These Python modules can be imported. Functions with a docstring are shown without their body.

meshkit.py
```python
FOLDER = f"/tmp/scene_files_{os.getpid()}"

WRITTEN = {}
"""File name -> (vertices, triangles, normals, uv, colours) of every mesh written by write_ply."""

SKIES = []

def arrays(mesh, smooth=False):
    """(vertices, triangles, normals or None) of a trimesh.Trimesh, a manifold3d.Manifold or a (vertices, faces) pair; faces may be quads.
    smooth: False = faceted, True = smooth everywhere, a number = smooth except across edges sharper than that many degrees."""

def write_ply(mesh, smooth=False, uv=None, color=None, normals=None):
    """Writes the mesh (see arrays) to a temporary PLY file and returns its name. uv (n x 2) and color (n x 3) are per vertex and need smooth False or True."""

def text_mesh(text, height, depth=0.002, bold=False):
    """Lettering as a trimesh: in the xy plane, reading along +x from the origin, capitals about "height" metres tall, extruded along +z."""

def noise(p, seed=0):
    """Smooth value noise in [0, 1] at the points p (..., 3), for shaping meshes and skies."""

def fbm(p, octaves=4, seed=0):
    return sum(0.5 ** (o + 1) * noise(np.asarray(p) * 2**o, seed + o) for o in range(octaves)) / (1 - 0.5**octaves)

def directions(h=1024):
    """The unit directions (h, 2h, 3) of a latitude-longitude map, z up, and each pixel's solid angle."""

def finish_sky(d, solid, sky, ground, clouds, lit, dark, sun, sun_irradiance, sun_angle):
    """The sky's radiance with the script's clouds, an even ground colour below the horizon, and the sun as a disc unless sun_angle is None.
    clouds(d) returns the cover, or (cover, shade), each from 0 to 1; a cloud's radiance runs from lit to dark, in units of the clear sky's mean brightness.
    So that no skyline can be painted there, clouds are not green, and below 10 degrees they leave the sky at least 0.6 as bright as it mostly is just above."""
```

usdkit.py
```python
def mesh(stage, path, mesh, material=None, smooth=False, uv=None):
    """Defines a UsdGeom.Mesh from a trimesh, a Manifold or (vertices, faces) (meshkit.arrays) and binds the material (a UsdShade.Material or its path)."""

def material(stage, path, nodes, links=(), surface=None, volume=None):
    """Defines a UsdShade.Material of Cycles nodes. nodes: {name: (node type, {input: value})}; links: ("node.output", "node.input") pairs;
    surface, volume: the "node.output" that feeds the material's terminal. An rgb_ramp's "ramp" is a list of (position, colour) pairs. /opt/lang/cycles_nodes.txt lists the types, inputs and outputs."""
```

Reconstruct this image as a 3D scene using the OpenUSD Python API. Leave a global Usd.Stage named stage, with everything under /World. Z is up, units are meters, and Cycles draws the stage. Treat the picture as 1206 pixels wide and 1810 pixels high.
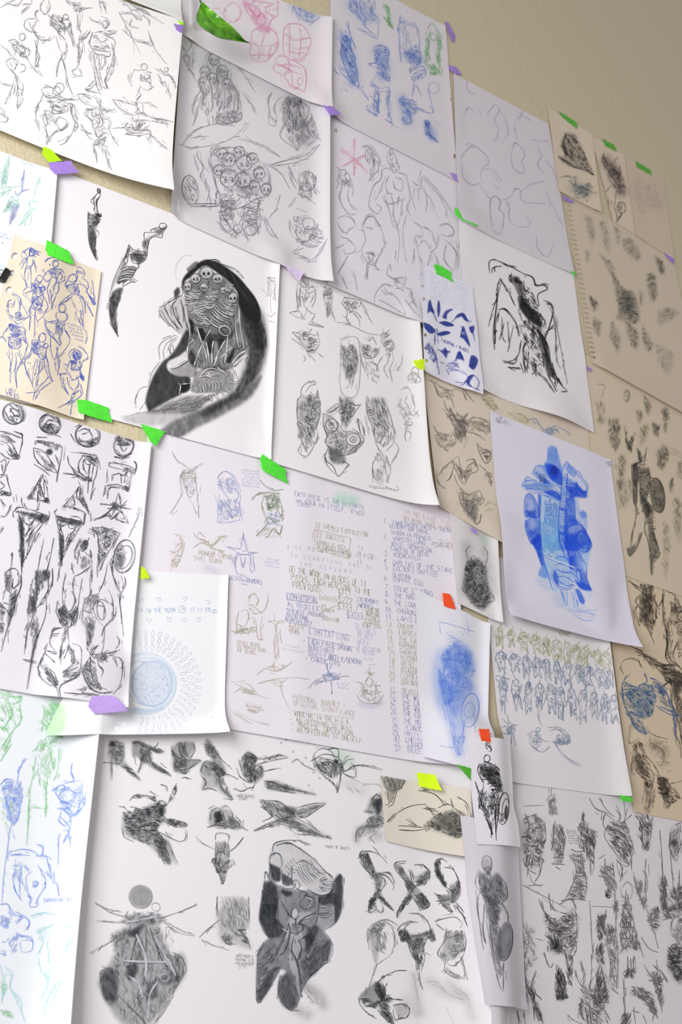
import math, random, zlib
import numpy as np
import shapely
from shapely.geometry import Polygon
from scipy.ndimage import label as components, binary_dilation, map_coordinates, gaussian_filter, maximum_filter
from scipy.spatial import Delaunay
from pxr import Usd, UsdGeom, UsdLux, UsdShade, Gf, Sdf, Vt
import usdkit, meshkit, trimesh

stage = Usd.Stage.CreateInMemory()
UsdGeom.SetStageUpAxis(stage, 'Z'); UsdGeom.SetStageMetersPerUnit(stage, 1.0)
UsdGeom.Xform.Define(stage, '/World'); UsdGeom.Scope.Define(stage, '/World/Looks')

# ------------------------------------------------------------------ camera
W, Hh, FPX = 1206.0, 1810.0, 2072.0
# wall frame in camera axes (right, down, forward): columns = along the wall, into the wall, up
M0 = np.array([[0.834, -0.551, -0.013], [0.238, 0.381, -0.893], [0.497, 0.742, 0.449]])
U_, _, V_ = np.linalg.svd(M0); MC = U_ @ V_              # world -> camera rotation
DIST, ZC = 1.62, 1.75
fwd = MC.T @ np.array([0, 0, 1.0])
CAM = np.array([0, 0, ZC]) - fwd * DIST / 1.0
cam = UsdGeom.Camera.Define(stage, '/World/camera')
mt = np.eye(4); mt[0, :3] = MC.T @ [1, 0, 0]; mt[1, :3] = -(MC.T @ [0, 1, 0]); mt[2, :3] = -fwd; mt[3, :3] = CAM
cam.AddTransformOp().Set(Gf.Matrix4d(*mt.ravel().tolist()))
cam.CreateHorizontalApertureAttr(24.0); cam.CreateFocalLengthAttr(24.0 * FPX / W)
cam.CreateFStopAttr(7.0); cam.CreateFocusDistanceAttr(1.55)
cam.CreateExposureAttr(0.03)

# ------------------------------------------------------------------ light: a tall daylight window to the left, and the room's dim bounce
win = UsdLux.RectLight.Define(stage, '/World/window_daylight')
win.CreateWidthAttr(0.9); win.CreateHeightAttr(1.2); win.CreateIntensityAttr(11.8); win.CreateColorAttr(Gf.Vec3f(0.985, 0.985, 1.0))
def aim(prim, pos, target):
    pos, target = np.array(pos, float), np.array(target, float)
    z = pos - target; z /= np.linalg.norm(z); x = np.cross([0, 0, 1.0], z); x /= np.linalg.norm(x); y = np.cross(z, x)
    m = np.eye(4); m[0, :3], m[1, :3], m[2, :3], m[3, :3] = x, y, z, pos
    UsdGeom.Xformable(prim).AddTransformOp().Set(Gf.Matrix4d(*m.ravel().tolist()))
aim(win, (-1.65, -0.92, 1.74), (0.0, -0.20, 1.55))
dome = UsdLux.DomeLight.Define(stage, '/World/room_bounce')
dome.CreateIntensityAttr(0.13); dome.CreateColorAttr(Gf.Vec3f(1.0, 0.97, 0.97))

# ------------------------------------------------------------------ helpers
NAMES = {}
def numbered(name, parent='/World'):
    k = (parent, name); n = NAMES.get(k, 0); NAMES[k] = n + 1
    return f'{parent}/{name}' if n == 0 else f'{parent}/{name}_{n:03d}'
def tag(prim, label=None, cat=None, group=None, kind=None):
    for k, v in (('label', label), ('category', cat), ('group', group), ('kind', kind)):
        if v: prim.SetCustomDataByKey(k, v)
    return prim
def lin(c):
    c = np.asarray(c, float)
    return np.where(c <= .04045, c / 12.92, ((np.maximum(c, 0) + .055) / 1.055) ** 2.4)
def rgb(*c): return np.array(c, float) / 255.0
def mesh(path, v, f, mat, col=None, n=None):
    m = UsdGeom.Mesh.Define(stage, path)
    f = np.asarray(f)
    m.CreatePointsAttr(Vt.Vec3fArray.FromNumpy(np.ascontiguousarray(v, np.float32)))
    m.CreateFaceVertexCountsAttr(Vt.IntArray.FromNumpy(np.full(len(f), f.shape[1], np.int32)))
    m.CreateFaceVertexIndicesAttr(Vt.IntArray.FromNumpy(np.ascontiguousarray(f, np.int32).ravel()))
    m.CreateSubdivisionSchemeAttr('none')
    if n is not None:
        m.CreateNormalsAttr(Vt.Vec3fArray.FromNumpy(np.ascontiguousarray(n, np.float32))); m.SetNormalsInterpolation('vertex')
    if col is not None:
        UsdGeom.PrimvarsAPI(m).CreatePrimvar('col', Sdf.ValueTypeNames.Color3fArray, 'vertex').Set(Vt.Vec3fArray.FromNumpy(np.ascontiguousarray(col, np.float32)))
    UsdShade.MaterialBindingAPI.Apply(m.GetPrim()).Bind(mat)
    return m.GetPrim()
def mat(name, nodes, links, surface='p.BSDF'):
    return usdkit.material(stage, '/World/Looks/' + name, nodes, links, surface=surface)

PAPER = mat('paper', {'a': ('attribute', {'attribute': 'col'}), 't': ('texture_coordinate', {}), 'n': ('noise_texture', {'scale': 900.0, 'detail': 3.0}),
    'n2': ('noise_texture', {'scale': 60.0, 'detail': 4.0}), 'r': ('rgb_ramp', {'ramp': [(0.25, (.93, .93, .93)), (0.75, (1, 1, 1))]}),
    'm': ('mix', {'mix_type': 'multiply', 'fac': 1.0}), 'b': ('bump', {'strength': .10, 'distance': .0006}), 'p': ('principled_bsdf', {'roughness': .62, 'specular_ior_level': .32})},
    [('t.object', 'n.vector'), ('t.object', 'n2.vector'), ('n.fac', 'r.fac'), ('a.color', 'm.color1'), ('r.color', 'm.color2'), ('m.color', 'p.base_color'), ('n.fac', 'b.height'), ('b.normal', 'p.normal')])
INK = mat('drawn_line', {'a': ('attribute', {'attribute': 'col'}), 'p': ('principled_bsdf', {'roughness': .6, 'specular_ior_level': .25})}, [('a.color', 'p.base_color')])
TAPE = mat('masking_tape', {'a': ('attribute', {'attribute': 'col'}), 't': ('texture_coordinate', {}), 'w': ('noise_texture', {'scale': 420.0, 'detail': 2.0}),
    'b': ('bump', {'strength': .25, 'distance': .0008}), 'p': ('principled_bsdf', {'roughness': .5, 'specular_ior_level': .35})},
    [('a.color', 'p.base_color'), ('t.object', 'w.vector'), ('w.fac', 'b.height'), ('b.normal', 'p.normal')])
WALL = mat('wall_paint', {'t': ('texture_coordinate', {}), 'n': ('noise_texture', {'scale': 210.0, 'detail': 2.5, 'roughness': .55}), 'n2': ('noise_texture', {'scale': 70.0, 'detail': 2.0}),
    's': ('math', {'math_type': 'add'}), 'b': ('bump', {'strength': .4, 'distance': .0026}), 'p': ('principled_bsdf', {'base_color': lin(rgb(208, 195, 164)), 'roughness': .5, 'specular_ior_level': .4})},
    [('t.object', 'n.vector'), ('t.object', 'n2.vector'), ('n.fac', 's.value1'), ('n2.fac', 's.value2'), ('s.value', 'b.height'), ('b.normal', 'p.normal')])

# ------------------------------------------------------------------ photograph pixels <-> the wall (wall plane y = 0, heights h stand off it towards the room)
def hit(px, h):
    px = np.atleast_2d(np.asarray(px, float))
    d = np.stack([(px[:, 0] - W / 2) / FPX, (px[:, 1] - Hh / 2) / FPX, np.ones(len(px))], 1) @ MC
    t = (-np.asarray(h) - CAM[1]) / d[:, 1]
    return CAM + d * t[:, None]
def proj(P):
    q = (np.asarray(P) - CAM) @ MC.T
    return np.stack([q[..., 0] / q[..., 2] * FPX + W / 2, q[..., 1] / q[..., 2] * FPX + Hh / 2], -1)

# the wall itself
wl, wr, wb, wt = -1.9, 4.2, 0.0, 4.4
wall = trimesh.creation.box(bounds=[(wl, 0, wb), (wr, .12, wt)])
tag(mesh('/World/wall_back', wall.vertices, wall.faces, WALL), 'cream painted wall with fine orange-peel texture behind the drawings', 'wall', kind='structure')

# height of whatever already hangs on the wall
GX0, GZ0, GS = -1.3, 0.6, 0.003
GN = (int(3.6 / GS), int(2.3 / GS))
STACK = np.zeros(GN, np.float32)
def smooth_stack(x, z):
    """Stack height, widened and smoothed, near the points x, z."""
    i, j = (x - GX0) / GS, (z - GZ0) / GS
    a0, a1 = int(max(i.min() - 20, 0)), int(min(i.max() + 20, GN[0])); b0, b1 = int(max(j.min() - 20, 0)), int(min(j.max() + 20, GN[1]))
    s = STACK[a0:a1, b0:b1]
    s = np.maximum(gaussian_filter(maximum_filter(s, 13), 4.0), s)
    return map_coordinates(s, [i - a0, j - b0], order=1, mode='nearest')
def add_stack(x, z, h):
    i, j = np.round((x - GX0) / GS).astype(int), np.round((z - GZ0) / GS).astype(int)
    ok = (i >= 0) & (j >= 0) & (i < GN[0]) & (j < GN[1])
    np.maximum.at(STACK, (i[ok], j[ok]), h[ok].astype(np.float32))

class Sheet:
    """A sheet of paper on the wall: corners in photograph pixels, curls in millimetres."""
    def __init__(s, name, label, corners, curls='', color=(236, 232, 232), res=2.2, base=1.0, cat='drawing', bump=.8, round_=0, holes=(), edge=None, seed=1):
        s.color = rgb(*color); s.seed = seed
        C = np.array(corners, float)
        def own(u, v):
            h = base + bump * (meshkit.fbm(np.stack([u * 2.3 + seed * 7.1, v * 2.9, np.full_like(u, seed * 3.3)], -1), 2, seed) - .3)
            for c in curls.split():
                k, a, w = c.split(':'); a, w = float(a), float(w)
                d = {'L': u, 'R': 1 - u, 'T': v, 'B': 1 - v, 'TL': np.hypot(u, v), 'TR': np.hypot(1 - u, v), 'BL': np.hypot(u, 1 - v), 'BR': np.hypot(1 - u, 1 - v)}
                if k in d: h = h + a * np.clip(1 - d[k] / w, 0, 1) ** 2
                elif k == 'l': h = h + a * (np.clip(u / w, 0, 1) - 1)          # a lip shaped to give a bright left edge, sloping back to the wall
                elif k[0] == 'W':                                   # wavy bottom edge: W<phase>
                    h = h + a * np.clip(1 - (1 - v) / w, 0, 1) ** 1.5 * (.5 + .5 * np.cos(2 * np.pi * (u * 1.3 - float(k[1:]))))
                elif k[0] == 'V':                                   # a soft vertical crease at u
                    h = h + a * np.exp(-((u - float(k[1:])) / w) ** 2)
                elif k[0] == 'H':
                    h = h + a * np.exp(-((v - float(k[1:])) / w) ** 2)
            return h * 1e-3
        size = max(np.linalg.norm(C[1] - C[0]), np.linalg.norm(C[2] - C[3])), max(np.linalg.norm(C[3] - C[0]), np.linalg.norm(C[2] - C[1]))
        nu, nv = max(8, int(size[0] / res)), max(8, int(size[1] / res)); s.n = (nu, nv)
        u, v = np.meshgrid(np.linspace(0, 1, nu + 1), np.linspace(0, 1, nv + 1), indexing='ij')
        cu, cv = np.array([0, 1, 1, 0.]), np.array([0, 0, 1, 1.])
        hc = own(cu, cv)
        for it in range(2):
            P = hit(C, hc); P = P[:, [0, 2]]
            XZ = (P[0] * ((1 - u) * (1 - v))[..., None] + P[1] * (u * (1 - v))[..., None] + P[2] * (u * v)[..., None] + P[3] * ((1 - u) * v)[..., None])
            h = own(u, v)
            low = smooth_stack(XZ[..., 0].ravel(), XZ[..., 1].ravel()).reshape(u.shape)
            h = np.maximum(h, low + .0009)
            h = np.maximum(gaussian_filter(h, 4, mode='nearest'), gaussian_filter(low, 2, mode='nearest') + .0008)
            hc = np.array([h[0, 0], h[-1, 0], h[-1, -1], h[0, -1]])
        s.P = P; s.size_cm = [np.linalg.norm(P[1] - P[0]) * 100, np.linalg.norm(P[3] - P[0]) * 100]
        X, Z = XZ[..., 0].copy(), XZ[..., 1].copy()
        s.uv = u, v; s.X, s.Z, s.h = X, Z, h
        s.px = proj(np.stack([X, -h, Z], -1))
        add_stack(X.ravel(), Z.ravel(), h.ravel())
        s.dens = np.zeros(u.shape + (3,)) + 0.0; s.col = np.tile(s.color, u.shape + (1,))
        s.holes = holes; s.edge = edge; s.round = round_
        s.Cpx = C
        s.prim = UsdGeom.Xform.Define(stage, numbered(name)).GetPrim(); s.path = str(s.prim.GetPath())
        s.origin = np.array([X.mean(), 0, Z.mean()])
        UsdGeom.Xformable(s.prim).AddTranslateOp().Set(Gf.Vec3d(*s.origin.tolist()))
        tag(s.prim, label, cat); s.figs = []; s.level = 0.0
        s.rng = np.random.default_rng(seed * 97 + 5)
    # -------- px -> sheet
    def find(s, q):
        q = np.asarray(q, float); nu, nv = s.n
        c = s.Cpx; g = np.stack([np.full(len(q), nu / 2.), np.full(len(q), nv / 2.)], 1)
        du, dv = np.gradient(s.px, axis=0), np.gradient(s.px, axis=1)
        for it in range(7):
            gc = np.clip(g, 0, [nu, nv])
            m = lambda a: map_coordinates(a, gc.T, order=1, mode='nearest')
            a, b = m(du[..., 0]), m(dv[..., 0]); c_, d = m(du[..., 1]), m(dv[..., 1])
            ex, ey = q[:, 0] - m(s.px[..., 0]), q[:, 1] - m(s.px[..., 1])
            # linear beyond the border
            off = g - gc; ex -= a * off[:, 0] + b * off[:, 1]; ey -= c_ * off[:, 0] + d * off[:, 1]
            det = a * d - b * c_; det = np.where(abs(det) < 1e-6, 1e-6, det)
            g = g + np.clip(np.stack([(d * ex - b * ey) / det, (-c_ * ex + a * ey) / det], 1), -nu, nu)
        return g
    def on(s, q, lift):
        g = s.find(q); ok = (g[:, 0] >= 0) & (g[:, 1] >= 0) & (g[:, 0] <= s.n[0]) & (g[:, 1] <= s.n[1])
        m = lambda a: map_coordinates(a, g.T, order=1, mode='nearest')
        return np.stack([m(s.X), -m(s.h) - lift, m(s.Z)], 1), ok, g
    # -------- finish: the paper mesh
    def build(s):
        nu, nv = s.n; X, Z, h = s.X.copy(), s.Z.copy(), s.h.copy(); u, v = s.uv
        idx = np.arange((nu + 1) * (nv + 1)).reshape(nu + 1, nv + 1)
        a, b, c, d = idx[:-1, :-1].ravel(), idx[1:, :-1].ravel(), idx[1:, 1:].ravel(), idx[:-1, 1:].ravel()
        drop = np.zeros(len(a), bool)
        P2 = np.stack([X.ravel(), Z.ravel()], 1)
        for hx, hy, ra, rb, an in s.holes:                         # punched holes, radii in photograph pixels
            q = (s.px.reshape(-1, 2) - [hx, hy]) @ np.array([[math.cos(an), -math.sin(an)], [math.sin(an), math.cos(an)]]) / [ra, rb]
            r = np.linalg.norm(q, axis=1)
            ctr = (q[a] + q[b] + q[c] + q[d]) / 4
            dr = np.linalg.norm(ctr, axis=1) < 1; drop |= dr
        keep = ~drop
        f = np.stack([a, d, c, b], 1)[keep]
        front = np.stack([X.ravel(), -h.ravel(), Z.ravel()], 1)
        gx = np.gradient(front.reshape(nu + 1, nv + 1, 3), axis=0).reshape(-1, 3); gz = np.gradient(front.reshape(nu + 1, nv + 1, 3), axis=1).reshape(-1, 3)
        nrm = np.cross(gz, gx); nrm /= np.linalg.norm(nrm, axis=1, keepdims=True); nrm *= -np.sign(nrm[:, 1:2])
        if not s.holes:                                            # back and edges of the sheet, coarser
            st = 6
            iu = np.unique(np.r_[np.arange(0, nu + 1, st), nu]); iv = np.unique(np.r_[np.arange(0, nv + 1, st), nv])
            bk = front.reshape(nu + 1, nv + 1, 3)[np.ix_(iu, iv)].copy(); bk[..., 1] += .0003
            bi = np.arange(len(iu) * len(iv)).reshape(len(iu), len(iv)) + len(front)
            bf = np.stack([bi[:-1, :-1].ravel(), bi[1:, :-1].ravel(), bi[1:, 1:].ravel(), bi[:-1, 1:].ravel()], 1)
            ring = lambda I: np.r_[I[:, 0], I[-1, 1:], I[::-1, -1][1:], I[0, ::-1][1:]]
            cf = ring(idx[np.ix_(iu, iv)]); cb = ring(bi)
            sd = np.stack([cf[:-1], cf[1:], cb[1:], cb[:-1]], 1)
            vv = np.vstack([front, bk.reshape(-1, 3)]); ff = np.vstack([f, bf, sd])
            col = np.vstack([s.col.reshape(-1, 3), np.tile(s.color, (bk.shape[0] * bk.shape[1], 1))])
            nn = np.vstack([nrm, np.tile([0, 1.0, 0], (bk.shape[0] * bk.shape[1], 1))])
        else: vv, ff, col, nn = front, f, s.col.reshape(-1, 3), nrm
        mesh(s.path + '/paper', vv - s.origin, ff, PAPER, lin(np.clip(col, 0, 1)), nn)

def tape(label, pts, color, name='masking_tape', lift=.0005, fade=1.0):
    """A torn piece of tape, its outline in photograph pixels, lying on whatever is already there."""
    pg = Polygon(pts)
    b = np.array(pg.exterior.segmentize(2.0).coords)[:-1]
    r = np.random.default_rng(int(pts[0][0] * 13 + pts[0][1])); b = b + r.normal(0, .35, b.shape)
    pg = Polygon(b).buffer(0)
    if pg.geom_type != 'Polygon': pg = max(pg.geoms, key=lambda g: g.area)
    b = np.array(pg.exterior.coords)[:-1]
    x0, y0, x1, y1 = pg.bounds
    gx, gy = np.meshgrid(np.arange(x0, x1, 2.2), np.arange(y0, y1, 2.2)); q = np.stack([gx.ravel(), gy.ravel()], 1)
    q = q[shapely.contains_xy(pg.buffer(-1.0), q[:, 0], q[:, 1])]
    q = np.vstack([b, q]); tri = Delaunay(q).simplices; c = q[tri].mean(1); tri = tri[shapely.contains_xy(pg, c[:, 0], c[:, 1])]
    h = np.full(len(q), .002)
    for it in range(4):
        P = hit(q, h); h = smooth_stack(P[:, 0], P[:, 2]) + lift
    add_stack(P[:, 0], P[:, 2], h)
    n = len(q); a = P[tri]; s = np.cross(a[:, 1] - a[:, 0], a[:, 2] - a[:, 0])[:, 1] > 0; tri[s] = tri[s][:, ::-1]
    back = P + [0, .00025, 0]; k = len(b); i = np.arange(k); j = (i + 1) % k
    f = np.vstack([tri, tri[:, ::-1] + n, np.stack([i, j, j + n], 1), np.stack([i, j + n, i + n], 1)])
    v = np.vstack([P, back]); o = P.mean(0); o[1] = 0
    path = numbered(name); pr = UsdGeom.Xform.Define(stage, path).GetPrim()
    col = np.tile(lin(rgb(*color)), (len(v), 1)) * (1 + .06 * r.normal(size=(len(v), 1)))
    pr = mesh(path, v - o, f, TAPE, col); UsdGeom.Xformable(pr).AddTranslateOp().Set(Gf.Vec3d(*o.tolist()))
    return tag(pr, label, 'tape')
# ------------------------------------------------------------------ the sheets, from the wall outwards
tape_under = lambda label, pts, col: tape(label, pts, col)
WH, LAV, CRM = (240, 236, 239), (233, 227, 233), (226, 209, 186)
DS = 'drawing_sheet'
creatures = Sheet(DS, 'large bottom sheet of dark pencil creatures around a shell-backed giant', [(148, 1190), (862, 1312), (890, 1850), (92, 1850)], 'R:24:.2 BR:10:.5 L:3:.05', WH, 2.0, seed=1)
castles = Sheet(DS, 'lower right sheet crowded with pencil spires, stag heads and towers', [(858, 1305), (1250, 1375), (1268, 1880), (866, 1850)], 'L:2:.1', (232, 226, 230), 2.0, seed=2)
inset = Sheet('small_drawing', 'small cream inset drawing of a spiny crouching beast under bright yellow tape', [(672, 1370), (835, 1392), (843, 1516), (683, 1487)], 'B:2:.2', (228, 220, 206), 2.2, seed=3)
crayon = Sheet(DS, 'bright lower left sheet of blue and green crayon figures curling off the wall', [(-70, 1160), (186, 1200), (122, 1850), (-90, 1850)], 'R:15:.3 BR:12:.5', (230, 234, 238), 2.4, seed=4)
strip = Sheet('drawing_strip', 'narrow paper strip with a pencil skeleton warrior holding a round shield', [(815, 1440), (914, 1472), (933, 1785), (859, 1776)], 'B:7:.3 L:4:.3 BL:5:.5', (228, 224, 230), 1.8, seed=5)
insects = Sheet(DS, 'tan sheet with an inked tree figure and a blue horned insect', [(1062, 981), (1262, 1035), (1272, 1464), (1121, 1435)], 'BL:3:.3', (224, 204, 176), 2.0, seed=6)
rows = Sheet(DS, 'sheet with rows of tiny olive and blue standing figures below the blue knight', [(852, 985), (1060, 985), (1118, 1407), (897, 1380)], 'R:7:.16 BR:6:.4', (236, 231, 233), 1.8, seed=7)
knight = Sheet(DS, 'cream right edge sheet with a shield-bearing pencil knight among heads and helmets', [(1006, 616), (1262, 715), (1285, 1083), (1072, 1003)], 'BL:3:.3', (222, 206, 180), 2.0, seed=8)
spiral = Sheet(DS, 'cream spiral-bound page of smudged pencil faces with a torn perforated left edge', [(1000, 352), (1190, 442), (1248, 752), (1046, 641)], 'B:5:.2 l:3:.1', (218, 202, 180), 1.4, seed=9,
    holes=[(1002.5 + 44 * t + 2.6, 364 + 268 * t, 4.6, 2.1, .2) for t in np.linspace(0, 1, 32)])
chart = Sheet('handwritten_chart', 'wide planning chart of green and blue handwriting, numbered list and small symbols', [(262, 752), (812, 888), (836, 1354), (222, 1257)], 'V.46:1.5:.05 R:4:.08 B:2:.1', (238, 231, 238), 2.2, seed=10)
blueghost = Sheet(DS, 'small sheet with a smudged blue pencil warrior hung by red tape on the chart', [(735, 1042), (867, 1102), (874, 1376), (749, 1336)], 'R:6:.12 l:1:.06', (238, 235, 243), 1.8, seed=11)
imp = Sheet('small_drawing', 'small sheet with a dark smudged pencil demon left of the blue knight', [(794, 905), (880, 938), (890, 1100), (810, 1066)], 'R:7:.25 BR:4:.5', (232, 226, 226), 1.7, seed=12)
bats = Sheet(DS, 'cream sheet of pencil bat-winged beasts partly behind the blue knight', [(738, 575), (1036, 700), (1066, 1062), (777, 895)], 'L:3:.1 B:3:.1', (224, 210, 192), 2.0, seed=13)
devils = Sheet(DS, 'sheet of pencil horned devils with staring round eyes beside the skull mass', [(493, 447), (742, 556), (777, 893), (479, 817)], 'R:9:.14 BR:12:.35 B:5:.15', (240, 236, 236), 1.8, seed=14)
skulls = Sheet(DS, 'big sheet with a dark mass of skulls and bones and two bone scythe blades', [(96, 297), (497, 447), (480, 812), (50, 702)], 'R:7:.05 B:2:.06 T:2:.1', WH, 1.8, seed=15)
spears = Sheet(DS, 'left edge sheet of pale green and blue crayon spear points', [(-75, 238), (102, 300), (66, 716), (-95, 672)], 'R:7:.25', (236, 237, 240), 2.2, seed=16)
titan = Sheet(DS, 'sheet of line-drawn muscular figures with a pink eight-point star', [(580, 186), (812, 316), (830, 609), (580, 502)], 'B:5:.2', LAV, 1.8, seed=17,
    holes=[(594, 231, 2.4, 3.8, 0.)])
clusters = Sheet(DS, 'sheet of pencil skull clusters and hooded heads beside the first gesture page', [(322, 57), (584, 186), (590, 497), (303, 375)], 'R:12:.12 BR:8:.4 L:10:.09 B:4:.15', (226, 221, 225), 1.8, seed=18)
towers = Sheet(DS, 'top sheet of blue crayon towers and striding legs with green scribbles', [(585, -60), (788, 45), (811, 320), (586, 200)], 'B:3:.1 R:1.5:.05', (226, 219, 224), 2.0, seed=19,
    holes=[(793, 79, 2.8, 3.6, 0.), (799, 176, 2.8, 3.6, 0.), (804, 277, 2.6, 3.4, 0.)])
planes = Sheet(DS, 'top sheet of pink faceted heads and blue cubes behind the green leaf', [(316, -75), (588, 30), (589, 193), (322, 60)], 'R:9:.12 B:3:.15 BR:3:.4 L:5:.12', (234, 227, 231), 2.0, seed=20)
raven = Sheet(DS, 'sheet with a bold black ink winged raven demon', [(811, 372), (1012, 466), (1051, 765), (838, 680)], 'W0.9:11:.3 TL:8:.4 l:1:.05', (242, 236, 238), 1.7, seed=21)
outlines = Sheet(DS, 'plain lavender sheet of faint pencil outlines next to the bare wall', [(802, 129), (970, 219), (1016, 484), (812, 388)], 'BR:4:.4 H.55:1.5:.12 l:2:.04', (224, 217, 223), 1.9, seed=22)
card_b = Sheet('small_drawing', 'middle of three cream cards, with a dark horned runner in smudged ink', [(1044, 236), (1108, 276), (1127, 417), (1084, 391)], 'L:1:.2', CRM, 1.7, seed=23)
card_c = Sheet('small_drawing', 'rightmost of three cream cards, nearly blank with faint marks', [(1105, 274), (1174, 318), (1193, 460), (1125, 416)], 'l:2:.08', (218, 199, 177), 1.8, seed=24)
card_a = Sheet('small_drawing', 'leftmost of three cream cards, with a black ink rider above a small blue-black dog', [(968, 189), (1048, 238), (1065, 375), (988, 337)], 'l:2:.12 BR:3:.5', CRM, 1.5, seed=25)
tape_under('pale lilac tape under the lower edge of the skull clusters sheet', ((503, 466), (537, 481), (530, 497), (512, 482)), (214, 196, 226))
tape_under('yellow tape sticking out left of the punched blades page', ((730, 638), (752, 634), (768, 650), (752, 654), (738, 650)), (216, 252, 28))
blades = Sheet('notebook_page', 'white punched notebook page of dark blue ink blades and winged symbols', [(742, 461), (836, 507), (855, 697), (752, 656)], 'L:4:.15 B:5:.2 BL:4:.4', (238, 236, 246), 1.4, seed=26,
    holes=[(746, 485, 1.9, 2.4, 0), (747, 507, 2.6, 3.4, 0), (749, 529, 2.6, 3.4, 0), (752, 592, 2.2, 3.6, 0), (753, 615, 2.2, 3.4, 0), (754, 638, 2.2, 3.4, 0)])
tape_under('purple tape speck below the bat beasts sheet', ((830, 931), (845, 939), (840, 944)), (166, 132, 216))
blueknight = Sheet(DS, 'sheet pinned by two clear push pins with a hooded blue knight holding a great sword', [(867, 725), (1079, 812), (1137, 1144), (903, 1087)], 'B:10:.12 BL:5:.3 BR:10:.4 l:2:.03 R:2:.06', (232, 228, 240), 1.5, seed=27)
moon = Sheet('note_page', 'white page with a blue dotted moon, petals and a row of hearts', [(222, 1007), (404, 1016), (407, 1293), (80, 1300)], 'B:12:.16 R:4:.1 BR:6:.3', (244, 244, 246), 1.9, seed=28)
shapes = Sheet(DS, 'sheet of black charcoal spheres, squares, triangles and dripping pods at the left edge', [(-30, 698), (268, 783), (227, 1250), (-30, 1212)], 'R:8:.16 BR:8:.4 B:3:.1', (222, 219, 224), 1.8, seed=29)
dancers = Sheet('notebook_page', 'tan three-hole page of blue ballpoint dancing knights', [(25, 415), (179, 479), (148, 742), (-36, 688)], 'B:3:.15 R:3:.15 V.17:1.2:.03', (228, 214, 192), 1.4, seed=30,
    holes=[(25.5, 452, 5.0, 6.2, .75), (20.5, 483, 4.8, 6.0, .75), (15.5, 512, 4.8, 6.0, .75), (1, 600, 4.5, 5.5, .75)])
gestures = Sheet(DS, 'top left sheet of loose pencil gesture skeletons', [(-40, -95), (324, 36), (308, 336), (-40, 213)], 'B:10:.25 BR:12:.45 R:16:.9', (246, 243, 241), 2.0, seed=31)
blank = Sheet(DS, 'blank white sheet corner overlapping the gesture page at the very top', [(130, -120), (326, -60), (322, 37), (120, -52)], 'B:9:.4 BR:7:.5', (240, 240, 236), 2.4, seed=32)
shield = Sheet('small_drawing', 'small white card with a black ink knight and round shield under orange tape', [(826, 1302), (898, 1309), (917, 1498), (843, 1492)], 'B:3:.2 L:2:.2 BL:3:.4', (246, 243, 248), 1.3, seed=33)
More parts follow.
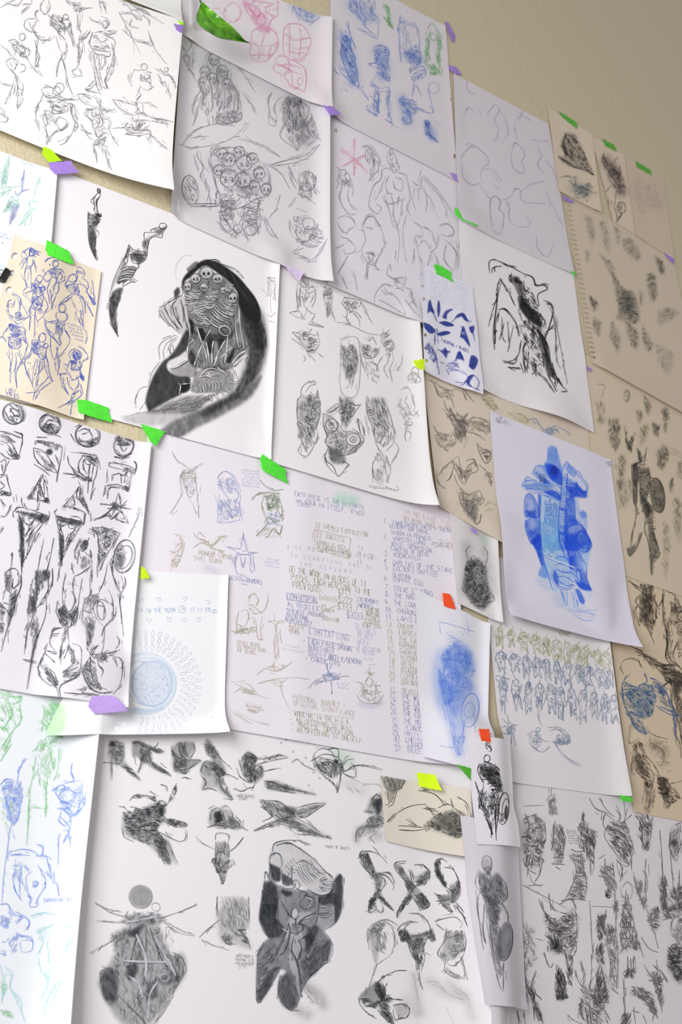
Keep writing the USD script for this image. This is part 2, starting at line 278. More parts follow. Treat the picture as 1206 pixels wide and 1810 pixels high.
# ------------------------------------------------------------------ torn masking tape
GR, DG, LI, PU, OR, YE = (86, 226, 60), (84, 178, 48), (180, 250, 20), (166, 132, 216), (255, 84, 34), (216, 252, 28)
for label, col, pts in (
    ('purple tape end under the top right corner of the blue tower sheet', PU, ((787, 38), (793, 39), (805, 64), (803, 75), (798, 70))),
    ('purple tape at the top left corner of the faint outline sheet', PU, ((792, 115), (805, 117), (817, 132), (803, 130), (796, 124))),
    ('purple tape bit where the towers sheet meets the outline sheet', PU, ((796, 305), (808, 308), (810, 322), (803, 315))),
    ('purple tape bridging the pink heads sheet and the titan sheet', PU, ((571, 186), (589, 188), (603, 202), (584, 204))),
    ('small purple tape at the corner under the blank top sheet', PU, ((307, 42), (324, 44), (323, 57), (320, 58), (312, 52))),
    ('tiny lime tape bit above the small purple tape', LI, ((314, 35), (325, 40), (324, 44), (319, 43))),
    ('green tape fold at the lower left corner of the outline sheet', GR, ((804, 367), (810, 369), (819, 387), (845, 398), (843, 400), (817, 389), (806, 380))),
    ('green tape over the top of the leftmost cream card', DG, ((988, 196), (1019, 216), (1021, 228), (993, 206))),
    ('green tape over the top of the middle cream card', DG, ((1066, 245), (1086, 256), (1092, 269), (1071, 258))),
    ('green tape over the top of the rightmost cream card', DG, ((1124, 285), (1150, 300), (1154, 311), (1127, 295))),
    ('purple tape below the leftmost cream card', PU, ((994, 343), (1015, 356), (1009, 359), (999, 354))),
    ('purple tape at the lower right corner of the rightmost cream card', PU, ((1174, 446), (1192, 458), (1192, 468), (1180, 455))),
    ('tiny green tape at the top right corner of the raven sheet', GR, ((1009, 477), (1019, 483), (1015, 488))),
    ('green tape over the top edge of the tan dancers page', GR, ((83, 424), (107, 436), (122, 444), (131, 468), (85, 451), (80, 440))),
    ('wide green tape on the lower right corner of the tan dancers page', GR, ((136, 706), (153, 707), (193, 721), (192, 728), (199, 747), (157, 735), (139, 728))),
    ('green triangular tape between the shapes sheet and the skull sheet', GR, ((249, 749), (293, 763), (286, 772), (275, 788), (266, 780))),
    ('green tape joining the skull sheet and the devils sheet', GR, ((464, 803), (505, 829), (507, 832), (504, 838), (509, 855), (464, 830), (460, 811))),
    ('green tape over the top of the punched blades page', GR, ((768, 467), (777, 468), (797, 480), (798, 490), (803, 499), (772, 483))),
    ('purple tape bit at the lower right corner of the raven sheet', PU, ((1037, 645), (1047, 654), (1039, 655))),
    ('red tape at the top of the smudged blue warrior sheet', OR, ((783, 1048), (796, 1050), (806, 1077), (785, 1071))),
    ('dark green tape corner left of the ink knight card', DG, ((808, 1351), (833, 1358), (832, 1379))),
    ('bright yellow tape over the spiny beast inset', YE, ((737, 1365), (770, 1370), (773, 1379), (782, 1398), (742, 1390))),
    ('green tape under the bottom right corner of the small figures sheet', GR, ((1096, 1405), (1118, 1410), (1119, 1418), (1100, 1416))),
    ('yellow-green tape beside the right edge of the charcoal shapes sheet', YE, ((250, 1000), (258, 1006), (265, 1022), (249, 1023))),
    ('lilac tape holding the bottom of the charcoal shapes sheet', (190, 158, 226), ((162, 1231), (188, 1229), (204, 1231), (219, 1245), (226, 1257), (167, 1262), (156, 1248))),
    ('orange tape over the top of the ink knight card', OR, ((847, 1288), (865, 1289), (868, 1312), (851, 1309))),
    ('lime tape under the bottom edge of the gesture page', LI, ((77, 259), (90, 264), (109, 284), (87, 287), (74, 272))),
    ('large purple tape below the lime tape at the spear sheet corner', PU, ((85, 287), (109, 286), (126, 284), (130, 294), (141, 305), (99, 308), (89, 300))),
): tape(label, pts, col)
# ------------------------------------------------------------------ drawing: every motif on a sheet is a mesh of flat drawn lines lying on the paper, soft shading is rubbed into the paper's colour
PENCIL, BLACK, BLUE, NAVY = rgb(58, 60, 64), rgb(18, 18, 20), rgb(40, 84, 190), rgb(18, 42, 150)
class Fig: pass
CUR = Fig()
def o(x, y, k): CUR.o = np.array([x, y], float); CUR.k = k
def P_(s): return np.array(s.split(), float).reshape(-1, 2) / CUR.k + CUR.o
def fig(sheet, name, col=PENCIL, label=None):
    f = Fig(); f.sheet, f.name, f.col, f.label, f.chunks = sheet, name, np.array(col, float), label, []
    f.rng = np.random.default_rng(zlib.crc32(f'{sheet.path}{name}{len(sheet.figs)}'.encode())); sheet.figs.append(f); CUR.f = f
def smooth(p, step=2.4):
    if len(p) < 2: return p
    q = np.vstack([2 * p[0] - p[1], p, 2 * p[-1] - p[-2]]); out = []
    for i in range(1, len(q) - 2):
        n = max(1, int(np.linalg.norm(q[i + 1] - q[i]) / step)); t = (np.arange(n) / n)[:, None]
        a, b, c, d = q[i - 1], q[i], q[i + 1], q[i + 2]
        out.append(.5 * (2 * b + (c - a) * t + (2 * a - 5 * b + 4 * c - d) * t * t + (3 * b - a - 3 * c + d) * t ** 3))
    return np.vstack(out + [p[-1:]])
def put(pts, w, d, light=0, col=None):
    """pts (n, m, 2) photograph pixels, w and d broadcast to (n, m)."""
    n, m = pts.shape[:2]
    CUR.f.chunks.append((pts, np.broadcast_to(w, (n, m)).astype(float), np.broadcast_to(d, (n, m)).astype(float), light, CUR.f.col if col is None else np.array(col, float)))
def stroke(p, d, w, p_=2, j=.8, light=0, col=None, taper=.35):
    r = CUR.f.rng; n = len(p); t = np.linspace(0, 1, n)
    for i in range(p_):
        q = p + r.normal(0, .25 + j * (i > 0) * .7, 2) + np.stack([np.sin(t * r.uniform(2, 6) + r.uniform(0, 6)), np.sin(t * r.uniform(2, 6) + r.uniform(0, 6))], 1) * j * .5
        e = np.clip(np.minimum(t, 1 - t) / .15, 0, 1); pr = (1 - taper) + taper * e
        var = .86 + .36 * np.sin(t * r.uniform(3, 11) + r.uniform(0, 6))
        put(q[None], (w * pr * (.88 if i == 0 else .68))[None], (d * np.clip(var, 0, 1.2) * (1.08 if i == 0 else .72)).clip(0, .97)[None], light, col)
CUR.x = 0.0
def L(s, d=.6, w=1.1, p=2, j=.8, light=0, col=None, x=None):
    r = CUR.f.rng; x = CUR.x if x is None else x
    for a in s.split('/'):
        q = smooth(P_(a)); stroke(q, d * r.uniform(.8, 1.1), w * r.uniform(.8, 1.25), p, j, light, col)
        if x <= 0 or len(q) < 4: continue
        ln = len(q) * 2.4; nrm = np.gradient(q, axis=0); nrm = nrm / np.maximum(np.linalg.norm(nrm, axis=1, keepdims=True), 1e-6)
        for k in range(int(ln / 13 * x + r.uniform(0, 1))):              # searching strokes alongside
            n = int(r.integers(3, 9)); i = int(r.integers(0, max(1, len(q) - n))); g = q[i:i + n]; c = g.mean(0); b = r.normal(0, .22)
            g = (g - c) @ np.array([[math.cos(b), math.sin(b)], [-math.sin(b), math.cos(b)]]) * r.uniform(.8, 1.4) + c + np.array([-nrm[i, 1], nrm[i, 0]]) * r.normal(0, 2.4)
            stroke(g, d * r.uniform(.4, 1.15), w * r.uniform(.7, 1.3), 1, .5, light, col)
def C(x, y, rx, ry=None, a=0, d=.6, w=1.0, p=2, j=.8, col=None, light=0):
    ry = ry or rx; t = np.linspace(0, 2 * np.pi * 1.05, max(10, int(6 * max(rx, ry) / CUR.k / 2.2))) + CUR.f.rng.uniform(0, 6)
    c, s_ = math.cos(math.radians(a)), math.sin(math.radians(a))
    q = np.stack([rx * np.cos(t) * c - ry * np.sin(t) * s_ + x, rx * np.cos(t) * s_ + ry * np.sin(t) * c + y], 1) / CUR.k + CUR.o
    stroke(q, d, w, p, j, light, col)
def S(s, n, d=.6, ln=12, ang=None, sp=35, w=.9, ol=0, light=0, col=None, cl=.8, spill=2.5):
    """Sketchy short strokes filling a closed outline; ol draws the outline in broken passes too."""
    r = CUR.f.rng; q = P_(s); pg = Polygon(q).buffer(0); x0, y0, x1, y1 = pg.bounds
    c = np.zeros((0, 2))
    while len(c) < n:
        a = r.uniform((x0, y0), (x1, y1), (n * 3, 2)); c = np.vstack([c, a[shapely.contains_xy(pg, a[:, 0], a[:, 1])]])
        if pg.area < 1: return
    c = c[:n]; sd = int(r.integers(1e6)); m = 6
    nz = lambda p, sc, k: meshkit.noise(np.stack([p[..., 0] / sc, p[..., 1] / sc, np.full(p.shape[:-1], k * 1.7)], -1), sd)
    base = math.radians(ang) if ang is not None else None
    th0 = (nz(c, 22, 1) - .5) * (2 * math.radians(sp) * 1.6) + base if base is not None else nz(c, 24, 1) * 2 * np.pi * 1.3
    l = ln * r.uniform(.45, 1.3, n); cur = r.normal(0, .9, n) / np.maximum(l, 1) * 1.2
    tt = np.linspace(-.5, .5, m)
    th = th0[:, None] + cur[:, None] * tt * l[:, None]
    stp = np.stack([np.cos(th), np.sin(th)], -1) * (l / (m - 1))[:, None, None]
    pts = c[:, None] + np.cumsum(stp, 1) - stp.sum(1, keepdims=True) / 2
    big = pg.buffer(spill); ins = shapely.contains_xy(big, pts[..., 0], pts[..., 1])
    e = np.array([.45, .85, 1, 1, .85, .4])
    cd = np.clip((1 - cl) + cl * 2.6 * (nz(c, 9, 5) - .3), .10, 1.2)[:, None]
    put(np.where(ins[..., None], pts, c[:, None]), w * e * r.uniform(.7, 1.25, (n, 1)), np.clip(d * cd * e, 0, .97), light, col)
    if not light and n >= 24:                                        # small rounded forms: muscles, knuckles, folds
        k = max(2, n // 11); cc = c[r.integers(0, n, k)]; th1 = th0[r.integers(0, n, k)]; R = ln * r.uniform(.18, .5, k); t = np.linspace(0, 1, 9)[None] * r.uniform(2.2, 5.2, k)[:, None] + r.uniform(0, 6, k)[:, None]
        ex, ey = R[:, None] * np.cos(t), (R * r.uniform(.4, .8, k))[:, None] * np.sin(t); cs, sn = np.cos(th1)[:, None], np.sin(th1)[:, None]
        pts = np.stack([cc[:, :1] + ex * cs - ey * sn, cc[:, 1:] + ex * sn + ey * cs], -1); ins = shapely.contains_xy(big, pts[..., 0], pts[..., 1])
        e = np.array([.5, .8, 1, 1, 1, 1, 1, .8, .5]); put(np.where(ins[..., None], pts, cc[:, None]), w * 1.05 * e, np.clip(d * 1.12 * e * r.uniform(.7, 1.1, (k, 1)), 0, .96), light, col)
    if ol: outline(q, d if ol is True or ol == 1 else ol, w)
def outline(q, d, w, passes=2):
    r = CUR.f.rng; b = smooth(np.vstack([q, q[:1]]))
    for k in range(passes):
        i = 0
        while i < len(b) - 3:
            n = int(r.uniform(8, 26)); seg = b[i:i + n]
            if len(seg) > 2: stroke(seg, d * r.uniform(.6, 1.05), w * r.uniform(.8, 1.25), 1, .7)
            i += int(n * r.uniform(.75, 1.1))
def H(s, ang, gap, d=.5, w=.9, col=None, light=0, br=.25):
    """Hatching clipped to a closed outline, gap in photograph pixels."""
    r = CUR.f.rng; pg = Polygon(P_(s)).buffer(0); c0 = np.array(pg.centroid.coords[0]); R = max(pg.bounds[2] - pg.bounds[0], pg.bounds[3] - pg.bounds[1])
    a = math.radians(ang); u = np.array([math.cos(a), math.sin(a)]); v = np.array([-u[1], u[0]])
    for t in np.arange(-R, R, gap):
        t += r.normal(0, gap * .25); b = c0 + v * t; ln = shapely.LineString([b - u * R, b + u * R]).intersection(pg)
        for g in getattr(ln, 'geoms', [ln]):
            if g.length > 2:
                e = np.array(g.coords); n = max(3, int(g.length / 5)); q = e[0] + (e[-1] - e[0]) * np.linspace(r.uniform(0, br), 1 - r.uniform(0, br), n)[:, None]
                stroke(q, d * r.uniform(.6, 1.1), w, 1, .8, light, col)
def SK(x, y, r_, d=.6, w=1.0, a=0, light=0):
    """A small skull."""
    ca, sa = math.cos(math.radians(a)), math.sin(math.radians(a)); R = lambda u, v: (x + (u * ca - v * sa) * r_, y + (u * sa + v * ca) * r_)
    C(x, y, r_, r_ * .95, a, d, w)
    for u in (-.36, .36):
        ex, ey = R(u, .18); C(ex, ey, r_ * .13, r_ * .17, a, min(d * 1.05, .9), w * 1.5, 2, 1.0); q = [R(u - .3, -.05), R(u, -.16), R(u + .3, 0)]; L(' '.join(f'{c:.1f}' for z in q for c in z), d * .8, w * .9, 1, .5, x=0)
    q = [R(-.95, -.3), R(-.6, -.85), R(.1, -1.02), R(.8, -.7)]; L(' '.join(f'{c:.1f}' for z in q for c in z), d, w * 1.2, 2, 1.4, x=0)
    q = [R(-.7, .3), R(-.75, .6), R(-.5, .85)]; L(' '.join(f'{c:.1f}' for z in q for c in z), d * .8, w, 2, 1., x=0)
    f = lambda *p: ' '.join(f'{c:.1f}' for q in p for c in R(*q))
    L(f((-.55, .75), (-.4, 1.25), (0, 1.4), (.4, 1.25), (.55, .75)) + '/' + f((0, .45), (-.1, .7), (.1, .7)) + '/' + f((-.3, 1.0), (.3, 1.0)), d * .55, w * .8, 1, .8)
def RB(x, y, wd, hh, n, a=0, d=.6, w=1.0, light=0, col=None):
    """A stack of rib arcs."""
    ca, sa = math.cos(math.radians(a)), math.sin(math.radians(a))
    for i in range(n):
        t = (i + .5) / n - .5; k = 1 - 1.2 * t * t; q = [(u * wd * k / 2, t * hh + hh / n * .7 * (1 - (2 * abs(u)) ** 2) - hh * .1) for u in (-.5, -.4, -.2, 0, .2, .4, .5)]
        L(' '.join(f'{x + u * 2 * ca - v * sa:.1f} {y + u * 2 * sa + v * ca:.1f}' for u, v in q), d, w, 1, .5, light, col)
# soft shading rubbed into the paper
def blend(sh, m, col, d):
    sh.col[m] = sh.col[m] * (1 - d[:, None]) + np.asarray(col) * d[:, None]
def near(sh, x0, y0, x1, y1):
    p = sh.px; return (p[..., 0] > x0) & (p[..., 0] < x1) & (p[..., 1] > y0) & (p[..., 1] < y1)
def grain(p, sd, amt): return 1 - amt + amt * 1.6 * meshkit.fbm(np.stack([p[:, 0] / 5, p[:, 1] / 9, np.full(len(p), sd * 1.3)], -1), 3, sd)
def F(s, d=.5, soft=2.0, tex=.3, col=None, sh=None):
    """A toned area; soft is the width of its edge in photograph pixels."""
    sh = sh or CUR.f.sheet; q = P_(s); pg = Polygon(smooth(np.vstack([q, q[:1]]))[:-1]).buffer(0); x0, y0, x1, y1 = pg.bounds
    m = near(sh, x0 - soft * 2, y0 - soft * 2, x1 + soft * 2, y1 + soft * 2); p = sh.px[m]
    if not len(p): return
    pt = shapely.points(p); ins = shapely.contains(pg, pt); dist = shapely.distance(pg.boundary, pt) * np.where(ins, 1, -1)
    k = np.clip(.5 + dist / (2 * max(soft, .3)), 0, 1); k = k * k * (3 - 2 * k)
    blend(sh, m, CUR.f.col if col is None else np.array(col), np.clip(d * k * grain(p, len(sh.figs), tex), 0, 1))
def T(s, d=.4, r=6, col=None, sh=None, tex=.3):
    """Soft rubbed strokes of radius r photograph pixels."""
    sh = sh or CUR.f.sheet
    for a in s.split('/'):
        q = P_(a); q = smooth(q) if len(q) > 1 else q; g = shapely.LineString(q) if len(q) > 1 else shapely.Point(q[0]); x0, y0, x1, y1 = g.bounds
        m = near(sh, x0 - r * 1.8, y0 - r * 1.8, x1 + r * 1.8, y1 + r * 1.8); p = sh.px[m]
        if not len(p): continue
        k = np.exp(-(shapely.distance(g, shapely.points(p)) / r) ** 2 * 1.6)
        blend(sh, m, CUR.f.col if col is None else np.array(col), np.clip(d * k * grain(p, len(sh.figs), tex), 0, 1))
GL = dict(zip('ABCDEFGHIJKLMNOPQRSTUVWXYZ0123456789.,-$/=+:()#', ('06 20 46/14 34|00 06 36 45 43 03/00 30 41 42 33|41 30 10 01 05 16 36 45|00 06 26 45 41 20 00|40 00 06 46/03 33|40 00 06/03 33|41 30 10 01 05 16 36 45 43 23|00 06/40 46/03 43|20 26|40 45 36 16 05|00 06/40 03 46|00 06 46|06 00 23 40 46|06 00 46 40|10 30 41 45 36 16 05 01 10|06 00 30 41 42 33 03|10 30 41 45 36 16 05 01 10/34 46|06 00 30 41 42 33 03/23 46|41 30 10 01 02 13 33 44 45 36 16 05|00 40/20 26|00 05 16 36 45 40|00 26 40|00 16 22 36 40|00 46/40 06|00 23 40/23 26|00 40 06 46|'
    '10 30 41 45 36 16 05 01 10|11 20 26|01 10 30 41 42 06 46|01 10 30 41 42 33 13/33 44 45 36 16 05|30 04 44/30 36|40 00 02 32 43 45 36 06|40 20 02 05 16 36 45 43 33 03|00 40 16|13 02 01 10 30 41 42 33 13 04 05 16 36 45 44 33|43 13 02 01 10 30 41 43 36|25 26|25 17|03 43|41 30 10 01 02 13 33 44 45 36 16 05/2a 27|40 06|02 42/04 44|03 43/21 25|22 23/25 26|30 11 15 36|10 31 35 16|10 06/40 36/02 42/04 44').split('|')))
def Wr(text, x, y, size, slope, d=.55, w=.9, run=None, lean=0.0, col=None, p=1):
    """Handwriting in capitals: x, y the left end of the line's foot, size the capital height and run the line's length, both in the current units; slope is the line's fall."""
    r = CUR.f.rng; n = len(text); adv = size * .95 if run is None else run / max(n, 1)
    for i, ch in enumerate(text):
        if ch == ' ': continue
        ox, oy = x + adv * i, y + adv * i * slope + r.normal(0, size * .05); sc = size * r.uniform(.88, 1.06)
        for a in GL.get(ch, '00 46/40 06').split('/'):
            q = np.array([[int(c[0]), -1 if c[1] == 'a' else int(c[1])] for c in a.split()], float); q = (q + r.normal(0, .22, q.shape)) / [4, 6] - [0, 1]
            q = q * [adv * .72, sc]; q = np.stack([ox + q[:, 0] - q[:, 1] * lean, oy + q[:, 1] + q[:, 0] * slope], 1) / CUR.k + CUR.o
            q = smooth(q, 2.0) if len(q) > 4 else np.vstack([np.linspace(q[i_], q[i_ + 1], 3) for i_ in range(len(q) - 1)])
            stroke(q, d, w, p, .25, 0, col, .15)
def Zz(x, y, ln, slope, size, d=.4, w=.8, col=None):
    """A line of writing too small to read."""
    r = CUR.f.rng; n = max(4, int(ln / size * 2.6)); t = np.linspace(0, 1, n)
    brk = np.r_[0, np.sort(r.integers(2, n - 1, max(1, n // 9))), n]
    q = np.stack([x + ln * t, y + ln * t * slope + np.where(np.arange(n) % 2, -1, 0) * size * r.uniform(.4, 1, n)], 1) / CUR.k + CUR.o
    for a, b in zip(brk[:-1], brk[1:]):
        if b - a > 2: stroke(q[a:b], d, w, 1, .2, 0, col, .1)
WHOLE = {'handwriting', 'heart_sketch', 'petal_sketch', 'box_outline', 'ruled_line', 'bracket_sketch', 'moon_drawing'}
def pieces(f):
    """The chunks of a motif, gathered into pieces that lie apart on the sheet."""
    if f.name in WHOLE or len(f.chunks) < 3: return [f.chunks]
    allp = np.vstack([c[0].reshape(-1, 2) for c in f.chunks]); o_ = allp.min(0); ij = lambda p: ((p - o_) / 5).astype(int) + 2
    g = np.zeros(ij(allp).max(0) + 3, bool); q = ij(allp); g[q[:, 0], q[:, 1]] = True
    lab, n = components(binary_dilation(g, iterations=1 if f.name in ('outline_sketch', 'faint_head_sketch') else 2), np.ones((3, 3)))
    out = {}
    for c in f.chunks: q = ij(c[0].reshape(-1, 2)[:1])[0]; out.setdefault(lab[q[0], q[1]], []).append(c)
    return list(out.values())
def finish(s):
    for f, chunks in [(f, c) for f in s.figs if f.chunks for c in pieces(f)]:
        Lq, Rq, D, Wt, Cc, faces, nb = [], [], [], [], [], [], 0
        ch = sorted(chunks, key=lambda c: (c[3], c[2].mean()))
        for i, (pts, w, d, light, col) in enumerate(ch):
            n, m = pts.shape[:2]; t = np.gradient(pts, axis=1); l = np.linalg.norm(t, axis=2, keepdims=True); t = t / np.maximum(l, 1e-6)
            nn = np.stack([-t[..., 1], t[..., 0]], -1) * (w / 2)[..., None]
            Lq.append((pts + nn).reshape(-1, 2)); Rq.append((pts - nn).reshape(-1, 2)); D.append(d.ravel()); Wt.append(np.full(n * m, light + i / len(ch) if not light else light + i / len(ch)))
            Cc.append(np.tile(col, (n * m, 1)))
            a = (np.arange(n)[:, None] * m + np.arange(m - 1)).ravel() + nb; faces.append(np.stack([a, a + 1], 1)); nb += n * m
        Lq, Rq, D, Wt, Cc, E = np.vstack(Lq), np.vstack(Rq), np.concatenate(D), np.concatenate(Wt), np.vstack(Cc), np.vstack(faces)
        lift = .00016 + .00008 * np.minimum(Wt, 2.0)
        A, oa, g = s.on(Lq, lift[:]); B, ob, _ = s.on(Rq, lift[:])
        ok = oa & ob; E = E[ok[E[:, 0]] & ok[E[:, 1]]]
        if not len(E): continue
        base = np.stack([map_coordinates(s.col[..., k], g.T, order=1, mode='nearest') for k in range(3)], 1)
        c = base * (1 - D[:, None]) + Cc * D[:, None]
        dark = Wt < 1; c = np.where(dark[:, None], np.minimum(c, base), c)
        # ink takes the paper's tone where the stroke ends
        used = np.unique(E); mp = np.full(nb, -1); mp[used] = np.arange(len(used)); E = mp[E]; k = len(used)
        v = np.vstack([A[used], B[used]]); ff = np.stack([E[:, 0], E[:, 1], E[:, 1] + k, E[:, 0] + k], 1)
        path = numbered(f.name, s.path)
        pr = mesh(path, v - s.origin, ff, INK, lin(np.clip(np.vstack([c[used], c[used]]), 0, 1)))
        if f.label: tag(pr, f.label)
# ---- top left gesture page
CUR.x = 1.3
o(0, 0, 3); G = gestures; D = dict(d=.66, w=.8)
fig(G, 'gesture_sketch'); L('0 45 40 20 80 0/30 15 90 30 120 0/110 65 150 35 170 10 160 0/120 20 165 25', **D)
fig(G, 'gesture_sketch'); L('235 0 215 30 220 60 245 75 265 40 255 0/215 50 190 60 185 90 205 115/185 100 140 105 128 140 150 165 200 175/150 110 165 150 210 200 270 215/190 110 180 160 215 210 275 205 290 190/200 200 190 290 185 360/185 215 205 310 190 355 215 300/255 75 280 120 265 140', **D)
fig(G, 'gesture_sketch'); L('275 75 265 120 290 150 340 150 370 125 350 100 300 90 275 75/270 90 300 160 350 225/290 100 320 180 345 210/300 90 340 140 345 180/340 140 370 180 390 250/375 140 385 200 400 255/300 195 315 260 330 290 310 340 300 410/355 230 355 270 340 295/320 290 345 370 360 440 385 505/330 290 320 320', **D); S('270 75 380 120 370 180 330 170 290 160 265 120', 40, .75, 14, 50); C(348, 92, 16)
fig(G, 'gesture_sketch'); L('355 0 390 20 430 40 490 45/390 30 400 55 430 60 435 35/410 70 415 130 430 185/425 60 425 130 415 160/350 0 380 25', **D); S('385 10 430 15 435 60 400 60', 24, .8, 9)
fig(G, 'gesture_sketch'); L('525 0 530 35 540 70/545 0 555 40 565 72/520 10 560 15', **D)
fig(G, 'skeleton_sketch'); L('470 85 490 105 540 130 560 160/535 85 565 100 575 130 560 155/565 165 600 165 620 170/555 175 590 180 615 170/545 120 560 110 575 130 560 150 545 140/475 165 465 180 430 205/465 190 430 220 415 225/415 210 440 210/420 225 412 290 415 345/440 225 430 300 415 350/410 345 400 370 380 375 395 400 430 405 425 380 410 360/490 170 480 200 470 230 490 260 520 250/500 175 545 170 580 200 605 215 610 240 595 245/510 190 530 220 560 215 570 195/475 240 500 265 540 270 575 275/480 255 510 285 550 290/500 240 540 255 560 270/540 290 580 300 585 270/590 230 600 270 610 320 600 370 575 420 560 445/605 250 595 320 570 390 555 430 565 470 540 460/485 280 480 310 500 380 515 460 530 495/500 285 500 320 520 400 540 480/540 290 530 350 520 390/550 300 555 330 535 370/510 440 480 470 455 475 490 485 540 500/500 430 475 460', **D)
fig(G, 'gesture_sketch'); L('630 65 680 160 750 295/650 155 700 200 750 220 810 245/640 75 690 70 730 110/690 60 720 90 750 110 740 75 710 55 690 60/700 100 690 140 740 150/790 165 810 230 840 285 885 340/755 80 790 110 795 135/700 20 750 60 790 80 870 130/640 0 700 25 760 50 800 85/660 0 720 40 770 60', .5, 1.0); S('630 0 700 10 780 60 800 85 740 70 660 25', 40, .6, 14, 30)
S('490 180 590 200 590 270 500 270', 34, .5, 10, 30); S('490 280 520 290 530 480 515 480', 20, .45, 12, 80); S('570 300 605 300 570 430 555 430', 20, .4, 12, 100); S('410 190 470 190 430 230 412 340', 26, .5, 11, 110)
fig(G, 'gesture_sketch'); C(763, 355, 17); L('715 365 700 390 685 420 700 460/715 370 740 375 760 370/760 380 790 400 800 440 770 425/750 390 770 420 800 410/780 380 805 385/790 440 805 465 780 480 755 470/745 455 735 490 745 500 720 540/750 400 755 425 775 430', **D)
fig(G, 'gesture_sketch'); C(882, 370, 10, 12); L('822 362 850 375 880 385/850 365 870 395 900 400/840 395 860 430 880 440/875 430 890 480 905 525/845 430 870 460/880 385 900 400 920 420/900 400 925 440 940 470', **D)
fig(G, 'skeleton_sketch'); C(117, 197, 16, 20); L('45 215 80 210 95 225 75 240 45 215/0 235 30 260 70 300 90 320/75 230 70 260 100 280 140 300 155 280 150 250/90 230 120 245 160 265 165 275/100 240 130 260 130 290/80 265 110 290 140 310 150 325/140 310 180 365 228 410/30 330 60 310 90 330 75 370/30 335 50 365 85 400 105 440/60 360 80 400 100 450/110 340 135 350 130 375 105 385/0 430 30 448 60 455/70 440 50 500 25 555/80 450 75 490 60 500/90 450 95 500 90 580/115 440 122 475 100 560 92 575/85 440 100 470 120 475', **D); S('60 235 150 265 140 310 80 290', 26, .65, 10)
fig(G, 'gesture_sketch'); L('0 570 20 590 25 620 40 630 30 648 0 645/0 600 25 620', **D)
fig(G, 'skeleton_sketch'); C(316, 467, 24, 27); C(300, 480, 20, 22); L('225 465 260 460 290 470/220 470 230 500 260 520 300 515/230 490 215 530 200 560 190 600 195 650 210 695/185 570 205 560 200 580/200 560 185 600/300 530 360 530 425 525/305 545 340 530 410 535/240 500 280 510 320 500/255 540 280 545 275 590 300 600 355 585 360 560/260 530 270 570/290 555 330 570 355 560/270 575 310 590 350 580/365 545 385 555 380 600 395 640 410 660 415 670 400 675 395 655/395 560 400 600 410 640/400 665 380 710 345 755 318 768/410 670 395 700/230 600 225 610 240 660 255 650 235 590 250 590 265 600 290 650/240 660 250 710 265 755/265 745 280 710 320 690 345 680/245 770 265 720/290 660 310 625 340 630 355 655 320 690 300 660', **D)
S('240 500 360 520 355 590 270 600', 44, .55, 11, 20); S('230 600 300 620 290 660 250 660', 24, .5, 10, 70); S('365 550 395 560 410 650 395 660', 22, .55, 11, 80)
fig(G, 'gesture_sketch'); L('410 500 430 530 480 560 510 570/410 500 450 500 500 520 520 525 535 530 530 560 560 580/510 530 530 560 525 575/455 575 480 580 520 575 530 590/455 575 460 610 490 650/480 580 490 620 530 600 525 580/540 575 580 590 600 595 620 590/530 590 560 590 610 580/490 650 495 690 530 650 520 620/530 600 545 660 500 680/550 630 580 640 575 690/560 620 580 625/575 690 600 735 628 775/430 660 460 700 490 710/430 660 470 720 490 740/500 690 520 730 560 700 580 720/510 745 540 740 560 725 530 760 490 770/490 770 505 820 515 865/540 780 560 830 588 900/520 745 545 775/560 740 550 770 575 780/555 790 570 840', .55, 1.0)
S('460 580 540 590 580 690 520 720 480 640', 60, .5, 11, 60); S('500 730 560 740 540 790 500 780', 24, .45, 10)
fig(G, 'horned_head_sketch'); L('595 527 640 580 700 605 720 610/595 527 660 540 720 560 730 540/720 540 725 580 715 600/730 545 790 550 835 572/755 555 755 580 770 610 800 620/720 610 760 600 800 625 850 635/800 625 860 630 928 650/850 630 880 645 890 662/800 640 850 650 895 660/700 610 710 640 750 640 790 640 800 650/720 630 725 680/760 640 735 695/595 680 640 678 665 672/680 650 660 680 700 705 750 700 770 680/660 710 720 720 790 710/690 660 740 690 790 690 800 720 780 740/740 650 730 690/790 710 840 750 890 790/790 720 805 758/700 660 715 690 740 670 770 650', **D); S('670 660 790 660 790 720 680 710', 24, .55, 12)
# ---- skull clusters
o(300, 0, 2.871); G = clusters; D = dict(d=.5, w=.85)
fig(G, 'curled_limb_sketch'); L('95 195 110 230 75 280 70 300 100 350 135 420/75 290 95 280 100 320/120 240 115 300 125 320/70 240 80 260', **D); S('70 270 110 280 130 400 110 370', 26, .6, 12, 60)
fig(G, 'hooded_cluster_sketch'); [SK(x, y, r, .5) for x, y, r in ((225, 300, 28), (178, 365, 26), (265, 360, 28), (215, 395, 26), (290, 425, 24), (165, 415, 20))]
L('160 380 150 420 170 480 160 560/200 420 220 500 210 570/240 430 260 520 240 580/300 420 340 480 350 560/320 420 355 500 365 570/290 440 310 500 270 560/60 740 100 690 160 650 250 630 330 640/45 730 120 750 250 730 330 690 400 620/100 700 200 690/110 580 130 500 160 450/120 640 160 500/370 470 420 540 440 580/310 300 380 380 435 470/180 290 200 270 260 270 310 330', **D); [C(x, y, r, r * .85) for x, y, r in ((270, 605, 36), (330, 590, 36), (300, 600, 30))]; RB(270, 605, 60, 45, 5, 20); RB(335, 590, 60, 45, 5, 30)
S('150 370 200 280 290 310 340 440 370 570 330 640 200 630 170 560', 190, .6, 15, 82, 30); T('200 330 260 400 300 500', .2, 28); T('130 130 240 260 330 330 560 420', .12, 40)
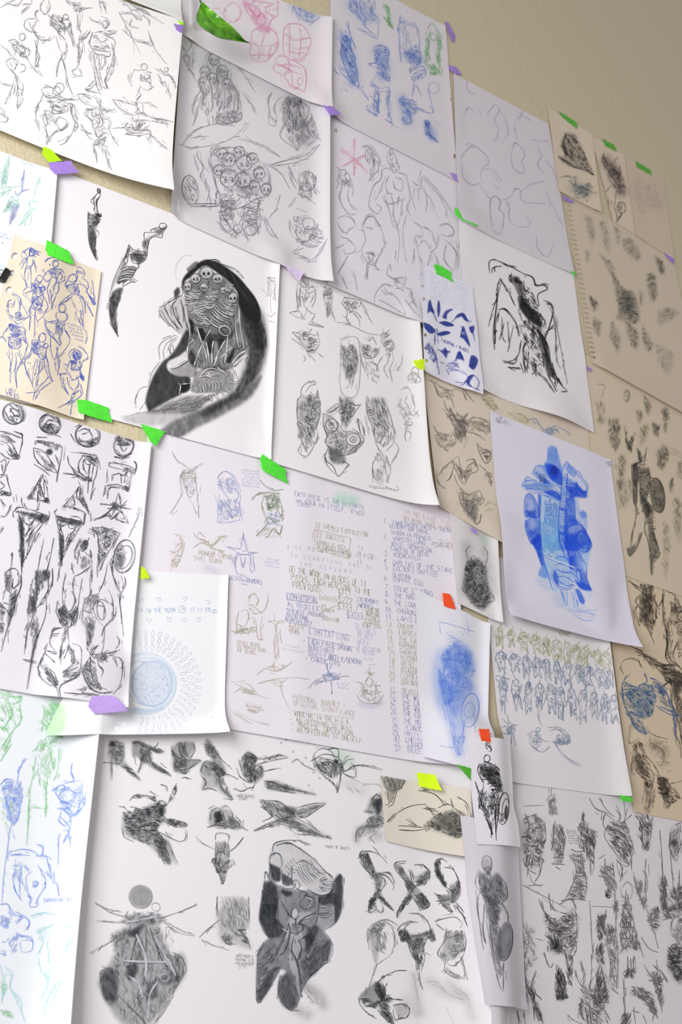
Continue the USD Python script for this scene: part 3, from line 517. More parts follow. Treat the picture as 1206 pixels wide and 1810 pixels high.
fig(G, 'hooded_figure_sketch'); S('590 490 660 500 720 580 755 690 700 700 650 760 600 700 580 600', 210, .72, 15, 76, 30); S('590 500 660 495 680 540 620 550', 60, .85, 9); L('600 490 570 540 580 620 560 690 620 740 655 760/600 490 680 520 720 580 750 690 700 740/520 470 500 520 510 580 500 620 530 640 545 600 530 560 545 510 570 490/510 590 545 620/510 835 600 810 680 790 750 740 765 730/520 840 620 830 700 800 760 740/750 690 770 720/640 760 660 740 650 700', **D); T('620 520 660 620 690 700', .28, 22)
fig(G, 'skull_cluster_sketch'); [SK(x, y, r, .62) for x, y, r in ((300, 810, 35), (380, 830, 40), (300, 905, 45), (370, 915, 40), (455, 880, 30), (430, 945, 26), (250, 865, 28), (490, 960, 28), (350, 770, 28), (265, 780, 28), (420, 805, 28))]
L('205 800 220 770 260 750 330 750 400 780 460 820 500 870 510 960 480 1000 430 1010 370 1050 290 1050 240 960 215 860 205 800/205 830 215 850/180 900 210 1040/90 1040 220 1035 235 1050 100 1050/240 960 230 1040/250 1000 270 1100 350 1200/460 1010 440 1100 450 1190/380 1050 370 1150/300 1050 320 1130', .62, 1.0); RB(380, 975, 90, 70, 6, 10, .6); RB(300, 1040, 90, 60, 6, -10, .6); RB(290, 1090, 80, 70, 6, -20); RB(420, 1090, 70, 120, 9, 8)
S('260 990 480 990 460 1150 430 1206 300 1206 250 1080', 110, .55, 13); S('215 770 330 750 460 820 510 960 430 1000 290 1000 220 860', 150, .6, 10); T('250 820 350 900 440 930', .12, 30)
o(300, 380, 2.871); C(345, 70, 22); C(410, 80, 30, 25); L('250 0 270 70 330 120/380 0 370 60 390 120/460 0 455 70/330 30 360 90/420 100 440 60 430 20/390 90 400 140/240 30 280 90', **D)
fig(G, 'crouched_figure_sketch'); S('640 10 700 0 770 60 790 130 740 160 650 150 610 40', 120, .6, 13); L('610 20 620 100 700 160 760 150/640 200 720 230 790 140/700 240 760 200 800 120/620 190 680 170/480 0 510 60 550 130/650 120 690 140 720 110', **D); C(705, 45, 30)
o(300, 0, 2.871)
fig(G, 'curled_figure_sketch'); S('80 900 110 880 140 960 120 1020 90 1040 60 950', 60, .6, 12, 80); C(105, 965, 40, 75, -8); L('130 780 170 850 160 900 200 950 190 1020/120 790 150 870/150 760 165 830 200 880', **D)
fig(G, 'hooded_head_sketch'); C(700, 920, 45, 50); S('650 880 700 860 750 900 760 980 700 1020 660 980', 110, .66, 11, 80); L('600 840 630 900 650 930/600 870 640 960/650 980 690 1000 740 1040', **D)
fig(G, 'flowing_line_sketch'); L('350 700 480 740 560 790/440 720 560 800/480 830 560 880 610 960/500 1110 540 1060 560 990/470 1100 500 1180 540 1206/600 1050 640 1000', .4, .9); Zz(640, 1060, 60, .4, 14, .5)
# ---- pink faceted heads
PK, BG, GN = rgb(212, 84, 136), rgb(74, 106, 176), rgb(64, 158, 66)
CUR.x = .7; G = planes; D = dict(d=.5, w=1.2); o(280, 0, 6)
fig(G, 'rounded_head_sketch', PK); C(790, 130, 85, 100, 0, .28, 1.3); L('700 90 690 150 720 200 800 230 860 190 875 120/575 90 640 90 670 150/430 300 560 350/760 235 740 260', .35, 1.2); o(402, 0, 3)
fig(G, 'skull_sketch', PK); L('85 0 100 50 130 100 160 140 210 160 230 110 265 80 270 60 240 50/100 20 150 40 180 70 160 90 110 40/130 0 180 10 250 20/200 60 240 80 260 90/150 90 180 70 200 90 190 130 160 120 150 90/180 80 215 100/170 150 210 160 220 180/265 0 270 60/90 20 130 60 140 100/200 40 240 30', **D); S('90 10 200 40 260 70 220 150 160 140', 40, .4); T('100 20 160 90 200 150', .2, 12)
fig(G, 'faceted_head_sketch', PK); L('130 170 160 150 215 145 260 180 270 230 250 280 210 320 160 325 120 290 125 230 130 170/150 155 200 170 240 150/125 230 180 245 235 240 270 230/180 245 200 170/180 245 170 290 120 290/170 290 220 295 250 280/235 240 220 295 210 320/170 290 160 325', .42, 1.1)
fig(G, 'faceted_head_sketch', PK); L('300 150 330 125 400 135 440 200 435 250 400 310 360 320 310 300 295 250 300 150/300 180 360 210 440 200/300 230 360 260 430 250/330 130 330 300/380 140 390 200 380 310/310 270 370 285 410 280', .46, 1.1)
fig(G, 'faceted_head_sketch', PK); L('260 310 300 300 400 350 420 400 410 480 380 470 340 460 300 400 250 370 260 310/270 350 320 340 390 360/300 400 340 380 400 400/320 310 330 370/340 380 350 450 380 470/380 410 400 420 390 450 370 440 380 410/260 340 300 360 340 380', .52, 1.2)
fig(G, 'faceted_block_sketch', BG, 'blue faceted head'); L('345 0 360 60 420 115 480 100 500 30 495 0/350 30 420 60/420 60 425 115/420 60 490 40/380 0 385 80/450 0 455 110/360 20 400 10 430 30', **D); S('345 0 360 60 420 115 480 100 500 20 495 0', 70, .5); T('370 30 420 70 470 60', .25, 18)
# ---- blue towers
BT = rgb(44, 92, 190); G = towers; D = dict(d=.55, w=1.3)
fig(G, 'tower_sketch', BT); L('650 0 650 50 700 90 730 140 790 200/700 0 710 60 740 110/760 0 770 60 800 110 800 200/690 150 740 180 800 205/730 100 730 150', .42, 1.2); S('650 0 780 0 790 110 740 110 690 90 650 50', 70, .45, 14, 80, 20); T('670 20 740 90', .2, 18)
fig(G, 'spire_sketch', BT); L('600 160 620 200 670 300 680 320/640 110 650 180 680 260/600 200 610 290 640 310/600 300 640 400 700 480/620 310 660 330 680 350 700 450 750 530/590 340 600 380 650 430', **D); S('600 180 650 200 680 320 700 470 660 450 610 370 600 300', 130, .7, 14, 75, 25, 1.1); T('620 200 650 300 670 420', .3, 14); H('590 440 640 400 700 470 660 480', 35, 3.4, .2)
fig(G, 'striding_legs_sketch', BT); L('780 260 800 240 840 250 855 290 850 340/780 270 790 330 750 340 780 360/790 330 850 360/790 380 850 430 855 400 820 380/775 440 800 480 800 600 790 610 730 580/830 460 860 470 850 560 870 640/800 480 840 490/750 590 800 620/840 630 880 660/790 400 760 450 830 470/800 490 795 600/860 480 855 620', **D); S('780 260 850 260 855 420 800 400 780 340', 90, .68, 11, 40); S('780 470 805 480 805 615 735 590', 36, .6, 12, 85); S('835 470 865 470 870 650 850 640', 26, .5, 12, 85); T('800 270 830 340 830 400', .3, 14)
fig(G, 'hatted_giant_sketch', BT); L('915 80 910 200 920 330/960 120 1010 160 1020 340/920 120 960 110/940 280 1000 330 1030 300 1000 230/970 380 1030 350 1050 400 990 430/910 520 960 560 1010 580 1080 600 1085 560 1060 470/910 530 940 520 1000 540/990 430 980 520/940 600 960 590 980 650 930 660/1040 650 1070 650 1060 700/1050 700 1120 755/1000 440 1030 510', .5, 1.25); S('940 280 1000 240 1030 330 990 360', 60, .75, 12, 30); S('910 520 1000 540 1010 600 970 610 930 660', 80, .7, 12, 20); S('1040 640 1070 650 1070 710 1120 760 1050 715', 60, .85, 11, 40); S('915 90 1000 130 1020 330 920 330', 60, .32, 18, 85, 15); S('960 350 1050 370 1040 420 980 420', 40, .4); T('960 290 1010 320', .35, 12); T('930 530 960 640', .3, 12); T('1060 660 1090 730', .4, 8); C(1095, 465, 28, 30, 0, .3); H('1060 600 1140 660 1130 750 1070 700', 38, 3, .2)
fig(G, 'green_scribble', GN, 'green crayon scribble'); L('825 20 850 60 870 140/850 30 860 110/830 90 880 155', .6, 1.6); S('830 20 860 40 880 150 840 110', 40, .65, 10, 70, 25, 1.3)
fig(G, 'green_scribble', GN, 'green crayon figure'); L('1060 150 1090 130 1125 200 1130 250 1120 300 1130 370/1080 150 1060 220 1055 290 1060 340 1090 390/1090 170 1110 190 1095 215 1075 190 1090 170/1060 350 1100 360 1140 400', .5, 1.5); S('1055 200 1075 160 1070 330 1050 300', 44, .6, 9, 85, 30, 1.3); S('1115 180 1135 250 1125 370 1110 290', 44, .6, 9, 85, 30, 1.3); S('1060 330 1130 350 1140 395 1080 390', 40, .6, 9, 20, 40, 1.3)
fig(G, 'handwriting', BT); Zz(600, 478, 40, .2, 16, .5, .9); Zz(870, 668, 40, .4, 12, .4, .9)
# ---- titan figures
CUR.x = .5; G = titan; D = dict(d=.48, w=.85); ST = rgb(214, 104, 140)
fig(G, 'star_sketch', ST, 'pink eight-point star'); L('675 735 672 930/600 780 740 910/610 880 730 820/600 800 690 850/745 920 660 830', .45, 1.8, 3, 1.2)
fig(G, 'handwriting'); Zz(585, 632, 100, .35, 14, .4); Zz(590, 648, 140, .42, 14, .4)
fig(G, 'titan_sketch'); L('845 830 870 790 900 850 905 890 885 915 860 870 845 830/860 820 865 800/870 880 895 885/820 900 850 890 880 910/900 910 950 930 960 980/820 900 815 950 780 980 760 1030 750 1090 770 1120 800 1130 815 1100 790 1080/830 960 810 1010 785 1060/860 930 840 970 850 1020 880 1030/890 940 930 960 925 1010 890 1000 880 960/850 1020 830 1060 860 1080 900 1070 940 1050/870 1040 880 1080 880 1140/910 1040 900 1090/960 980 970 1050 950 1100 970 1140/840 1060 860 1120 880 1206/930 1060 920 1140 900 1206', **D); S('845 830 870 800 905 890 885 915', 16, .6, 8)
o(580, 380, 2.871); L('330 0 350 60 360 140 350 240/400 0 380 60 385 150 400 240/355 70 370 80', **D); o(402, 0, 3)
fig(G, 'wing_sketch'); L('985 960 1010 980 1030 950 1020 1000 980 990/1030 940 1100 1010 1150 1090 1170 1160/1020 990 1080 1060 1120 1160/990 1000 980 1060 1000 1120/1010 1000 1020 1070/1040 1000 1060 1060 1050 1120/1010 960 1030 900/990 1180 1030 1206/1130 1190 1180 1180/1030 930 1110 1000 1190 1120', .36, .85)
fig(G, 'armoured_figure_sketch'); L('580 880 600 900 620 900 650 940 665 1000/580 960 610 980 650 960/600 900 590 960 580 1000/610 980 600 1060 640 1130 680 1140/640 1000 640 1060 670 1110 690 1110/650 940 640 990/670 1000 660 1040', **D); S('580 890 620 900 660 1000 610 990', 40, .55, 10)
fig(G, 'claw_sketch'); L('710 780 740 775 780 800 810 850 805 880/740 790 730 830 750 870/760 800 780 860 770 960/800 850 800 920/770 870 760 960/750 960 800 900', **D); S('720 780 790 800 800 880 750 870', 40, .58, 10)
o(580, 380, 2.871)
fig(G, 'helmet_sketch'); L('50 20 80 5 120 20 145 60/50 40 80 90 130 60/60 110 110 130 140 180 90 200 80 170/40 170 80 150/100 210 70 260 50 300/60 300 100 380/130 280 150 380', **D)
fig(G, 'armoured_back_sketch'); L('170 60 200 10 240 20 280 100 285 160 240 250 260 280 230 270/175 60 190 130 170 180 200 240 240 260/190 200 220 190 240 210/200 240 190 330/210 220 200 330/190 60 230 70/180 55 195 20 230 10 260 60', .52, .95); S('195 190 240 190 245 250 205 245', 30, .55, 9)
fig(G, 'horned_crouching_sketch'); L('310 250 300 300 330 320 350 320 385 315 390 330 370 370 340 350 330 320/310 250 320 290/390 310 400 330/330 360 280 350 240 400 235 450/390 370 420 380 430 430 410 460/270 380 300 400 350 420 390 500 350 510/260 430 330 470 380 500/390 430 430 480 470 520/420 390 450 470/280 350 300 390 330 400/340 370 370 375 380 390', **D); S('330 320 385 318 372 368 345 350', 22, .6, 8)
fig(G, 'wrestling_pair_sketch'); L('430 30 470 60 480 110 440 100/440 100 450 160 490 130 520 180/560 60 600 45 640 80 620 110 570 100/560 100 550 160 520 190/580 120 620 150 650 200 640 280/600 150 590 230 640 290/530 190 500 280/540 190 570 280/450 160 470 230 500 300/440 170 430 250/650 130 660 200 655 280/470 60 520 80 550 150', .4, .85, x=1.1)
# ---- faint outlines
CUR.x = .4; G = outlines; o(804, 0, 3); OC = rgb(104, 94, 120)
fig(G, 'outline_sketch', OC); L('65 430 70 480 110 500/45 610 80 570 110 600/130 580 140 620/170 610 210 560 240 580 210 640 230 690 210 750/240 590 270 640 280 700 260 740/340 600 400 640/320 660 330 740/360 590 340 640/410 740 470 750 500 740/440 780 460 830 440 870 470 920', .3, .9)
fig(G, 'outline_sketch', OC); L('30 850 60 800 110 780 170 830 180 870 150 890 140 940 150 970/40 870 45 940 90 980 130 970/60 770 80 760 100 790', .42, .9, x=.2)
fig(G, 'outline_sketch', OC); L('310 780 320 760 360 790 370 830 355 860 370 900 350 920 310 890 300 830 310 780', .42, .9, x=.2)
fig(G, 'outline_sketch', OC); L('200 1206 190 1130 190 1060 215 1040 240 1070 235 1110 260 1140 250 1206/255 1060 300 1040 320 1000 350 1010 350 1040 370 1070 480 1080/265 1070 290 1100 290 1160 330 1200 390 1200 400 1170 375 1150', .45, .9, x=.1)
fig(G, 'outline_sketch', OC); L('130 980 200 1070/340 1030 400 980 480 960/480 850 520 900 540 960/480 1010 520 1100 580 1206/210 980 240 1010/150 900 200 900 250 960', .26, .9); o(800, 150, 2.97); L('205 760 250 780 270 720/320 560 340 540/440 790 450 860 500 900 530 830', .32, .9)
# ---- three cream cards
CUR.x = .5; G = card_a
fig(G, 'rider_ink_sketch', BLACK); F('590 250 640 260 680 330 740 470 700 450 620 430 555 380 590 370 570 320', .26, 3); S('590 250 640 260 680 330 740 470 700 450 620 430 555 380 590 370 570 320', 120, .92, 10, 40, 45, 1.2); L('555 375 600 400 640 430 720 460 740 470/600 255 580 320 610 370/640 280 690 370 700 400', .85, 1.4); S('640 300 690 330 680 380 640 370', 20, .5, 8, 30, 30, 1.2, light=1, col=rgb(206, 186, 166))
fig(G, 'dog_sketch', rgb(24, 52, 72), 'blue-black ink dog'); S('620 490 650 530 720 520 730 560 700 600 640 590 640 540', 80, .8, 9, None, 35, 1.1); L('610 500 650 540/640 480 650 530/700 520 740 540/560 490 600 480 640 490/700 600 710 615/760 570 720 560', .6, 1.0); T('650 540 700 560', .35, 12)
fig(card_b, 'horned_runner_sketch', rgb(34, 24, 28)); S('795 360 810 420 850 400 880 430 910 550 900 590 860 560 820 500 800 440', 130, .8, 10, 60, 40, 1.2); S('790 580 830 590 820 640 790 620', 34, .75, 7); S('870 620 905 620 900 680 870 660', 30, .65, 8); L('795 360 790 410 820 450/850 400 870 380/830 530 800 570/860 560 850 640/890 680 860 720/850 640 870 720', .75, 1.2); T('810 400 850 460 890 560', .4, 12); C(887, 645, 22, 30)
fig(card_c, 'faint_sketch'); S('950 480 1060 520 1110 640 980 680', 60, .16, 14); T('1000 560 1060 600', .06, 30)
# ---- smudged spiral page
G = spiral; CUR.x = .5
def smear(s, d, n):
    fig(G, 'smudged_face_sketch', rgb(50, 52, 46)); S(s, n, d, 9, None, 40, 1.1); q = Polygon(P_(s)).buffer(-2.0); F(s, d * .55, 5, .5)
for s, d, n in (('690 680 730 700 750 780 730 830', .3, 20), ('770 720 800 720 830 850 810 870', .3, 22), ('850 740 880 770 870 830', .3, 12), ('890 810 940 810 990 900 960 920 900 860', .36, 34), ('770 890 820 920 850 970', .35, 16), ('1065 900 1100 930 1115 980 1090 985', .7, 34), ('1020 990 1060 1000 1075 1100 1050 1140 1030 1080', .5, 44), ('840 990 900 1070 960 1140 930 1206 870 1150', .55, 60), ('720 1110 765 1150 740 1185', .6, 24), ('700 870 720 880 710 930', .3, 8), ('980 1080 1000 1100 990 1160', .4, 8)): smear(s, d, n)
o(800, 460, 2.97)
for s, d, n in (('890 150 950 170 980 260 970 330 870 310 870 280', .6, 70), ('910 320 970 370 975 450 950 460 920 380', .45, 36), ('840 320 880 400 870 490 830 400', .4, 30), ('740 300 780 330 770 400 740 350', .4, 24), ('1000 340 1050 440 1030 480 1000 420', .42, 30), ('1080 270 1130 250 1190 280 1090 340', .3, 26), ('1070 440 1160 490 1140 600 1080 530', .2, 30), ('790 0 850 60 860 120', .3, 14)): smear(s, d, n)
# ---- winged raven demon
CUR.x = .6; G = raven; fig(G, 'raven_demon_sketch', BLACK); D = dict(d=.93, w=1.9)
L('195 70 190 20 200 0 230 0 300 30 370 70/210 70 210 40 260 30/370 70 420 90 440 130 480 130 500 150 450 180 455 240 440 230 420 170/250 95 235 130 230 200 200 300 190 350/250 95 290 160 330 240/260 100 240 180 230 260 215 380 220 470/240 260 280 260 330 330 350 400/245 270 230 330 225 440/270 540 330 520 350 480 360 420/265 535 320 545 340 520/290 560 360 570/380 590 370 480 380 440 400 430/400 480 390 590/430 540 440 610/350 340 400 350 440 400 470 470 480 560/480 210 520 230 530 280 500 380 480 420/490 380 530 340/400 260 460 280 490 330/440 350 500 450 520 560 560 640 605 690/520 570 580 660/500 600 550 690/450 590 500 640 540 695/430 560 460 610/600 690 570 690/440 570 420 600', **D)
L('260 300 260 400 280 430/290 320 300 420/320 340 300 440 290 480/500 230 540 310 560 400 580 520 605 650/530 290 545 400 540 480/540 320 550 520 570 570/225 400 215 440/300 440 290 480/270 330 245 420', .85, 1.1)
S('290 60 340 80 400 130 420 180 450 250 490 330 480 400 440 420 380 350 340 250 350 180 300 110', 170, .93, 12, 60, 40, 1.7); S('350 350 430 400 500 440 520 560 560 650 480 620 430 560 380 580 370 450', 120, .88, 14, 68, 25, 1.5)
F('360 190 400 230 450 290 470 350 420 330 380 290 350 240', .92, 2.5, .12); F('440 350 490 420 510 540 480 480', .9, 2, .12); F('300 80 340 90 380 150 350 180', .5, 3); F('470 480 500 500 540 600 500 600', .7, 3)
# ---- punched page of blue blades
CUR.x = .3; G = blades; o(580, 380, 2.871); NB = rgb(20, 40, 140)
fig(G, 'handwriting', rgb(120, 124, 150)); [Zz(505 + k * 2, 285 + k * 17, 200 - k * 2, .42, 13, .3, .8) for k in range(9)]
fig(G, 'blade_sketch', NB)
for s in ('505 500 512 440 520 430 527 460 540 500 520 490', '640 530 660 505 690 500 710 540 690 530 680 515', '560 545 600 540 640 560 600 565', '485 545 520 560 545 590 520 600 490 570', '550 600 600 590 620 600 570 615', '670 620 685 565 700 600 720 665 690 630', '715 570 740 565 735 600 722 590', '555 490 560 435 568 480 560 520', '580 520 600 488 632 478 605 500 600 528'): F(s, .88, .9, .15); L(s, .8, .9, 1)
C(548, 585, 8, d=.9); L('545 600 540 660/555 600 558 650/735 590 745 640/530 490 552 535/640 530 625 545/700 530 730 542', .8, 1.0); C(688, 602, 6, 7, light=1, col=rgb(232, 230, 240), w=2)
fig(G, 'handwriting', NB); Wr('2 WEAPONS / BLADES', 572, 640, 16, .42, .75, .9, 142)
fig(G, 'blade_sketch', NB)
for s in ('555 680 580 690 595 675 605 690 620 690 605 705 600 725 585 705', '645 740 660 695 670 690 690 735 665 730', '715 770 725 720 740 715 760 740 745 780 735 785', '700 850 715 820 740 812 725 835 712 860'): F(s, .88, .9, .15); L(s, .8, .9, 1)
S('500 650 530 660 555 750 530 740 510 700', 60, .8, 9, 70); S('590 750 650 740 690 800 620 790', 46, .75, 9, 20); L('550 740 567 810/500 655 540 700 555 760/645 845 690 850 710 820 740 815 765 850 750 890/700 860 770 890/710 840 730 870/600 780 615 810/590 755 570 745/690 800 710 815', .82, 1.1)
# ---- dark mass of skulls and bones, and the two bone blades
def el(x, y, rx, ry, a=0):
    t = np.linspace(0, 2 * np.pi, 18)[:-1]; c, s_ = math.cos(math.radians(a)), math.sin(math.radians(a))
    return ' '.join(f'{x + rx * math.cos(k) * c - ry * math.sin(k) * s_:.1f} {y + rx * math.cos(k) * s_ + ry * math.sin(k) * c:.1f}' for k in t)
def bone(s, w, d=.85, ol=.7):
    L(s, ol, w + 1.5, 1, .2, x=0, light=1, col=rgb(40, 40, 42)); L(s, d, w, 1, .2, 1.5, rgb(226, 223, 224), x=0)
def litskull(x, y, rx, ry, a=0):
    F(el(x, y, rx, ry, a), .85, 1.2, .15, rgb(214, 211, 212)); r = max(rx, ry); C(x, y, rx, ry, a, .8, 1.1, 2, .4)
    for u in (-.36, .36): F(el(x + u * r, y + .15 * r, r * .24, r * .26), .95, .6, .1, BLACK)
    F(el(x, y + .52 * r, r * .1, r * .14), .9, .5, .1, BLACK); L(f'{x-.4*r:.0f} {y+.85*r:.0f} {x:.0f} {y+1.1*r:.0f} {x+.4*r:.0f} {y+.85*r:.0f}', .7, 1.0, 1, .3, x=0)
CUR.x = .3; G = skulls; o(225, 430, 4.007); fig(G, 'skull_mass_drawing', rgb(30, 30, 32), 'dense dark drawing of heaped skulls and bones')
F('790 430 850 500 940 550 985 680 980 780 940 900 880 990 800 1080 700 1150 600 1215 520 1225 560 1170 680 1100 760 1030 800 960 850 860 850 760 820 640 790 560', .72, 7, .5)
F('150 1195 130 1120 150 1030 190 930 250 840 300 800 360 720 400 640 430 620 440 720 380 790 290 840 290 900 360 940 440 950 440 1010 380 1070 300 1110 230 1150', .9, 2.5, .22)
F('140 1206 250 1150 420 1080 580 1080 660 1050 560 1130 450 1200', .4, 4, .6); F('400 330 420 280 480 230 540 170 620 210 720 270 780 370 790 450 770 560 760 640 720 680 600 690 480 640 440 560 420 460', .6, 2, .35)
F('850 420 945 500 975 640 960 760 900 720 850 620 810 520', .82, 12, .4, BLACK); F('900 700 970 720 950 880 880 980 830 900', .5, 14, .5); F('420 560 480 620 720 640 790 560 840 740 780 860 680 900 480 880 430 800 430 700', .55, 3, .4); F('300 900 440 830 500 900 460 950 360 940', .4, 2, .4); F('480 920 560 880 680 880 740 930 760 1000 720 1050 600 1060 480 1060 450 1030', .45, 2.5, .4)
F('395 330 388 270 420 215 480 168 500 140 560 115 620 130 700 170 780 230 850 310 910 390 945 480 940 550 900 560 830 510 790 430 780 350 720 270 640 210 560 160 500 190 450 240 410 270', .97, 1.5, .08, BLACK)
for s, d in (('500 600 540 610 550 690 520 680', .92), ('440 530 470 570 470 640 450 620', .95), ('560 690 610 680 600 780 570 760', .85), ('700 840 730 780 760 740 750 800 720 850', .85), ('640 680 690 680 650 760', .75), ('330 340 360 310 375 350 340 390', .75), ('420 180 480 130 500 140 440 210', .55), ('440 760 480 790 470 860 430 820', .6), ('380 1000 440 990 440 1040 390 1060', .92)): F(s, d, 1.6, .15, BLACK)
F('230 460 300 420 390 370 420 450 430 600 380 640 300 580 240 510', .2, 3, .4); H('560 120 700 170 850 310 940 500 880 480 760 300', 58, 3.5, .5, 1.0, rgb(120, 120, 124), 1, .3)
for a in ((560, 208, 46, 42, 10), (485, 250, 36, 34), (425, 305, 29, 33), (540, 312, 30, 31), (640, 250, 38, 34), (678, 332, 25, 24), (748, 385, 33, 40)): litskull(*a)
WB = rgb(216, 213, 214)
for x, y, w_, h_, n, a in ((600, 370, 90, 70, 6, 15), (475, 365, 90, 60, 6, 10), (500, 455, 150, 80, 7, -10), (690, 430, 90, 80, 6, 30), (640, 530, 150, 130, 7, 35), (510, 535, 90, 90, 6, 20), (720, 310, 60, 60, 5, 30), (580, 440, 80, 50, 4, 0), (440, 400, 60, 60, 5, 0), (560, 560, 70, 60, 4, 30), (735, 470, 70, 90, 6, 20)):
    RB(x, y, w_, h_, n, a, .75, 1.6, 1, WB); RB(x, y + 7, w_, h_, n, a, .85, 1.0)
C(690, 620, 42, 34, 20, .8, 2.2, 1, .2, WB, 1); C(690, 620, 50, 42, 20, .8, 1.2); C(685, 615, 22, 18, 20, .8, 1.4)
for s in ('490 590 520 680 550 760 565 820', '590 610 540 700 500 790 480 840', '610 690 600 760 600 850', '690 690 650 760 620 830', '715 650 705 760 690 850', '770 470 770 600 790 740', '792 470 802 600 830 740', '430 560 440 640 430 720', '470 680 430 730 420 780', '560 700 575 790 580 840', '740 740 650 820', '500 790 470 870', '640 800 610 870'): bone(s, 2.2)
for s in ('290 855 350 835 420 790', '300 885 360 870 430 825', '740 850 790 790 840 760', '752 862 810 815 850 795'): bone(s, 3.6)
for s in ('725 880 732 960', '745 890 757 960', '760 900 780 970', '720 980 770 990 810 975', '360 990 376 1010 366 1070', '370 1000 450 995', '515 940 560 895 620 890 690 920 705 942', '560 930 600 935 660 930', '690 1030 722 1058', '660 1040 682 1080', '622 1060 642 1112', '580 1080 602 1120', '640 880 690 915', '500 950 560 940 620 960'): bone(s, 2.2)
C(595, 922, 17, 14, 0, .8, 2.4, 1, .2, WB, 1)
for i in range(9): bone(f'{462 + i*23} {1000 - i*3} {486 + i*23} {1012 - i*3} {494 + i*22} {1060 - i*3}', 1.5)
L('230 460 260 440 320 400 390 370/235 470 290 560 370 640/260 450 300 530 370 610/320 440 340 520 390 600/350 400 310 460 320 520/380 400 400 480 400 560/225 470 240 520 300 590/340 450 360 540 380 570/400 440 410 540 420 600', .75, 1.3)
L('350 650 260 690 225 740 230 820/360 660 290 700 255 760 260 820/350 680 310 720 300 790/230 840 180 910 150 1000/150 1010 90 1030 55 1100 60 1170/320 720 330 760/290 740 305 780/130 1120 90 1180', .5, 1.1); L('250 430 320 390 360 330 380 300 340 240 350 150 400 90 460 90', .22, .8); L('380 300 395 340 380 370 330 400', .6, 1.2)
L('620 130 700 160 770 190 825 245/560 120 620 115 660 135/500 150 520 180/530 135 545 165/800 300 880 370 930 470/940 540 980 640 985 740', .9, 1.4)
S('420 560 480 620 720 640 790 560 840 740 780 860 680 900 480 880 430 800', 130, .75, 12, 78, 18); S('400 330 480 230 620 210 780 370 770 560 720 680 600 690 440 560', 180, .75, 8, None, 35); S('160 1190 300 1110 560 1080 640 1060 480 1190', 60, .5, 16, -25, 12)
S('820 600 940 560 985 700 940 900 800 1080 700 1130 800 960 850 800', 120, .6, 13, 95, 25, 1.1)
o(0, 0, 1); F('280 764 300 748 340 730 380 712 430 690 462 664 445 700 400 730 350 755 310 776', .62, 5, .5); F('215 738 300 718 365 703 335 735 280 752 230 747', .22, 5, .5); L('220 736 270 727 330 722', .4, .8)
fig(G, 'small_figure_sketch'); o(225, 430, 4.007); L('990 250 1010 240 1050 250/1000 260 1000 300 1030 340/950 320 980 350 1000 380 1005 300/1020 340 1015 440 1020 500/1050 290 1040 350 1050 420/990 510 1020 520 1050 490/1000 550 1040 560', .4, .8); S('1000 250 1050 250 1050 400 1010 380', 26, .4, 9)
fig(G, 'bone_blade_drawing', rgb(34, 34, 36)); o(140, 310, 6)
F('100 520 150 560 175 600 180 680 168 760 180 870 190 910 140 820 105 720 92 600', .66, 1.2, .4); F('95 385 150 420 180 400 235 420 210 460 200 520 180 560 140 560 100 530 95 450', .5, 1.2); S('95 385 150 420 180 400 235 420 200 520 140 560 100 530', 70, .9, 7)
L('195 140 225 150 225 185 200 190 195 140/200 185 150 235 120 270 160 320 160 380/225 190 215 230 190 280 195 350 205 400/185 240 180 300 185 390/95 385 90 480 95 600 105 720 140 820 185 905/160 560 210 610 180 660 175 700/170 700 165 780 185 890/240 410 215 440/100 400 110 520/170 230 150 260 170 330', .82, 1.25); C(208, 160, 15, 20, d=.8); F('190 150 225 150 225 190 195 185', .5, 1)
for y in (440, 480, 520): C(115, y, 8, 11, light=1, col=WB, w=1.5)
S('100 560 170 620 175 760 185 890 110 720', 40, .85, 12, 82, 15)
fig(G, 'bone_blade_drawing', rgb(34, 34, 36))
F('350 1240 400 1200 450 1190 470 1210 430 1280 400 1380 385 1500 400 1640 415 1710 350 1600 320 1470 320 1350', .66, 1.3, .4); F('430 980 480 880 530 740 545 780 520 900 450 1040 380 1150 345 1230 360 1130', .3, 2); [F(s, d, 1.3) for s, d in (('540 840 600 810 690 830 700 880 640 910 560 900', .58), ('670 700 720 670 740 680 720 780 720 860 690 840 700 780', .5), ('420 1080 470 990 560 960 610 990 560 1080 470 1130 400 1150', .58), ('780 590 860 560 930 540 880 620 800 600', .5), ('690 690 790 650 860 640 870 610 760 640', .4), ('600 900 700 880 630 950', .6))]
L('530 735 480 870 420 980 370 1090 340 1190 315 1320 320 1450 350 1590 415 1715/530 735 580 790 640 800/540 760 500 840 480 920 560 1000/520 830 490 880/470 960 440 1000/860 510 910 510 930 540 890 570 850 550 860 510/850 550 780 570 755 590 780 610 860 600 880 560/760 610 690 610 685 640 690 690/880 600 880 650 850 660 790 650 740 690 725 780 720 850/690 700 670 720 680 790 690 830/540 840 600 805 680 810 710 850 690 900 620 930 560 910 540 840/560 1100 600 1140 560 1130 470 1180 450 1210/530 1100 560 1130/460 1190 470 1140 530 1110/430 1280 400 1400 390 1500 410 1680/620 930 630 970 600 1000 570 1080/700 700 690 780/560 840 690 850/550 870 690 880', .78, 1.15)
for i in range(5): bone(f'{450 - i*8} {1010 + i*28} {520 - i*6} {985 + i*28} {595 - i*10} {1000 + i*26}', 1.8)
for a in ((495, 905, 18, 28), (475, 962, 16, 14), (512, 840, 12, 26), (545, 795, 18, 14)): F(el(*a), .9, .8, .05, rgb(236, 232, 236)); C(*a, d=.7)
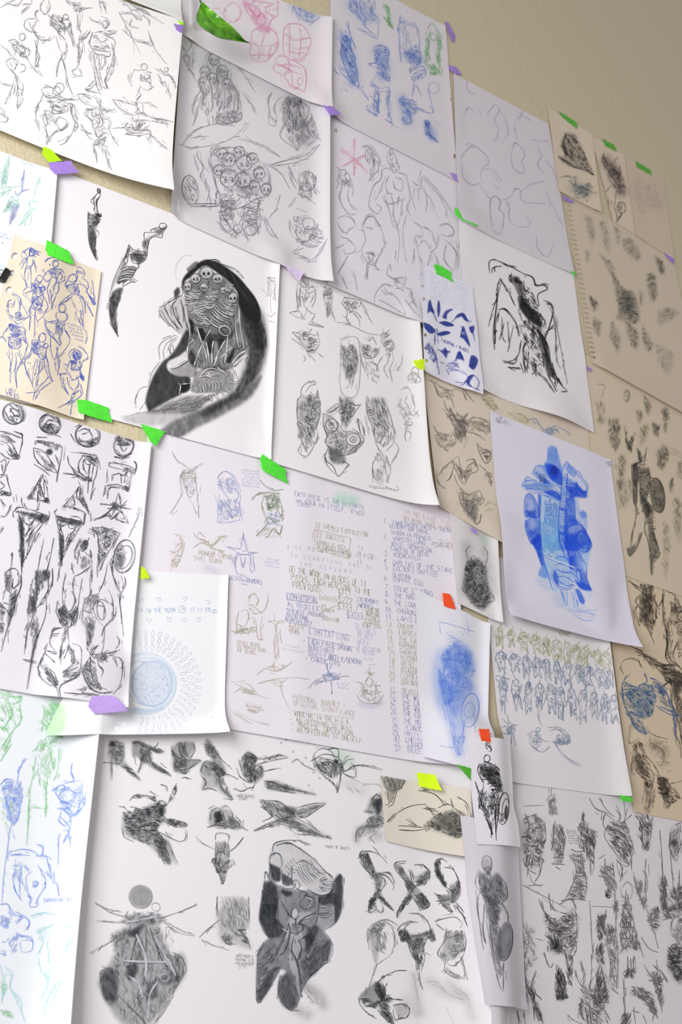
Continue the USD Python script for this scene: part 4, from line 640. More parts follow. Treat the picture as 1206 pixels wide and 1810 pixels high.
S('350 1240 470 1210 400 1380 400 1640 320 1450', 70, .85, 14, 95, 12); S('540 840 690 830 640 910', 30, .85, 9, 10); S('420 1080 560 1080 400 1150', 30, .8, 9, 60)
# ---- ballpoint dancers
CUR.x = .55; G = dancers; BP = rgb(26, 56, 168); D = dict(d=.82, w=.85); o(0, 420, 6)
fig(G, 'dancer_sketch', BP); L('315 110 350 110 400 160 415 185/310 120 330 150 380 170 410 185/240 150 300 120 320 130/240 150 225 190 250 230 290 215 320 180/250 140 280 190/320 140 310 180 330 190 360 170 340 140/380 210 340 190/300 200 260 260 220 335/350 240 370 310 380 365/280 310 300 300 330 310 320 330 290 320 280 310/275 320 260 400 265 450 280 490 285 530/320 310 330 420 330 540/265 450 290 520/290 220 280 300/340 210 345 260 330 310/230 240 240 270', **D); S('310 110 400 160 380 180 320 150', 26, .9, 7)
fig(G, 'dancer_sketch', BP); C(590, 280, 32, 35, d=.8); L('480 260 520 220 580 210 620 230/560 250 620 250/515 280 540 300/520 340 560 320 600 330 650 340 680 380/530 340 500 370 470 400 460 430 500 470 520 460/680 400 690 440 650 470 620 480/510 360 560 370 610 360/540 380 560 420 600 430 640 380/550 400 520 500 500 550 520 620 530 700/600 420 590 500 560 560/630 480 620 560 590 590 560 560 580 540/540 560 545 680 550 770/600 590 570 680 550 760/520 540 540 600/640 360 660 420 640 450/460 330 470 370 500 390/580 410 600 480 630 500', **D); S('510 340 660 340 650 400 540 390', 34, .85, 8)
fig(G, 'dancer_sketch', BP); C(770, 430, 45, 40, d=.8); L('820 320 850 315 890 350 900 400 870 430/820 320 810 380 830 400/815 350 880 360/810 370 890 380/720 440 760 390 820 400 800 470 740 500 690 510 720 440/690 510 720 560 780 600 820 600/740 500 830 490 900 520 930 560/870 430 930 470 940 530 920 570 980 660 1010 720/970 450 990 560 1000 680 960 650/900 560 960 640 1005 715/760 600 700 640 620 715/770 610 700 670 625 710/820 600 880 640 940 740 990 840/900 680 960 780 985 835/755 630 780 720 830 780/870 640 900 720 900 800/830 620 870 700 880 780 840 790/850 760 860 860 880 950/810 780 820 850 870 940/890 780 880 860 890 960/880 960 920 1010/920 1020 910 1110 900 1130', **D); S('700 510 830 490 850 600 780 600', 60, .9, 9); S('960 640 1000 650 1005 715 985 700', 26, .95, 7)
fig(G, 'dancer_sketch', BP); C(415, 440, 30, 38, d=.8); L('380 430 370 480 400 500 440 490/330 490 360 480 370 520 350 570 330 540 330 490/440 500 480 530 470 570 440 570/390 500 430 560 450 600 400 630 370 600 360 550/330 500 350 580 350 660 340 720/240 570 260 540 310 530/240 570 250 610 300 650 330 690/260 590 300 580 340 570/450 590 480 650 510 720 500 760 450 800 400 800/390 690 430 690 440 730 400 750 390 690/350 680 310 760 320 850 310 980/380 750 370 850 370 940 360 1060/500 760 440 850 390 890/340 740 380 760/460 620 450 700/410 760 420 800/300 760 330 860', **D); S('330 490 480 530 450 600 350 600', 50, .85, 8); S('330 640 440 620 440 780 350 760', 60, .88, 9)
fig(G, 'horned_dancer_sketch', BP); L('125 600 140 590 190 620 215 660 210 720 200 790/130 610 170 620 195 670 200 720/125 660 90 680 75 740/120 740 160 660/70 770 120 830 150 850/80 700 90 790/160 800 200 790 230 830 210 860 160 850 160 800/150 850 180 880 240 870 300 845 320 860/220 680 260 760 310 850/150 880 180 920/110 820 130 880', **D); S('160 800 220 800 220 860 160 850', 30, .85, 7); o(0, 560, 6)
L('100 80 130 70 150 100 130 140 100 120 100 80/130 80 200 100 240 110/100 100 60 150 30 200 70 270/100 180 160 200 220 190/110 210 200 200/230 100 260 140 260 200 280 270 300 320/240 150 250 230 290 310 250 440/100 220 90 290 120 330 180 340 220 310 210 250 150 220/140 250 200 260/90 330 95 420 110 500 105 700/110 340 130 430 100 580 130 590/200 340 210 430 240 480 190 530 170 620 175 755/160 380 170 460 155 600 165 700/280 330 250 430 200 530', **D); S('100 80 220 110 230 200 120 210', 70, .92, 9); S('90 220 220 220 220 320 100 330', 50, .8, 9)
fig(G, 'dancer_sketch', BP); C(450, 220, 38, 48, d=.85); C(488, 308, 28, 28, d=.85); L('430 180 460 170 490 190/410 200 420 260 450 270/340 250 380 250 400 290 370 330 340 340 340 250/400 280 440 320 480 290/380 320 400 400 430 450 470 440 490 330/360 360 380 400 450 390/340 340 320 400 260 440 290 490 320 490/330 370 310 430 270 450/490 400 510 480 520 560 550 680/470 450 480 550 520 650 560 690/500 640 540 640 565 690/260 470 280 580 340 720 370 790/250 490 300 620 350 730/380 440 350 600 345 740/450 450 440 560 390 640 380 760/370 610 400 600 410 640 390 750/270 810 350 800 420 780 540 690/380 780 480 680 510 640/370 790 350 880/420 790 370 870/400 450 390 550/420 460 400 600', **D); S('340 250 400 280 380 400 340 360', 50, .92, 8); S('380 300 490 320 470 440 400 420', 30, .75, 9)
fig(G, 'dancer_sketch', BP); o(0, 420, 6); C(660, 750, 38, 42, d=.8); L('600 800 640 790 700 810 710 860 680 890 620 880 595 840 600 800/470 860 480 900 540 890 600 880 620 860/475 870 560 910 620 890/620 880 600 930 590 1000/690 890 680 960 720 1030 750 1080/480 900 510 990 550 1050 620 1110/590 960 630 1040 640 1130/670 990 630 1060 650 1130 620 1140/600 900 640 900', **D); o(0, 560, 6); L('475 60 500 130 560 190/600 150 560 200 620 290 640 310/540 200 540 340 560 430 590 460/690 150 740 250 700 330 630 410 570 460/600 320 610 420 620 520/630 410 620 560 610 620/580 480 600 580', **D); S('590 90 640 60 690 80 640 160 590 200', 40, .85, 9)
fig(G, 'dancer_sketch', BP); C(815, 410, 45, 50, d=.85); L('820 310 890 350 930 410 920 440 860 480/720 400 760 350 800 340/720 400 750 440/940 440 880 480/770 390 830 450 860 420/750 460 760 540 820 570 870 520/670 510 700 500 720 540 700 570/680 530 720 580/740 460 720 520/870 490 850 560 880 640 880 690/720 580 760 650 800 660 850 630/620 600 680 600 720 590/640 610 720 610/640 600 650 690 680 760 730 830/670 640 680 720 720 820/710 640 720 720 770 780/820 650 830 720 760 830/850 720 880 820/760 830 840 770/610 960 700 920 780 890 870 830/700 930 800 830/850 780 870 830/760 840 760 920 750 1040', **D); S('760 460 870 480 840 570 760 560', 60, .92, 8); S('780 380 850 380 850 460 790 450', 40, .85, 8); S('840 540 880 640 880 690 850 600', 34, .92, 8)
fig(G, 'handwriting', BP); [Zz(715 + i * 14, 80 + i * 38, 150 - i * 8, .28, 24, .85, .9) for i in range(5)]; Wr('LOST', 62, 800, 44, .12, .85, .9, 110); Wr('FOLKS.', 70, 848, 44, .14, .85, .9, 160)
# ---- charcoal shapes, spheres above dripping pods
CUR.x = .8; G = shapes; CH = rgb(30, 30, 34); D = dict(d=.78, w=1.25); o(0, 700, 4.007)
def ball(x, y, rx, ry, cres):
    fig(G, 'sphere_sketch', CH); C(x, y, rx, ry, 20, .8, 1.3, 3, 1.3); C(x, y, rx * .93, ry * .9, 40, .6, 1.0, 2, 1.2); S(cres, 60, .85, 10, None, 30, 1.2)
ball(95, 128, 80, 74, '60 150 170 120 165 180 100 190'); L('60 70 130 110 70 90 100 140 140 130 60 60/30 100 60 160 120 200/100 60 150 100 160 150', .9, 1.5); C(118, 168, 14, 14, light=1, col=rgb(230, 228, 232), w=2.4)
ball(352, 195, 78, 70, '300 200 420 230 400 265 340 260'); L('290 190 330 140 400 160 425 210/310 210 350 170 410 190/330 230 360 200 420 225/340 250 430 295/280 180 300 240 350 265', .85, 1.4)
ball(620, 280, 88, 82, '600 330 700 290 700 330 640 360 570 330'); L('500 270 540 330 620 360/550 250 600 230 640 260 650 300 600 320 560 300/580 270 620 260/560 290 570 320 640 330/530 220 600 200 690 240', .8, 1.4)
ball(876, 350, 70, 82, '820 280 930 290 940 360 900 330 830 320'); L('810 300 860 270 930 310/830 340 860 350 920 340/820 380 880 430 940 390/810 430 870 440 920 430/850 340 870 390 900 370', .85, 1.5); F('830 320 900 330 920 350 850 350', .6, 3)
fig(G, 'square_sketch', CH); L('0 250 60 260 120 290 155 300/100 250 150 270 160 310 150 360 130 440/0 280 60 300 100 370 140 440/0 320 50 340 90 400/40 280 110 330/0 400 50 440 130 445/60 370 100 430 130 440', **D); S('60 370 140 430 130 450 80 430', 40, .85); S('0 270 60 290 100 340 20 310', 30, .6)
fig(G, 'square_sketch', CH); L('250 320 300 320 440 360/255 290 330 290/440 360 430 450 410 550 400 610/250 320 250 350/235 370 300 390 350 450 410 555/235 370 250 440 320 510 410 550/250 390 300 450 340 480/240 480 300 520 350 560/390 420 410 480/270 320 370 360', **D); F(el(350, 396, 24, 22), .85, 1.2); S('250 310 440 350 400 380 300 340', 40, .6); S('300 430 400 530 330 500', 30, .75)
fig(G, 'square_sketch', CH); L('480 420 490 480 540 550 600 580/500 400 600 410 680 430 690 480 680 560 660 610/445 550 520 560 650 600/590 420 555 480 560 540 600 570/600 440 590 500 620 560/640 480 630 560 620 690/660 610 640 740/580 420 640 430 680 450/660 490 650 580', **D); C(625, 465, 22, 22, d=.7); S('600 430 690 450 680 500 640 470', 40, .7); S('530 550 660 590 650 610 560 590', 40, .85)
fig(G, 'square_sketch', CH); L('770 470 900 490 960 520/780 470 775 500/945 460 965 490 950 560/770 500 850 520 930 530/760 520 755 620/740 640 830 630 910 660/730 710 745 640/760 730 775 650 850 650/935 540 920 600 905 680/800 550 795 600/800 560 850 550 860 620/890 540 880 620/850 560 900 560', **D); S('870 510 955 520 950 550 880 545', 34, .75); S('860 640 910 650 905 675 870 665', 30, .85)
fig(G, 'square_sketch', CH); L('0 470 40 450 30 540 0 560/10 480 20 540/0 580 40 560 60 620 80 700/0 600 30 640 0 660/0 690 80 705/90 710 100 750/0 730 40 780/0 850 40 850 80 770/0 970 30 930', **D); S('0 670 70 690 80 705 0 695', 26, .8)
fig(G, 'triangle_sketch', CH); L('295 555 250 640 190 720/300 560 330 640 350 765/190 720 270 735 345 750/190 715 210 740/290 580 270 660 265 755/260 640 230 700/310 600 310 700/240 660 220 720/280 600 300 680 320 740/265 760 262 810', **D); S('190 710 240 680 230 730', 26, .75); S('270 650 290 590 300 720 270 730', 26, .7); S('320 720 345 740 345 760 310 745', 20, .8)
fig(G, 'triangle_sketch', CH); L('560 640 520 700 450 785/555 600 580 660 600 740 630 840/445 785 520 790 600 830/440 780 470 795/560 640 540 700 590 780/520 700 530 770 500 760/570 650 560 740/640 830 640 890/600 830 590 920', **D); S('560 640 600 740 630 830 570 740', 40, .8); S('460 780 600 820 540 800', 30, .75)
fig(G, 'triangle_sketch', CH); L('835 690 815 760 760 830 700 870/840 690 855 770/710 765 820 780 930 805/850 800 880 850 910 910/700 870 760 850 820 870 880 900/780 760 870 830/760 800 850 780 900 740/760 830 790 870 830 830/820 800 790 850/840 820 820 870 900 900/660 880 720 860', **D); S('800 760 850 760 850 800 800 800', 26, .85)
fig(G, 'dripping_triangle_sketch', CH); L('90 820 150 790 340 850/150 720 155 770 190 810/345 815 350 850 300 910/90 820 90 860/130 830 150 900 150 970 155 1100 160 1200/300 910 250 980 215 1080 160 1180/160 840 180 900 210 930 180 1000/200 870 240 870 210 920/280 900 230 960 200 1050 220 1080/190 1030 230 950/280 970 240 1040', **D); F('100 815 340 850 300 905 270 880 180 840', .6, 2); F('130 840 165 900 170 1150 150 1190 140 1000', .65, 2); S('100 810 340 850 290 900 150 840', 60, .75); S('130 850 170 900 165 1180 145 1100', 60, .8, 10, 85); F('200 870 240 930 210 1080 190 1040 220 950', .3, 3); o(0, 950, 4.007); L('145 60 155 260', .8, 1.4); S('140 80 165 100 155 260 148 200', 30, .8, 10, 85); o(0, 700, 4.007)
fig(G, 'dripping_triangle_sketch', CH); L('390 850 470 870 580 890/400 800 385 830 410 860/500 850 560 860 575 900/395 850 420 960 440 1020 430 1100 440 1206/570 900 540 980 500 1040 440 1160/430 930 490 900/420 900 450 1000/500 970 470 1060/540 930 480 1010', **D); C(508, 918, 24, 20, d=.8); F('395 850 580 890 560 920 440 890', .55, 2); F('415 960 450 1010 450 1100 430 1180', .6, 2); S('395 850 580 890 550 930 430 890', 50, .75); S('540 930 480 1060 440 1170 470 1060', 40, .8); S('415 940 450 1010 450 1120 430 1180', 40, .8, 9, 85); o(0, 950, 4.007); L('430 180 405 310', .75, 1.2); S('415 60 440 120 430 210 415 200', 26, .8)
o(0, 700, 4.007); fig(G, 'dripping_triangle_sketch', CH); L('650 930 760 940 850 970/655 930 690 990 700 1080 700 1206/850 970 790 1070 740 1160 700 1240/720 920 760 960 800 930/700 980 760 950 830 990/660 950 710 970/760 940 740 1040 760 1080/630 940 700 980', **D); S('660 930 840 970 780 1040 700 990', 60, .75); S('700 1000 790 1040 740 1150 700 1180', 70, .88, 8); o(0, 950, 4.007); L('700 120 690 280', .8, 1.4); S('695 100 740 120 705 220', 26, .85)
fig(G, 'pod_sketch', CH); o(0, 700, 4.007); L('1000 790 960 890 910 1000', .45, 1.0); o(0, 950, 4.007); C(875, 135, 72, 118, 12, .75, 1.3, 3, 1.6); C(880, 140, 50, 85, 20, .6, 1.1, 2, 1.5); S('810 80 860 40 900 120 860 230 820 200', 90, .75, 11, 70); F('830 120 880 140 860 220 830 190', .35, 4); L('800 130 780 180 800 270 830 360 855 390/880 280 885 330 860 390/855 380 845 440 860 560 875 700/860 400 850 460/790 150 800 250', **D)
fig(G, 'pod_sketch', CH); L('630 0 600 60 560 100 545 190/570 10 530 100 540 160/600 100 650 160 640 200 580 250 525 275/505 180 520 260/525 280 515 340 520 400/620 60 590 100/640 90 650 150', **D); S('590 10 630 40 590 110 570 70', 40, .75); S('590 130 640 170 590 230 560 220', 40, .6); L('432 320 560 345', .3, .8)
fig(G, 'dripping_pod_sketch', CH); L('90 110 75 230 50 330 20 440/50 240 100 220 130 250 130 320 90 360 90 290/45 240 45 360 90 400/150 260 150 340 110 450 80 560 40 690 10 810/100 350 110 420 100 560/0 470 50 520 70 560/20 460 80 480', **D); S('40 250 80 240 80 380 40 380', 50, .7); S('80 400 130 360 80 580 60 560', 50, .8, 10, 100); F('70 400 110 420 70 620 50 600', .4, 3); S('0 460 30 520 20 680 0 680', 50, .85)
fig(G, 'dripping_pod_sketch', CH); L('310 10 290 110 270 230 260 300/380 0 350 150 320 280/250 230 260 340 300 310 350 240/370 220 370 310 330 430 260 500/230 290 210 420 200 540/205 400 240 500 210 620 180 700/330 440 320 560 260 720 230 830 190 1075/270 340 260 440 240 510/340 250 340 370 280 470/190 500 200 620 170 830/160 865 260 880', **D); F('250 240 350 240 340 300 280 330 260 430 240 520 200 540 210 420 250 400', .5, 3); S('250 230 360 230 330 330 270 380 250 520 205 520 215 400 260 330', 120, .75, 11, 95); S('250 520 270 620 270 700 240 780 210 620', 60, .8, 14, 100); F('255 690 265 720 215 960 195 1060 225 820', .5, 3)
fig(G, 'dripping_pod_sketch', CH); L('465 250 450 340 440 450 450 520/585 290 560 420 550 490 500 620/455 440 460 480 490 530 520 490 530 430 510 380/410 450 400 530 440 630/550 490 530 590 480 640/470 590 460 700 440 750 430 900/480 590 480 690 490 750/440 350 460 400', **D); S('400 520 450 480 490 540 550 480 520 600 470 600 440 640', 110, .85, 10, 80); F('410 520 450 490 490 540 545 490 520 590 470 580 445 630', .4, 3); S('460 600 480 600 470 690 450 740', 30, .9, 10, 95)
fig(G, 'dripping_pod_sketch', CH); L('650 200 640 300 640 400 600 440/760 190 730 320 700 390/600 430 580 580 610 640 640 730 620 770/640 400 700 420 660 500 690 580 740 640/770 370 800 450 800 570 740 640 720 700/700 480 740 500 730 580/680 470 720 440 790 480/740 640 730 780 715 820/810 570 750 620/620 770 610 740', .66, 1.2); S('600 430 700 400 690 460 640 540 600 520', 90, .6, 12); S('600 540 680 560 640 760 620 770', 70, .7, 12, 85); C(717, 520, 30, 65, -8, .6); F('610 620 660 620 640 760 620 770', .35, 4)
fig(G, 'seed_head_sketch', CH); L('420 680 360 690 350 740 380 800 400 820/440 640 380 660 360 720/300 840 270 920 290 990 350 1040 400 1060 420 1130/330 750 320 800 290 900 340 960 400 1020/320 820 390 890/330 800 400 830/480 750 510 800 530 880 450 950/510 750 570 780 570 900 540 990 430 1050 430 1130/490 760 450 860/440 960 530 930/440 990 550 970/330 920 380 960 410 1030/430 760 430 900/350 970 400 1040', **D); S('310 880 360 960 410 1020 400 1060 330 990', 80, .8, 12, 50); S('470 770 520 800 560 900 520 930 500 830', 70, .75, 10); S('450 940 550 920 540 990 440 1040', 50, .7, 12, -25)
fig(G, 'seed_head_sketch', CH); L('640 830 740 820 850 795/640 840 590 930 600 1000 650 1070 720 1100 800 1085/700 760 650 800 640 840/830 700 850 740 820 790/640 850 640 950 680 1040 760 1080/620 870 600 950 630 1030/800 840 850 860 870 920 850 1040 800 1110/690 840 700 900 730 940 720 980/750 850 760 880/800 850 830 910/610 780 640 830/660 960 700 1050/450 1100 560 1110 700 1115/540 1080 610 1070 580 1100 640 1110', **D); S('590 900 660 860 680 980 730 1080 650 1060 600 990', 120, .75, 13, 60); S('640 830 850 795 760 850 670 860', 50, .7, 11, -10); S('700 840 760 850 720 890', 24, .8)
# ---- hooded blue knight
CUR.x = .25; G = blueknight; B1, B2, B3, B4 = rgb(26, 78, 226), rgb(66, 126, 238), rgb(158, 196, 246), rgb(120, 194, 240); o(895, 770, 6); fig(G, 'hooded_knight_drawing', B1, 'shaded blue drawing of a hooded knight with a great sword')
def K(s, d, c=B2, soft=1.3, tex=.25): F(s, d, soft, tex, c)
K('350 620 400 300 580 300 760 400 870 560 850 660 740 700 770 950 860 1060 900 1150 860 1400 850 1500 620 1500 400 1500 380 1206 200 1000 190 700 240 620', .22, B3, 5)
K('440 130 480 105 530 125 555 190 580 300 600 400 580 520 510 470 440 420 400 310 430 260', .6, B2, 2, .3); H('440 120 530 110 560 200 575 300 430 260', 88, 4, .6, 1.2, B2, 0, .2); K('410 300 480 300 560 350 595 420 590 530 480 470 430 390', .75, B1, 1.2); K(el(500, 390, 56, 84, -18), .97, B1, 1.5, .1); K(el(510, 370, 40, 50, -18), .6, rgb(10, 30, 150), 2, .1)
K('270 410 320 320 390 320 430 420 500 500 430 510 340 470', .28, B2, 2); L('330 320 400 330 450 430 560 500/350 315 420 340 470 440 570 480/380 320 440 420 520 500/270 410 310 330 340 320/300 380 340 390/290 410 330 400', .75, 1.2, 2, .5, 0, B2); S('320 400 400 420 430 500 350 480', 50, .6, 14, 60, 15, 1.1, col=B2); K('390 440 470 500 400 510', .7, B1)
K('160 540 200 480 340 500 520 510 500 570 380 600 280 600', .28, B2, 1.5, .5); L('160 540 200 480 260 470 350 500 500 520/165 545 250 600 350 610 500 570/190 530 300 520 480 540/210 560 330 570 450 560/190 460 240 450 300 470 340 490/200 470 240 480/250 520 330 550/500 520 540 520 600 580 640 640/510 550 570 600 620 640/520 520 580 570/530 590 590 640', .75, 1.1, 2, .5, 0, B2); S('180 530 340 510 500 540 400 600 260 590', 60, .5, 14, 10, 15, 1, col=B2); K('390 600 500 580 580 640 570 690 470 640', .85, B1)
K('600 330 640 280 680 330 740 390 720 420 650 370', .35, B2, 1.2); L('600 340 640 275 670 310 740 380 730 430 690 410 640 360/650 310 720 400/640 340 700 420/740 390 820 460 870 540 850 600/760 430 850 540 840 590 800 580 750 500/600 340 600 380', .8, 1.3, 2, .5, 0, B2); K('740 480 800 570 860 590 850 620 780 600 730 530', .8, B1); K('640 440 720 480 740 540 690 560 640 520', .5, B2, 1.5, .6); K('640 550 740 550 850 610 850 660 720 650 650 640', .72, B1, 1.5, .4); K(el(690, 590, 26, 24), .8, B1, 1.2); S('640 450 760 520 830 620 700 650 640 560', 60, .75, 12, 40, 30, 1.1)
K('195 700 220 630 270 625 310 700 335 800 330 860 210 860 195 790', .5, B1, 2, .7); K('225 690 270 670 300 760 250 790', .5, rgb(226, 224, 242), 3, .3); K('205 900 270 870 330 880 355 1000 360 1100 290 1150 230 1060 205 980', .62, B1, 2, .6); K('230 900 300 880 320 960 260 1010', .45, rgb(220, 222, 242), 4, .4); K('270 1120 360 1080 370 1206 320 1206', .85, B1); L('190 720 200 800 210 860 330 865 340 800 310 690 260 620 210 640 190 720/205 900 205 980 240 1090 280 1150 360 1090/210 870 270 860 340 880', .85, 1.3, 2, .4); S('200 800 330 800 330 860 210 850', 50, .85, 9, 90, 20, 1.1); S('220 990 350 980 360 1100 280 1140', 60, .8, 12, 50, 25, 1.1); K('340 620 370 650 355 1000 340 820', .7, B1, 1.5)
K('370 615 560 690 550 1000 570 1206 370 1206 355 900', .30, B4, 1.2, .7); K('430 720 520 730 530 900 480 960 420 880', .3, B2, 4, .9); K('380 1050 560 1050 570 1206 380 1206', .45, B4, 6, .5); S('420 700 540 720 530 980 410 950', 90, .45, 8, None, 35, 1.3, col=B2); S('370 980 560 980 570 1206 380 1206', 80, .45, 8, None, 35, 1.3, col=B2); L('370 615 560 690/370 615 355 900 370 1206/560 690 550 1000 575 1206/420 680 410 880 430 950/540 720 530 900', .8, 1.2, 2, .4, 0, B2); C(465, 690, 7, d=.8)
K('590 430 650 400 640 620 630 800 610 1000 625 1206 560 1206 550 1000 570 760 580 600', .34, B2, 1.2, .3); L('590 420 585 560 570 760 555 1000 570 1206/650 400 640 620 630 800 612 1000 630 1206', .85, 1.3, 2, .4); [L(f'{575 - (y > 700) * 10} {y} {605} {y + 18} {638 - (y > 780) * 14} {y + 10}', .6, 1.0, 1, .4, 0, B2) for y in range(430, 1200, 32)]; K('560 760 620 780 620 800 560 780', .8, B1); K('555 1010 610 1030 610 1060 555 1040', .85, B1)
K('640 660 720 650 740 860 760 940 700 950 630 950 620 850', .78, B1, 1.5, .4); S('640 700 700 700 720 850 660 830', 30, .7, 16, 55, 8, 1.2, 0, 1, B3); K('720 660 760 680 790 800 850 830 860 1000 780 950 750 850', .3, B2, 2, .5); K('770 820 820 790 860 850 810 880', .6, B2); K('610 950 660 960 640 1206 620 1206', .85, B1)
K('650 1000 700 950 800 950 850 1030 900 1130 880 1206 640 1206', .66, B1, 2, .5); K('655 1000 700 952 790 950 800 1000 720 1040 660 1050', .72, rgb(226, 224, 242), 4, .2); K(el(815, 1105, 52, 88, -14), .35, rgb(214, 218, 242), 2, .5); C(815, 1105, 60, 96, -14, .9, 1.7, 2, .6); L('650 1000 660 970 720 945 800 950 850 1030 900 1140/760 1130 830 1206', .85, 1.3); S('650 1060 740 1060 760 1206 640 1206', 70, .8, 10, None, 30, 1.2); S('780 1040 850 1080 850 1170 790 1150', 40, .6, 9)
o(895, 920, 6)
K('260 220 355 140 375 300 400 470 370 470 320 330', .86, B1, 1.5); K('340 560 370 490 420 480 440 610 350 590', .6, B2, 2); K('300 600 440 600 480 740 420 740 320 660', .2, B3, 4); H('300 600 440 610 470 740 340 690', 10, 3.5, .35, .9, B3)
K('360 0 550 0 570 300 660 420 680 600 560 740 490 740 420 560 390 380', .40, B4, 1.5, .6); S('370 30 550 30 570 300 420 480', 100, .45, 9, None, 35, 1.3, col=B2); L('360 0 375 250 400 440 450 600 490 740/560 0 560 200 600 330', .8, 1.2, 2, .4, 0, B2); K('550 100 610 110 640 280 660 440 620 380 570 260', .4, B2, 1.5, .5); L('555 110 570 250 620 370 660 440/610 110 635 250 660 380', .85, 1.2, 2, .4)
K('620 0 760 0 900 220 880 330 800 380 850 600 900 740 790 720 700 600 660 420 630 240', .62, B1, 2.5, .5); K('760 320 880 320 860 480 800 540 760 420', .6, B3, 4, .3); K('770 300 890 250 880 330 800 330', .5, B3, 2, .2); K('650 0 720 50 800 40 760 130 660 120', .25, rgb(220, 222, 242), 5); K('690 370 760 400 730 400 690 520 660 400', .85, B1); L('760 290 800 330 860 325 900 240/760 330 800 400 850 480 850 600 900 740/720 420 750 500', .7, 1.3); K('740 650 830 660 910 740 790 725', .8, B1); S('640 100 740 200 740 380 660 340', 60, .85, 11, 60, 30, 1.1)
K('510 370 560 340 620 360 660 440 600 440 520 420', .8, B3, 1.2, .2); K('490 500 560 460 660 500 740 560 740 620 700 700 640 720 560 680 500 580', .75, rgb(190, 210, 244), 1.2, .2); K('510 520 540 560 560 660 540 700 500 600', .7, B1)
for s in ('520 400 560 380 640 400 660 430', '520 520 600 550 700 560 740 600', '540 600 620 600 720 660', '510 480 560 460 640 480 700 520', '560 650 640 690 720 680'): L(s, .8, 1.4, 2, .4)
for i in range(6): L(f'{530 + i*24} {385 + i*6} {532 + i*24} {415 + i*7}/{530 + i*30} {490 + i*9} {535 + i*30} {530 + i*10}/{560 + i*26} {610 + i*9} {562 + i*26} {650 + i*9}/{550 + i*26} {560 + i*6} {556 + i*26} {595 + i*7}', .5, .9, 1, .3)
bl = rgb(222, 226, 244); L('410 380 520 425 720 500', .85, 4.2, 1, .2, 0, B1, 0); L('410 380 520 425 720 500', .95, 2.4, 1, .2, 1, bl, 0); L('490 500 485 600 540 690 640 730 730 690', .85, 3.6, 1, .2, 0, B1, 0); L('490 500 485 600 540 690 640 730 730 690', .9, 2.0, 1, .2, 1, bl, 0); K('735 500 765 500 790 640 760 650 740 600', .8, rgb(180, 204, 244), 1); C(765, 575, 22, 70, -10, .8, 1.2); C(775, 530, 20, 10, d=.8)
K('490 740 600 760 640 920 500 900', .25, B3, 5); K('580 720 720 720 830 880 760 960 640 930', .22, B3, 4, .5); K('730 720 780 740 835 850 820 885 780 860', .72, B1, 1.5); L('600 760 630 900/640 760 650 900/690 750 730 930/720 740 760 930/580 720 610 860', .5, 1.6, 2, .6, 0, B2); K('780 730 920 740 880 860 840 860', .15, B3, 4); L('660 970 780 980 940 1000 860 1020 700 990/800 880 880 940 970 950 960 910/700 1000 840 1060 930 1050 940 1010/640 940 760 960 900 970/760 930 860 960 940 1000', .4, .9, 2, .6, 0, B2); H('500 800 620 800 660 960 520 920', 20, 4, .22, .9, B3)
# ---- horned devils with round eyes
CUR.x = .6; G = devils; D = dict(d=.55, w=.85); o(300, 380, 2.871); PD = rgb(52, 54, 54)
def eye(x, y, r, a=20):
    F(el(x, y, r, r * .85, a), .8, 1.2, .1, rgb(232, 229, 226)); C(x, y, r, r * .85, a, .75, 1.0, 2, .4); C(x, y, r * .45, r * .4, a, .7, .9, 2, .3); C(x, y, r * .14, d=.9, w=1.0)
fig(G, 'horned_standing_sketch', PD); L('670 310 680 340 700 360 705 325/650 345 690 370 735 365/650 350 645 420 655 480/665 360 660 430 665 470/690 390 710 400 740 380/735 370 740 420 720 470/690 400 680 460 700 470/690 470 695 490 680 520/640 480 660 490 680 520 690 530/700 480 720 500 740 500 720 540/605 500 620 490 660 490/610 495 640 515 690 530/720 540 780 570 740 560 700 550/690 340 690 370/700 410 690 440', **D); S('660 350 735 360 720 420 690 440 660 420', 40, .5, 9); S('645 400 665 400 665 475 650 470', 22, .6, 8, 85)
fig(G, 'horned_standing_sketch', PD); L('785 360 800 380 820 370/790 380 780 420 800 460 795 500 800 525/810 380 825 420 815 470 805 520/820 480 840 540/785 375 800 400 820 390', **D); S('785 365 820 375 825 420 800 450 780 410', 50, .65, 9); S('790 450 815 450 805 515 798 515', 30, .6, 9, 85)
fig(G, 'armoured_standing_sketch', PD); L('875 440 890 420 940 430 970 440 960 470/870 440 900 490 890 520 880 510/895 470 920 490 950 480/900 500 900 540 920 560/930 500 960 530 965 570/910 500 930 490 955 500 975 530/970 440 1000 490/985 480 1030 550/850 545 900 550 940 570 1000 600 1060 610/890 420 920 460', **D); S('880 430 960 440 950 480 900 490', 44, .6, 9)
fig(G, 'horned_mask_sketch', PD); L('622 590 650 600 680 605/620 595 660 640 700 690 740 700/720 575 710 600 730 610 745 605/745 590 755 620 760 650 740 690/680 710 690 730 680 740/640 640 670 660 700 660/750 700 780 720/700 700 740 740/680 605 700 610 720 605/620 625 660 660', **D); eye(687, 605, 15); eye(715, 632, 13); S('640 610 760 610 740 700 690 690', 70, .55, 10); F('690 660 740 660 730 700 700 695', .2, 4)
fig(G, 'horned_body_sketch', PD); F('870 660 890 670 940 670 955 720 945 800 900 830 880 760', .3, 4, .5); S('875 670 940 660 955 720 945 800 920 860 895 830 875 740', 110, .72, 10, 80, 30); L('905 640 915 670 940 655/890 680 880 740 900 800 910 860 895 880/940 680 955 740 940 800 930 860 920 880/870 630 960 640 955 900 870 890 870 630', .4, .8); C(900, 700, 12, 12, d=.7)
